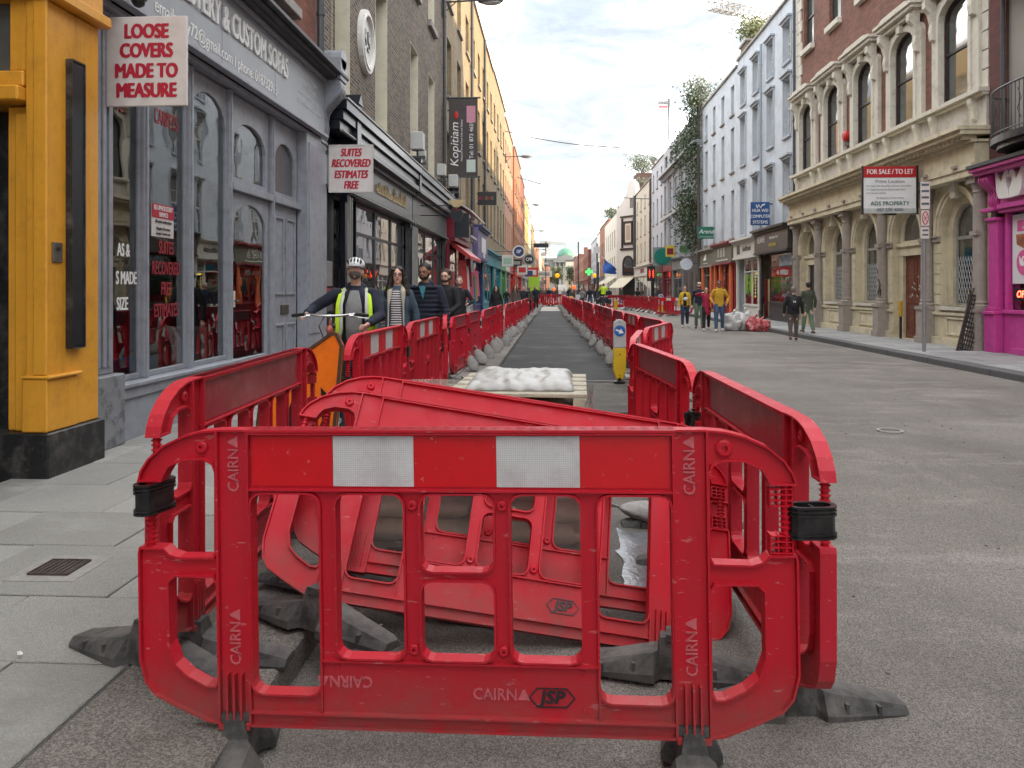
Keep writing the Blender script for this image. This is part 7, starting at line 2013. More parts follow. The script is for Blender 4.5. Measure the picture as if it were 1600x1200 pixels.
P3 = person('smiling bearded man in a navy puffer jacket over a teal T-shirt', -1.70, 10.1, .12, 1.72, face=R(-6), skin=SK_D, top=C_navy, legs=C_djean, hair=H_dark, puffer=True, hood=True, beard=True, vox=.0095, stride=-.5, bulk=1.2, arms=((.6, .02), (.6, .10)), head=(-.3, .5))
b = MB(); b.prism([(-.045, 1.45), (.05, 1.45), (.012, 1.27)], -.155, -.10, lambda u, v, d: (u, d, v)); b.tube([(0, -.03, .93), (0, -.03, .855)], [.172, .176], 16, True, .70); addp(P3, b, 'teal_shirt', C_teal)
P4 = person('curly-haired man in glasses and a loose black jumper', -1.80, 12.7, .12, 1.70, face=R(-10), skin=SK_L, top=C_black, legs=C_black, hair=H_brown, hairstyle='curly', glasses=True, beard=True, vox=.011, stride=.4, hands=(None, (.16, -.30, 1.02)), bulk=1.08)
P5 = person('man in a long dark coat carrying a white paper bag outside the red shop', -2.05, 16.6, .12, 1.66, face=R(5), skin=SK_L, top=C_black, legs=C_black, hair=H_grey, coat=True, vox=.012, stride=.4, hands=((-.30, -.05, .9), (.20, -.30, 1.12)), beard=True)
b = MB(); b.prism([(.16, .62), (.34, .62), (.24, 1.08), (.20, 1.08)], -.26, -.20, lambda u, v, d: (u, d, v)); addp(P5, b, 'paper_bag', mat('paper_bag', (.5, .5, .48), .8))
P6 = person('young woman in a long black coat, walking alone on the left pavement', -1.95, 26, .12, 1.50, face=R(3), skin=SK_L, top=C_black, legs=C_black, hair=H_dark, hairstyle='long', female=True, coat=True, vox=.014, stride=.5)
P7 = person('blond woman in a brown jacket over black near the green shopfront', -1.7, 34, .12, 1.55, face=R(3), skin=SK_L, top=C_brown, legs=C_black, hair=H_brown, hairstyle='long', female=True, vox=.018, stride=.5, glasses=False)
P8 = person('man in a dark jacket half hidden behind the woman in brown', -1.45, 37, .12, 1.55, face=R(3), skin=SK_L, top=C_dark, legs=C_djean, hair=H_brown, vox=.02)
P9 = person('person in a grey-green hooded coat beyond the first left barriers', -1.30, 40, .12, 1.5, face=R(170), skin=SK_L, top=C_olive, legs=C_black, hair=H_grey, vox=.02, hood=True)
P10 = person('man in a dark blue jacket on the left pavement past the lime green board', -1.1, 48, .12, 1.6, face=R(0), skin=SK_L, top=C_navy, legs=C_black, hair=H_brown, vox=.02)
# four walking together on the road, right
Q1 = person('woman in sunglasses and an open yellow jacket with a white bum bag across her chest', 5.10, 30.2, .02, 1.62, face=R(-8), skin=SK_L, top=C_yel, legs=C_djean, shoes=M_shoew, hair=H_brown, female=True, glasses=True, vox=.012, stride=.7)
b = MB(); b.tube([(0, -.06, 1.44), (0, -.105, 1.3), (0, -.09, 1.1), (0, -.10, .9)], [.05, .075, .07, .075], 12, True, .4); addp(Q1, b, 'black_shirt', C_black, True)
b = MB(); b.ell((.02, -.17, 1.20), (.10, .045, .07), 12, 8); addp(Q1, b, 'bum_bag', mat('bag_white', (.6, .62, .7), .5), True)
Q2 = person('bearded man in a flat cap, navy jumper and pale green trousers', 5.48, 29.3, .02, 1.74, face=R(-8), skin=SK_L, top=C_navy, legs=C_green, shoes=mat('shoe_brown', (.12, .03, .02), .5), hair=H_brown, beard=True, vox=.012, stride=-.6)
b = MB(); b.ell((0, -.01, 1.715), (.088, .11, .045), 14, 8); b.ell((0, -.10, 1.695), (.06, .05, .012), 12, 6); addp(Q2, b, 'flat_cap', C_fleece, True)
Q3 = person('woman in a raspberry red coat raising a hand to her face', 5.45, 27.8, .02, 1.56, face=R(-6), skin=SK_L, top=C_red, legs=C_black, shoes=M_shoew, hair=H_brown, female=True, glasses=True, coat=True, vox=.012, stride=.7, hands=((-.17, -.22, 1.52), None))
Q4 = person('man in sunglasses and a mustard hoodie with hands in pockets', 5.78, 27.2, .02, 1.78, face=R(-12), skin=SK_D, top=C_must, legs=C_jean, shoes=M_shoew, hair=H_dark, hood=True, glasses=True, vox=.012, stride=.5, bulk=1.02, hands=((-.20, -.20, .98), (.24, -.12, .95)))
Q5 = person('person seen from behind with a cap, black jacket and small black rucksack', 6.92, 22.6, .02, 1.55, face=R(172), skin=SK_P, top=C_black, legs=C_brown, hair=H_grey, vox=.012, stride=.5, bulk=1.2)
b = MB(); b.ell((0, .165, 1.22), (.13, .085, .20), 14, 10); rs = addp(Q5, b, 'rucksack', C_dark, True)
b = MB(); b.box(-.035, -.012, .24, .256, 1.24, 1.30); b.box(.012, .035, .24, .256, 1.24, 1.30); addp(Q5, b, 'reflective_tab', M_wlet)
b = MB(); b.ell((0, .0, 1.70), (.088, .10, .055), 14, 8); b.ell((0, -.10, 1.69), (.06, .05, .010), 10, 6); addp(Q5, b, 'cap', C_olive, True)
Q6 = person('man from behind on the right pavement in an olive jacket and pale green trousers', 7.95, 24.5, .12, 1.60, face=R(190), skin=SK_L, top=C_olive, legs=C_green, hair=H_dark, vox=.012, stride=-.6, bulk=1.1)
# motorcyclist in hi-vis back (police style rider) seen from behind
MR = person('rider from behind in a yellow hi-vis vest astride a dark motorcycle', 3.35, 52, .45, 1.45, face=R(180), skin=SK_L, top=C_hivis, legs=C_black, hair=H_dark, vox=.018, hands=((-.32, -.36, 1.12), (.32, -.36, 1.12)), bulk=1.25)
MC = thing('motorcycle', 'dark motorcycle seen from behind under the hi-vis rider', 'motorcycle', (3.35, 52, .02))
b = MB(); b.box(-.28, .28, -.55, -.15, .55, 1.0); b.box(-.5, -.27, -.5, .0, .5, .85); b.box(.27, .5, -.5, .0, .5, .85); b.ell((0, .3, .75), (.22, .7, .28), 14, 8); loc(b, 'bodywork', M_navy, MC, bev=.04)
b = MB(); torus(b, (0, -.6, .32), .27, .07, 20, 8); loc(b, 'tyre', M_black, MC); b = MB(); torus(b, (0, .8, .32), .27, .06, 20, 8); loc(b, 'tyre', M_black, MC)
b = MB(); b.ell((0, -.56, .95), (.07, .03, .04), 8, 6); loc(b, 'tail_light', M_redp, MC)

# distant crowd: low-detail figures, each its own object
cr_top = [C_black, C_navy, C_dark, C_olive, C_brown, C_grey, C_djean, C_navy, C_black, C_red]
protos = []
for k in range(6):
    b = MB(); lim = b.tube
    lim([(0, 0, .86), (0, 0, 1.1), (0, 0, 1.32), (0, 0, 1.44), (0, 0, 1.5)], [.17, .15, .19, .15, .06], 10, True, .65)
    for sg in (-1, 1): lim([(sg * .19, 0, 1.40), (sg * .26, .02, 1.12), (sg * .25, -.06 * sg, .86)], [.06, .05, .035], 8)
    me_t = remesh(b, 'jacket', [C_black], .03)
    b = MB()
    for sg in (-1, 1): b.tube([(sg * .09, 0, .95), (sg * .10, -.12 * sg * (k % 3) / 2, .5), (sg * .10, .2 * sg * (k % 3) / 2, .04)], [.10, .07, .05], 8)
    b.tube([(0, 0, .85), (0, 0, .97)], [.16, .16], 10, True, .65)
    me_l = remesh(b, 'trousers', [C_black], .03)
    b = MB(); b.ell((0, -.01, 1.64), (.078, .09, .11), 10, 8); b.tube([(0, 0, 1.42), (0, 0, 1.58)], .055, 8); me_h = remesh(b, 'head', [SK_L], .02)
    b = MB(); b.ell((0, .02, 1.68), (.088, .10, .085), 10, 8); b.ell((0, .05, 1.60), (.08, .06, .1), 8, 6); me_r = remesh(b, 'hair', [H_dark], .022)
    protos.append((me_t, me_l, me_h, me_r))
rr = random.Random(31)
def crowdp(x, y, i, label, group):
    t = thing('person', label, 'person', (x, y, .02), group, rz=R(rr.choice((0, 180)) + rr.uniform(-30, 30)))
    s_ = rr.uniform(.86, .98) ; t.scale = (s_, s_, s_)
    p_ = protos[i % 6]
    for me, m_ in zip(p_, (cr_top[rr.randrange(10)], [C_black, C_djean, C_jean, C_dark][rr.randrange(4)], [SK_L, SK_D, SK_P][rr.randrange(3)], [H_dark, H_brown, H_grey][rr.randrange(3)])):
        c_ = me.copy() if False else me
        o = share(c_, me.name.split('.')[0], t); o.material_slots[0].link = 'OBJECT'; o.material_slots[0].material = m_
for i in range(14): crowdp(rr.uniform(-3.4, -1.5), 55 + i * 4.2, i, 'tiny distant pedestrian on the left pavement among the far crowd', 'distant pedestrians on the left pavement')
for i in range(36): crowdp(rr.uniform(-2.6, 7.0), rr.uniform(72, 125), i, 'tiny distant figure in the crowd beyond the end of the works', 'distant crowd across the street end')
for i, (x, y, c_) in enumerate(((1.35, 56, 'brown'), (2.15, 58, 'blue'), (2.6, 55, 'pale'), (4.1, 66, 'dark'), (4.8, 67, 'black'), (6.9, 64, 'white-shirted'), (7.3, 64.5, 'dark-clad'))):
    crowdp(x, y, i, ['small figure in the road left of the motorcycle, nearest the lane', 'small figure in the road second left of the motorcycle', 'small pedestrian directly beside the motorcycle', 'small pedestrian under the awning beyond the motorcycle', 'second small pedestrian under the awning', 'pedestrian behind the second works barriers, left of a pair', 'pedestrian behind the second works barriers, right of a pair'][i], None)

# ================================================================== OBJECTS OF THE WORKS AND THE STREET
# keep-right bollards (flat blade on a spring foot)
def bollard(x, y, z, label, h=1.0, w=.30):
    t = thing('traffic_bollard', label, 'bollard', (x, y, z), rz=R(2))
    fb2 = lambda u, v, d: (u, d, v)
    ww = w / 2
    b = MB(); b.plate([[(-.05, .06), (.05, .06), (ww, .20), (ww, .55), (-ww, .55), (-ww, .20)]], -.035, .035, fb2); loc(b, 'yellow_base', mat('bollard_yellow', (.62, .40, .01), .45, .1, 6, dirt=(.3, .2, .05), dirt_amt=.4), t, bev=.01)
    b = MB(); top_ = [(ww, .553), (ww, h - .06)] + [(ww * .85 * math.cos(R(a)) + 0, h - .06 + .06 * math.sin(R(a))) for a in (30, 60, 90, 120, 150)] + [(-ww, h - .06), (-ww, .553)]
    b.plate([top_], -.035, .035, fb2); loc(b, 'white_panel', mat('bollard_white', (.42, .42, .42), .45, .06, 8), t, bev=.008)
    b = MB(); n = 28; b.plate([[(w * .43 * math.cos(2 * math.pi * k / n), h - .18 + w * .43 * math.sin(2 * math.pi * k / n)) for k in range(n)]], -.042, -.036, fb2); s_ = loc(b, 'blue_disc', mat('sign_blue_disc', (.01, .11, .38), .35), t)
    b = MB(); ar = [(-.09, .035), (.015, .0), (-.002, .055) if False else (.03, .05), (.085, -.045), (-.02, -.062), (.0, -.03) if False else (.0, -.028), (-.10, .005)]
    b.plate([[(p[0] * w / .29, h - .18 + p[1] * w / .29) for p in [(-.098, .008), (-.012, -.022), (-.030, -.062), (.088, -.048), (.026, .052), (.006, .012), (-.084, .044)]]], -.046, -.0425, fb2)
    a_ = loc(b, 'white_arrow', M_wlet, t)
    b = MB(); b.lathe([(.09, 0), (.09, .03), (.04, .05), (.04, .09)], (0, 0, 0), 12); loc(b, 'foot', M_black, t)
    b = MB(); b.lathe([(.012, -.040), (.012, -.036)], (0, 0, .45), 8, 'y'); b.lathe([(.010, -.040), (.010, -.036)], (0, 0, .12), 8, 'y'); b.lathe([(.010, -.040), (.010, -.036)], (0, 0, h - .045), 8, 'y'); loc(b, 'bolt', M_black, t)
    return t
bollard(1.03, 12.1, .03, 'yellow and white keep-right bollard with blue arrow disc at the start of the dark lane', 1.0, .20)
bollard(6.25, 45.2, .02, 'distant yellow bollard with a blue arrow disc beside the second works', 1.2, .26)
def small_post(x, y, z, h, m, label, name='bollard'):
    t = thing(name, label, 'bollard', (x, y, z)); b = MB(); b.box(-.13, .13, -.03, .03, 0, h); loc(b, 'panel', m, t, bev=.02); b = MB(); b.box(-.2, .2, -.1, .1, 0, .08); loc(b, 'foot', M_black, t)
small_post(1.25, 54, .02, 1.0, mat('bollard_yellow', (.62, .4, .01), .45), 'small yellow marker board just right of the long right row')
small_post(1.75, 55, .02, 1.1, M_whitesheet, 'small white marker board beside the yellow one')
small_post(4.25, 53, .02, .7, C_must, 'short orange-yellow marker next to the motorcycle')

# orange works sign leaning on the kerb
OS = thing('works_sign', 'orange temporary works sign in a rusty frame, standing behind the left barriers', 'sign', (-1.62, 4.92, .16), rz=R(-12))
OS.rotation_euler = (R(-9), R(0), R(-14))
M_orange = mat('sign_orange', (.85, .17, .008), .45, .08, 5, dirt=(.4, .1, .02), dirt_amt=.4, dirt_scale=9)
fo = lambda u, v, d: (u, d, v)
shp = [(-.42, .05), (.19, .05), (.20, .98), (.15, 1.06), (.11, 1.07), (-.40, .72)]
b = MB(); b.plate([shp], -.006, .006, fo); loc(b, 'face', M_orange, OS)
b = MB(); b.band(shp, .022, -.014, .014, fo); loc(b, 'frame', mat('rusty_frame', (.07, .03, .015), .7, .4, 20), OS)
b = MB(); b.plate([[(.0, .28), (.14, .30), (.15, .62), (.06, .70), (.09, .48)]], -.011, -.007, fo); b.plate([[(-.26, .22), (-.16, .22), (-.06, .62), (-.14, .64)]], -.011, -.007, fo); loc(b, 'black_symbol', M_black, OS)
b = MB(); b.plate([[(-.38, .10), (.15, .10), (.15, .21), (-.38, .21)]], -.012, -.0065, fo); loc(b, 'white_plate', M_signw, OS)
b = MB(); b.plate([[(-.33, .135), (-.30, .135), (-.30, .175), (-.33, .175)]], -.014, -.0125, fo); b.plate([[(-.1, .13), (.1, .13), (.1, .18), (-.1, .18)]], -.014, -.0125, fo); loc(b, 'plate_print', M_black, OS)
b = MB(); b.tube([(-.38, .02, .72), (-.4, .35, .02)], .012, 6); b.tube([(.17, .02, .72), (.17, .35, .02)], .012, 6); b.tube([(-.4, .35, .05), (.17, .35, .05)], .012, 6); loc(b, 'back_leg', M_pipe, OS)

# pallet of bagged material wrapped in clear film
PL = thing('bag_pallet', 'pallet stacked with brown paper bags of cement wrapped in clear film behind the fallen barriers', 'pallet', (-.42, 4.55, .02), rz=R(-3))
M_wood = mat('pallet_wood', (.30, .24, .17), .85, .25, 12, bump=.4)
for k in range(6):
    b = MB(); b.box(-.60, .60, -.50 + k * .185, -.50 + k * .185 + .10, .10, .125); loc(b, 'top_board', M_wood, PL)
for x_ in (-.55, -.05, .45):
    b = MB(); b.box(x_, x_ + .10, -.5, .525, .0, .10); loc(b, 'bearer', M_wood, PL)
M_bagp = mat('paper_sack', (.74, .62, .48), .8, .15, 8, bump=.5, bscale=20, dirt=(.5, .42, .34), dirt_amt=.5, dirt_scale=5)
M_bago = mat('sack_print', (.50, .13, .04), .7, .2, 10)
def sack(w, d, h, seed):
    b = MB(); vs = []; fs = []; nx, ny = 10, 7
    for top in (0, 1):
        for i in range(nx + 1):
            for j in range(ny + 1):
                u, v = i / nx * 2 - 1, j / ny * 2 - 1
                e = (1 - abs(u) ** 5) * (1 - abs(v) ** 4)
                n_ = noise.noise(Vector((u * 2 + seed, v * 2, top * 4))) * .012
                vs.append((u * w / 2 * (1 - .04 * abs(v)), v * d / 2 * (1 - .06 * u * u), (h / 2) + (1 if top else -1) * (h / 2 * (.35 + .65 * e ** .5)) + n_))
    N_ = (nx + 1) * (ny + 1)
    for i in range(nx):
        for j in range(ny):
            a = i * (ny + 1) + j; q = (a, a + 1, a + ny + 2, a + ny + 1); fs.append(q[::-1]); fs.append(tuple(N_ + x for x in q))
    rim_ = [i * (ny + 1) for i in range(nx + 1)] + [nx * (ny + 1) + j for j in range(1, ny + 1)] + [i * (ny + 1) + ny for i in range(nx - 1, -1, -1)] + [j for j in range(ny - 1, 0, -1)]
    for k in range(len(rim_)):
        a, c_ = rim_[k], rim_[(k + 1) % len(rim_)]; fs.append((a, c_, N_ + c_, N_ + a))
    b.add(vs, fs); return b
ME_sack = []
for s_ in range(3):
    b = sack(.60, .40, .125, s_ * 3.1); me = b.mesh('sack', [M_bagp, M_bago], smooth=True); fix_normals(me)
    for p in me.polygons:
        p.material_index = 1 if (abs(p.center.x) < .17 and p.center.y < -.12) else 0
    ME_sack.append(me)
rr = random.Random(3)
for lay in range(6):
    for ix in (-.305, .305):
        for iy in (-.30, .10 if lay % 2 else .12, .5):
            if iy > .4 and lay % 2: continue
            share(ME_sack[rr.randrange(3)], 'sack', PL, (ix + rr.uniform(-.015, .015), iy - .05 + rr.uniform(-.01, .01), .13 + lay * .118), (0, 0, rr.choice((0, math.pi)) + R(rr.uniform(-3, 3))))
# clear film: a crumpled skirt round the stack
M_film = glass_mat('clear_film', (.95, .95, .95), rough=.10, refl=1.7, haze=.24, wr=.8, wrs=7)
b = MB(); vs = []; fs = []; n, m_ = 72, 9
for j in range(m_ + 1):
    z_ = .07 + .80 * j / m_
    for k in range(n):
        a = 2 * math.pi * k / n; c_, s_ = math.cos(a), math.sin(a)
        q = (abs(c_) ** 8 + abs(s_) ** 8) ** (-1 / 8)
        r_ = .012 * noise.noise(Vector((c_ * 7, s_ * 7, z_ * 3))) + .020 * noise.noise(Vector((c_ * 3, s_ * 3, z_ * 9)))
        vs.append((c_ * q * (.645 + r_), .02 + s_ * q * (.60 + r_), z_))
for j in range(m_):
    for k in range(n):
        a, c_ = j * n + k, j * n + (k + 1) % n; fs.append((a, c_, c_ + n, a + n))
b.add(vs, fs); loc(b, 'clear_film', M_film, PL, smooth=True)
# slatted pallet and white sheeting on top
TP = thing('wooden_pallet', 'pale slatted wooden pallet lying on top of the wrapped bags', 'pallet', (-.19, 4.58, .845), rz=R(-2)); TP.scale = (.62, 1, 1)
for k in range(5):
    b = MB(); b.box(-.62, .62, -.46 + k * .21, -.46 + k * .21 + .15, .075, .095); loc(b, 'slat', mat('pale_wood', (.38, .35, .28), .85, .2, 14, bump=.3), TP, bev=.003)
for k in range(3):
    b = MB(); b.box(-.60 + k * .55, -.50 + k * .55, -.47, .56, .0, .073); loc(b, 'bearer', mat('pale_wood', (.38, .35, .28), .85), TP, bev=.003)
for k in range(3):
    b = MB(); b.box(-.62, .62, -.46 + k * .46, -.46 + k * .46 + .10, -.022, -.002); loc(b, 'bottom_slat', mat('pale_wood', (.38, .35, .28), .85), TP, bev=.003)
b = MB(); vs = []; fs = []; nx, ny = 40, 26
for top in (0, 1):
    for i in range(nx + 1):
        for j in range(ny + 1):
            u, v = i / nx, j / ny
            e = (1 - abs(2 * u - 1) ** 6) * (1 - abs(2 * v - 1) ** 4)
            zz = (.012 + .040 * e ** .5 + .030 * noise.noise(Vector((u * 4, v * 3, 1))) * e + .016 * noise.noise(Vector((u * 11, v * 9, 4)))) if top else 0.0
            vs.append((-.30 + .60 * u + .02 * noise.noise(Vector((v * 6, u, 3))), -.42 + .98 * v + .02 * noise.noise(Vector((u * 7, v, 8))), zz))
N_ = (nx + 1) * (ny + 1)
for i in range(nx):
    for j in range(ny):
        a = i * (ny + 1) + j; q = (a, a + 1, a + ny + 2, a + ny + 1); fs.append(q[::-1]); fs.append(tuple(N_ + x for x in q))
rim_ = [i * (ny + 1) for i in range(nx + 1)] + [nx * (ny + 1) + j for j in range(1, ny + 1)] + [i * (ny + 1) + ny for i in range(nx - 1, -1, -1)] + [j for j in range(ny - 1, 0, -1)]
for k in range(len(rim_)):
    a, c_ = rim_[k], rim_[(k + 1) % len(rim_)]; fs.append((a, c_, N_ + c_, N_ + a))
b.add(vs, fs)
me = b.mesh('plastic_sheet', mat('white_polythene', (.34, .34, .33), .42, .15, 5, bump=.6, bscale=14, dirt=(.4, .34, .3), dirt_amt=.4, dirt_scale=4), smooth=True); fix_normals(me)
o = bpy.data.objects.new('plastic_sheet', me); COL.objects.link(o); o.location = (-.19, 4.62, .942); tag(o, 'crumpled white plastic sheeting bundled on the slatted pallet', 'plastic sheet')

# parking sign post on the right pavement
PS = thing('sign_post', 'tall grey metal post with small parking restriction plates on the right pavement', 'sign post', (8.18, 17.45, .12))
b = MB(); b.tube([(0, 0, 0), (0, 0, 3.72)], .038, 12); loc(b, 'post', mat('galvanised_post', (.26, .27, .28), .45, .15, 12, metal=.4, dirt=(.12, .12, .12), dirt_amt=.5, dirt_scale=6), PS)
for (z0, z1, w_) in ((3.15, 3.75, .10), (2.78, 3.12, .085), (2.50, 2.75, .085)):
    b = MB(); b.box(-w_, w_, -.055, -.045, z0, z1); pl_ = loc(b, 'plate', M_signw, PS)
    if z0 > 3.1:
        for k in range(4):
            b = MB(); b.box(-w_ * .8, w_ * .8, -.058, -.056, z1 - .09 - k * .14, z1 - .04 - k * .14); o_ = loc(b, 'print_line', mat('print_grey', (.1, .11, .13), .5), PS)
    elif z0 > 2.7:
        b = MB(); b.plate([[(.072 * math.cos(R(a)), 2.95 + .15 * math.sin(R(a))) for a in range(0, 360, 20)], [(.055 * math.cos(R(a)), 2.95 + .125 * math.sin(R(a))) for a in range(0, 360, 20)]], -.058, -.056, lambda u, v, d: (u, d, v))
        b.box(-.05, .05, -.0585, -.0565, 2.945, 2.955); b.tube([(-.045, -.0575, 3.05), (.045, -.0575, 2.85)], .006, 4); b.tube([(.045, -.0575, 3.05), (-.045, -.0575, 2.85)], .006, 4); loc(b, 'red_ring', M_redp, PS)
    else:
        for k in range(2):
            b = MB(); b.box(-w_ * .75, w_ * .75, -.058, -.056, z1 - .09 - k * .1, z1 - .05 - k * .1); loc(b, 'print_line', mat('print_grey', (.1, .11, .13), .5), PS)

# iron gate leaf leaning on the bank, beside the magenta shop
IG = thing('iron_gate', 'rusty black iron gate panel leaning against the bank beside the magenta shop', 'gate', (9.02, 17.75, .12))
IG.rotation_euler = (R(-4), R(17), R(6)); IG.scale = (1.35, 1, 1.05)
b = MB(); b.band(rect(0, .46, 0, 1.28), .035, -.02, .02, fo)
for k in range(12): b.box(.035, .425, -.010, .010, .07 + k * .098, .10 + k * .098)
loc(b, 'frame', mat('rust_black', (.028, .024, .022), .7, .4, 20), IG)
for k in range(9):
    b = MB(); b.tube([(.06 + k * .043, 0, .03), (.06 + k * .043, 0, 1.25)], .012, 5); loc(b, 'bar', mat('rust_black', (.03, .025, .02), .7), IG)
b = MB(); b.tube([(.02, 0, 1.28), (-.03, 0, 1.36), (.04, 0, 1.42), (.03, 0, 1.30)], .014, 6); b.tube([(.2, 0, 1.28), (.14, 0, 1.38), (.24, 0, 1.44), (.26, 0, 1.30)], .014, 6); b.tube([(.38, 0, 1.28), (.48, 0, 1.40), (.42, 0, 1.52), (.36, 0, 1.40)], .014, 6); loc(b, 'scroll', M_black, IG)
IG2 = thing('iron_gate', 'second iron gate panel behind the leaning one, set farther from the pavement edge', 'gate', (9.22, 17.95, .12)); IG2.rotation_euler = (R(-3), R(12), R(14))
b = MB(); b.band(rect(0, .36, 0, 1.30), .03, -.015, .015, fo)
for k in range(8): b.box(.03, .33, -.008, .008, .08 + k * .15, .10 + k * .15)
loc(b, 'frame', mat('rust_black', (.03, .025, .02), .7), IG2)
YPb = thing('door_bar', 'upright yellow and black painted bar standing in the bank doorway', 'post', (9.72, 22.1, .12)); b = MB(); b.box(-.04, .04, -.05, .05, .62, 1.06); loc(b, 'yellow_head', C_must, YPb, bev=.01); b = MB(); b.box(-.025, .025, -.03, .03, 0, .615); loc(b, 'black_stem', M_black, YPb)

# rubbish bags at the right kerb
M_clearbag = mat('clear_rubbish', (.50, .50, .50), .3, .4, 9, bump=1, bscale=18, dirt=(.32, .31, .30), dirt_amt=.5, dirt_scale=5)
M_redbag = mat('red_rubbish', (.42, .03, .04), .35, .5, 9, bump=1, bscale=18, dirt=(.55, .5, .5), dirt_amt=.95, dirt_scale=9)
for i, (x, y, sx, sz, m_, lb) in enumerate(((6.42, 27.9, .34, .36, M_clearbag, 'grey-white rubbish bag at the left end of the heap by the right kerb'), (6.85, 28.1, .38, .40, M_clearbag, 'largest pale clear rubbish bag in the middle of the heap'),
                             (7.10, 27.6, .30, .28, M_redbag, 'rubbish bag with red contents in front of the pale ones'), (7.38, 27.7, .30, .24, M_redbag, 'second red-tinged rubbish bag at the right of the heap'), (7.45, 28.2, .22, .2, M_clearbag, 'small pale bag flattened on the kerb edge'))):
    b = MB(); b.ell((0, 0, sz * .7), (sx * 1.05, sx * .8, sz), 30, 20)
    me = b.mesh('bag', m_, smooth=True)
    for v in me.vertices:
        n_ = noise.noise(v.co * 5 + Vector((i * 3, 0, 0))) * .30 + noise.noise(v.co * 12 + Vector((0, i, 0))) * .16 + noise.noise(v.co * 26) * .06
        v.co *= (1 + n_); v.co.z = max(v.co.z, 0)
    fix_normals(me); o = bpy.data.objects.new('rubbish_bag', me); COL.objects.link(o); o.location = (x, y, .02 if x < 7.5 else .12); tag(o, lb, 'rubbish bag')
    k_ = MB(); k_.tube([(0, 0, sz * 1.6), (.03, 0, sz * 1.9), (.08, .02, sz * 2.0)], [.05, .03, .06], 7); me = k_.mesh('tied_neck', m_, smooth=True); share(me, 'tied_neck', o)

# flag, green cross, traffic lights, posts
def far_post(x, y, h, label, r=.06, cat='post', m=None):
    t = thing('street_post', label, cat, (x, y, .1)); b = MB(); b.tube([(0, 0, 0), (0, 0, h)], r, 8); loc(b, 'post', m or M_pipe, t); return t
fl = thing('flag', 'blue flag on a slanting pole projecting from the white pub', 'flag', (8.3, 98, 5.0))
b = MB(); b.tube([(8.3, 98.4, 3.75), (6.1, 97.5, 5.6)], .04, 6); b.build('pole', M_whitef, fl)
b = MB(); vs = []; fs = []
for i in range(9):
    for j in range(7):
        u, v = i / 8, j / 6
        px_ = Vector((6.35, 97.4, 5.4)).lerp(Vector((8.0, 98.2, 4.0)), u); vs.append((px_.x - .1 * v + .1 * math.sin(v * 7 + u * 3), px_.y + .25 * math.sin(u * 6 + v * 4), px_.z - v * (1.9 - 1.3 * u)))
for i in range(8):
    for j in range(6): a = i * 7 + j; fs.append((a, a + 1, a + 8, a + 7))
b.add(vs + [(q[0], q[1] + .02, q[2]) for q in vs], fs + [tuple(63 + i for i in f[::-1]) for f in fs]); b.build('cloth', mat('flag_blue', (.03, .10, .38), .8, .2, 2), fl, smooth=True)
gc = thing('pharmacy_cross', 'glowing green pharmacy cross projecting over the right side far down', 'sign', (4.95, 108, 3.95)); gc.scale = (.5, .5, .5)
b = MB(); b.box(-.35, .35, -.12, .12, -1.0, 1.0); b.box(-1.0, -.352, -.118, .118, -.35, .35); b.box(.352, 1.0, -.118, .118, -.35, .35); loc(b, 'cross', mat('green_glow', (.05, .7, .1), .5, emit=(.1, 1, .18), estr=.25), gc)
b = MB(); b.box(1.0, 2.7, -.04, .04, -.04, .04); loc(b, 'arm', M_pipe, gc)
M_amb = mat('amber_lamp', (.9, .3, .01), .5, emit=(1, .25, .0), estr=.35); M_rlamp = mat('red_lamp', (.8, .1, .02), .5, emit=(1, .10, .01), estr=.4)
for (x, y, z_, r_, m_, lb) in ((.45, 92, 3.0, .26, M_amb, 'amber beacon on a dark post left of the domed hall'), (4.9, 92, 3.0, .24, M_amb, 'amber beacon on a dark post right of the domed hall'),
                               (.1, 96, .9 + .4, .22, M_rlamp, 'low red lamp beside the left amber beacon'), (2.5, 96, 1.6, .26, M_rlamp, 'low orange-red lamp between the two beacons')):
    t = thing('beacon', lb, 'beacon', (x, y, .05)); b = MB(); b.tube([(0, 0, 0), (0, 0, z_ + .1 - r_)], .07, 8); b.box(-.16, .16, -.1, .1, z_ - r_ - .7, z_ - r_ - .02); loc(b, 'post', M_darkf, t)
    b = MB(); b.ell((0, 0, z_ + .1), (r_, r_, r_), 14, 10); loc(b, 'lamp', m_, t, smooth=True)
for (x, y, h_, lb) in ((-1.0, 98, 7.5, 'slim dark lamp column at the left of the distant crowd'), (3.6, 64, 5.2, 'dark street pole with a small white square sign behind the motorcycle'), (2.5, 78, 6.2, 'dark street pole in the distance left of the motorcycle'), (4.3, 74, 4.0, 'thin pole just beyond the second works')):
    t = far_post(x, y, h_, lb)
    if h_ == 5.2: b = MB(); b.box(-.28, .28, -.08, -.04, 4.4, 4.95); loc(b, 'square_sign', M_signw, t)
    if h_ == 7.5: b = MB(); b.box(-.5, .1, -.06, .06, 5.6, 6.1); b.box(-.3, .3, -.06, .06, 4.6, 4.8); loc(b, 'sign', M_signw, t)
vn = thing('van', 'pale van far down the street under the domed hall', 'van', (1.6, 150, .05))
b = MB(); b.box(-1.0, 1.0, 0, 4.6, .35, 1.2); b.prism([(0, 1.2), (4.6, 1.2), (4.6, 2.3), (.55, 2.3)], -.95, .95, lambda u, v, d: (d, u, v)); loc(b, 'body', M_whiter, vn, bev=.08)
b = MB(); b.add([(-.8, .10, 1.35), (.8, .10, 1.35), (.8, .48, 2.15), (-.8, .48, 2.15)], [(0, 1, 2, 3)]); loc(b, 'windscreen', M_pane, vn)
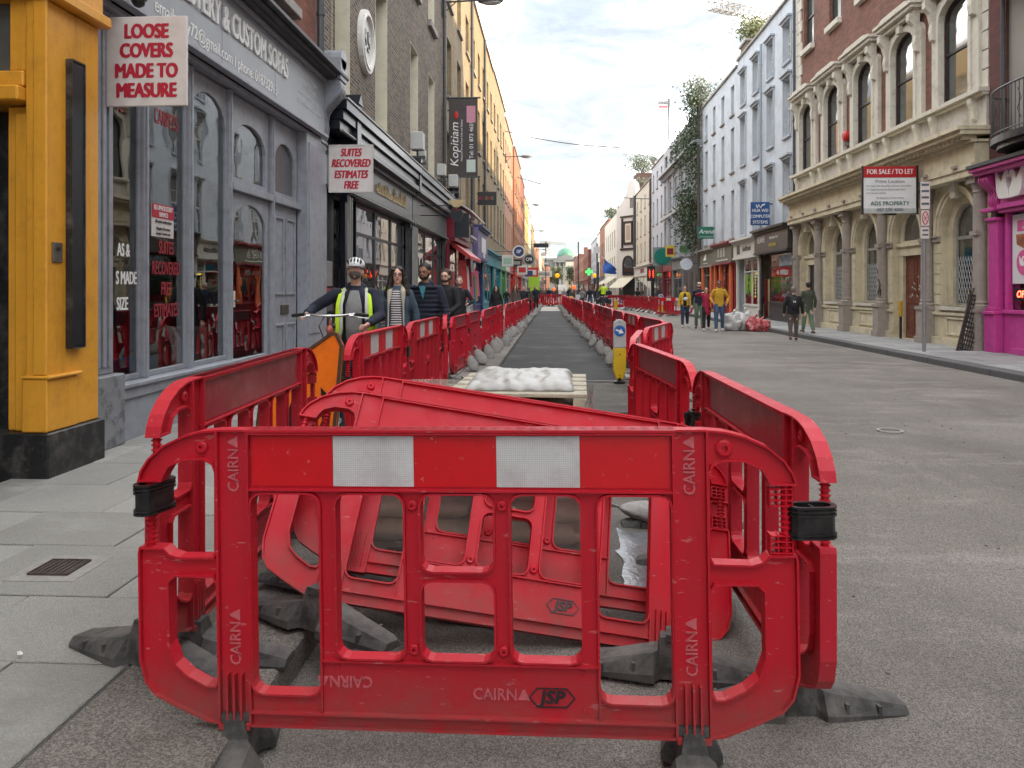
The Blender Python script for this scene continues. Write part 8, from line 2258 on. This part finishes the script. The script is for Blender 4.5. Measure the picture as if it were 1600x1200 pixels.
for sx in (-.9, .9):
    for yy in (.8, 3.8): b = MB(); b.lathe([(.33, sx - .1), (.33, sx + .1)], (0, yy, .33), 14, 'x'); loc(b, 'wheel', M_black, vn)
cafe = thing('street_stand', 'dark bicycle stand and tables in the road left of the motorcycle', 'bike stand', (2.4, 53.5, .02))
b = MB()
for k in range(4): b.tube([(-.6 + k * .4, 0, 0), (-.6 + k * .4, 0, .8), (-.6 + k * .4, .7, .8), (-.6 + k * .4, .7, 0)], .025, 6)
loc(b, 'hoops', M_pipe, cafe)

# cranes
def lattice(b, a, c_, w, n, r):
    a = Vector(a); c_ = Vector(c_); d = (c_ - a); L_ = d.length; d.normalize(); s1 = d.orthogonal().normalized() * w; s2 = d.cross(s1).normalized() * w
    if abs(d.z) < .9: s1 = Vector((0, 0, 1)) * w; s2 = d.cross(s1).normalized() * w
    cs = [s1 + s2, s1 - s2, -s1 - s2, -s1 + s2]
    for q in cs: b.tube([a + q, c_ + q], r, 4)
    for k in range(n):
        p0, p1 = a + d * (L_ * k / n), a + d * (L_ * (k + 1) / n)
        for i in range(4):
            b.tube([p0 + cs[i], p1 + cs[(i + 1) % 4]], r * .7, 4, False); b.tube([p0 + cs[i], p0 + cs[(i + 1) % 4]], r * .7, 4, False)
K1 = thing('tower_crane', 'white and red tower crane jib reaching in over the right-hand roofs', 'crane', (62.6, 151, 0))
b = MB(); lattice(b, (20.4, 100, 38.1), (62.6, 151, 48.7), .62, 40, .07); b.build('jib', mat('crane_white', (.17, .155, .14), .6), K1)
b = MB(); lattice(b, (62.6, 151, 0), (62.6, 151, 48), 1.0, 26, .14); b.build('mast', mat('crane_red', (.55, .2, .14), .6), K1)
b = MB(); b.tube([(62.6, 151, 58), (36, 118.8, 42.6)], .05, 4); b.tube([(62.6, 151, 48), (62.6, 151, 59)], .3, 6); b.build('tie_bar', M_whitef, K1)
K2 = thing('tower_crane', 'faint distant tower crane left of the green dome', 'crane', (-9, 560, 0))
M_k2 = mat('crane_far', (.36, .34, .32), .8)
b = MB(); lattice(b, (-4, 560, 0), (-4, 560, 38), 1.0, 18, .16); b.build('mast', M_k2, K2); b = MB(); lattice(b, (-10, 560, 36), (8, 560, 34.5), .7, 14, .14); b.build('jib', M_k2, K2); b = MB(); b.tube([(-4, 560, 38), (-4, 560, 43)], .3, 5); b.build('peak', M_k2, K2)

# DNG board on the ivy building's roof
dn = thing('estate_board', 'small DNG estate agent board on a pole above the ivy building roof', 'sign', (9.2, 62, 13.6))
b = MB(); b.tube([(9.2, 62, 13.4), (9.2, 62, 16.7)], .07, 6); b.build('pole', M_pipe, dn); b = MB(); b.box(8.35, 9.15, 61.97, 62.03, 15.9, 16.65); b.build('board', M_signw, dn)
text(dn, 'DNG', (8.75, 61.95, 16.40), .30, M_navyp, '-y', ext=.002, bold=.02, sx=1.1); b = MB(); b.box(8.42, 9.08, 61.95, 61.965, 16.05, 16.15); b.build('red_band', mat('dng_red', (.5, .1, .15), .5), dn)

# ================================================================== PLANTS
def leaf_mat(n, c): return mat('leaf_' + n, c, .6, .35, 1.5)
L_ivy = leaf_mat('ivy', (.050, .078, .036)); L_pale = leaf_mat('pale', (.22, .24, .12)); L_bud = leaf_mat('grey_green', (.17, .20, .15)); M_bark = mat('bark', (.09, .075, .06), .9, .3, 20)
def leaves(b, centres, n, spread, size, rr, flat=1.0):
    for c_ in centres:
        for k in range(n):
            v = Vector((rr.gauss(0, 1), rr.gauss(0, 1), rr.gauss(0, 1))) ; v = Vector((v.x * spread[0], v.y * spread[1], v.z * spread[2])) * .5
            p = Vector(c_) + v; a = Vector((rr.uniform(-1, 1), rr.uniform(-1, 1), rr.uniform(-1, 1))).normalized(); t = a.orthogonal().normalized(); w = a.cross(t)
            s_ = size * rr.uniform(.6, 1.3); i = len(b.v)
            b.v += [tuple(p - t * s_), tuple(p + w * s_ * .5), tuple(p + t * s_), tuple(p - w * s_ * .5)]; b.f.append((i, i + 1, i + 2, i + 3)); b.mi.append(0)
def bush(name, label, x, y, z, r, hgt, n, size, m, seed, cat='shrub', stems=6, nl=60, sp=.5):
    rr = random.Random(seed); t = thing(name, label, cat, (x, y, z)); tips = []
    s_ = MB()
    for k in range(stems):
        a = rr.uniform(0, 6.28); q = rr.uniform(.3, 1) * r; hh = hgt * rr.uniform(.55, 1.0)
        p = [Vector((x, y, z)), Vector((x + q * .4 * math.cos(a), y + q * .4 * math.sin(a), z + hh * .45)), Vector((x + q * math.cos(a), y + q * math.sin(a), z + hh))]
        s_.tube(p, [.03, .02, .008], 5)
        for f in (.5, .75, 1.0):
            base = p[1].lerp(p[2], (f - .5) * 2); tips.append(base)
            e = base + Vector((rr.uniform(-1, 1), rr.uniform(-1, 1), rr.uniform(.1, 1))) * r * .4; s_.tube([base, e], [.01, .004], 4); tips.append(e)
    s_.build('stem', M_bark, t)
    b = MB(); leaves(b, tips, nl, (r * sp, r * sp, r * sp * .8), size, rr); b.build('foliage', m, t, fixn=False)
    return t
# ivy climbing the join of the blue and grey buildings
iv = thing('ivy', 'dark green ivy hanging down the near edge of the grey pilastered building', 'climbing plant', (9.7, 51.4, .12))
rr = random.Random(12); cs = []
for k in range(120):
    z_ = rr.uniform(4.2, 14.5); w_ = .5 if z_ > 9 else (1.6 if z_ > 4.8 and z_ < 8.6 else .8)
    cs.append((9.55 - rr.uniform(0, .5 + .3 * w_), 51.0 + abs(rr.gauss(0, 1)) * w_, z_))
for k in range(70): cs.append((9.35, 51 + rr.uniform(0, 9) ** 1.0, 13.2 - rr.uniform(0, 2.6)))
for k in range(45): cs.append((8.9 + rr.uniform(-.3, .5), 51.6 + rr.uniform(0, 2.4), rr.uniform(5.0, 8.2)))
b = MB(); leaves(b, cs, 24, (.55, .7, .6), .10, rr); b.build('foliage', L_ivy, iv, fixn=False)
b = MB(); b.tube([(9.6, 51.0, .2), (9.55, 51.05, 4), (9.5, 51.0, 9), (9.55, 51.1, 14)], [.12, .12, .10, .06], 8)
for k in range(14):
    z_ = rr.uniform(4, 13); b.tube([(9.55, 51.0, z_), (9.4, 51.0 + rr.uniform(.5, 1.5), z_ + rr.uniform(-.6, .8)), (9.3, 51.5 + rr.uniform(.5, 2.5), z_ + rr.uniform(-1.2, .6))], [.04, .025, .01], 5)
b.build('stem', M_bark, iv)
bush('roof_bush', 'wispy self-seeded tree growing above the ivy on the roof edge', 9.6, 51.6, 13.0, 1.3, 2.3, 0, .09, L_bud, 3, stems=9, nl=34, sp=.55)
bush('roof_bush', 'pale sunlit bush on the chimney above the pale blue building', 10.6, 41.6, 14.4, .85, 1.5, 0, .09, L_pale, 5, stems=9, nl=30, sp=.6)
ch = thing('chimney_stack', 'dark soot-stained chimney stack below the pale rooftop bush', 'chimney', (10.6, 41.4, 13.3)); b = MB(); b.box(10.1, 11.3, 40.8, 42.2, 13.3, 14.5); b.build('stack', M_brown, ch)
b = MB(); b.box(10.02, 11.38, 40.72, 42.28, 14.502, 14.62); b.build('cap', M_stone, ch)
bush('roof_bush', 'grey-green bush growing from the plum brick chimney of the pub', 11.3, 97, 15.7, 1.9, 2.2, 0, .12, L_bud, 7, stems=10, nl=36, sp=.6)
bush('roof_bush', 'low weedy growth on the roof of the orange brick house', 9.6, 128, 13.1, 1.6, 1.8, 0, .14, L_bud, 9, stems=8, nl=30)
bush('roof_bush', 'small sprig on the parapet of the cream house', 9.5, 84, 12.6, .5, 1.0, 0, .07, L_bud, 11, stems=4, nl=14)
bush('roof_bush', 'tiny weed on the parapet of the ice-blue house', 9.5, 74, 13.4, .45, .8, 0, .07, L_bud, 13, stems=4, nl=14)
def tree(label, x, y, h, r, seed, m, nl=80):
    rr = random.Random(seed); t = thing('street_tree', label, 'tree', (x, y, 0)); b = MB(); b.tube([(x, y, 0), (x, y, h * .45), (x + .3, y, h * .8)], [.3, .22, .1], 8); tips = []
    for k in range(12):
        a = rr.uniform(0, 6.28); e = Vector((x + r * .6 * math.cos(a), y + r * .6 * math.sin(a), h * rr.uniform(.45, .95))); b.tube([(x, y, h * rr.uniform(.3, .5)), e], [.10, .03], 5); tips.append(e)
    b.build('trunk', M_bark, t)
    for k in range(22):
        v = Vector((rr.gauss(0, 1), rr.gauss(0, 1), rr.gauss(0, 1))).normalized() * rr.uniform(.4, 1); tips.append(Vector((x + v.x * r, y + v.y * r, h * .62 + v.z * h * .36)))
    b = MB(); leaves(b, tips, nl, (r * .4, r * .4, r * .4), .30, rr); b.build('crown', m, t, fixn=False)
tree('rounded olive-green tree in front of the left side of the domed hall', 1.0, 390, 13.0, 3.2, 2, leaf_mat('olive', (.08, .11, .03)))
tree('dark green tree in front of the right side of the domed hall', 9.0, 390, 14.5, 3.6, 4, leaf_mat('dark', (.03, .055, .022)))
tree('second dark tree overlapping the right-hand one before the domed hall', 12.2, 395, 12.5, 3.0, 6, leaf_mat('dark', (.03, .055, .022)))

bpy.data.scenes.remove(TMP)
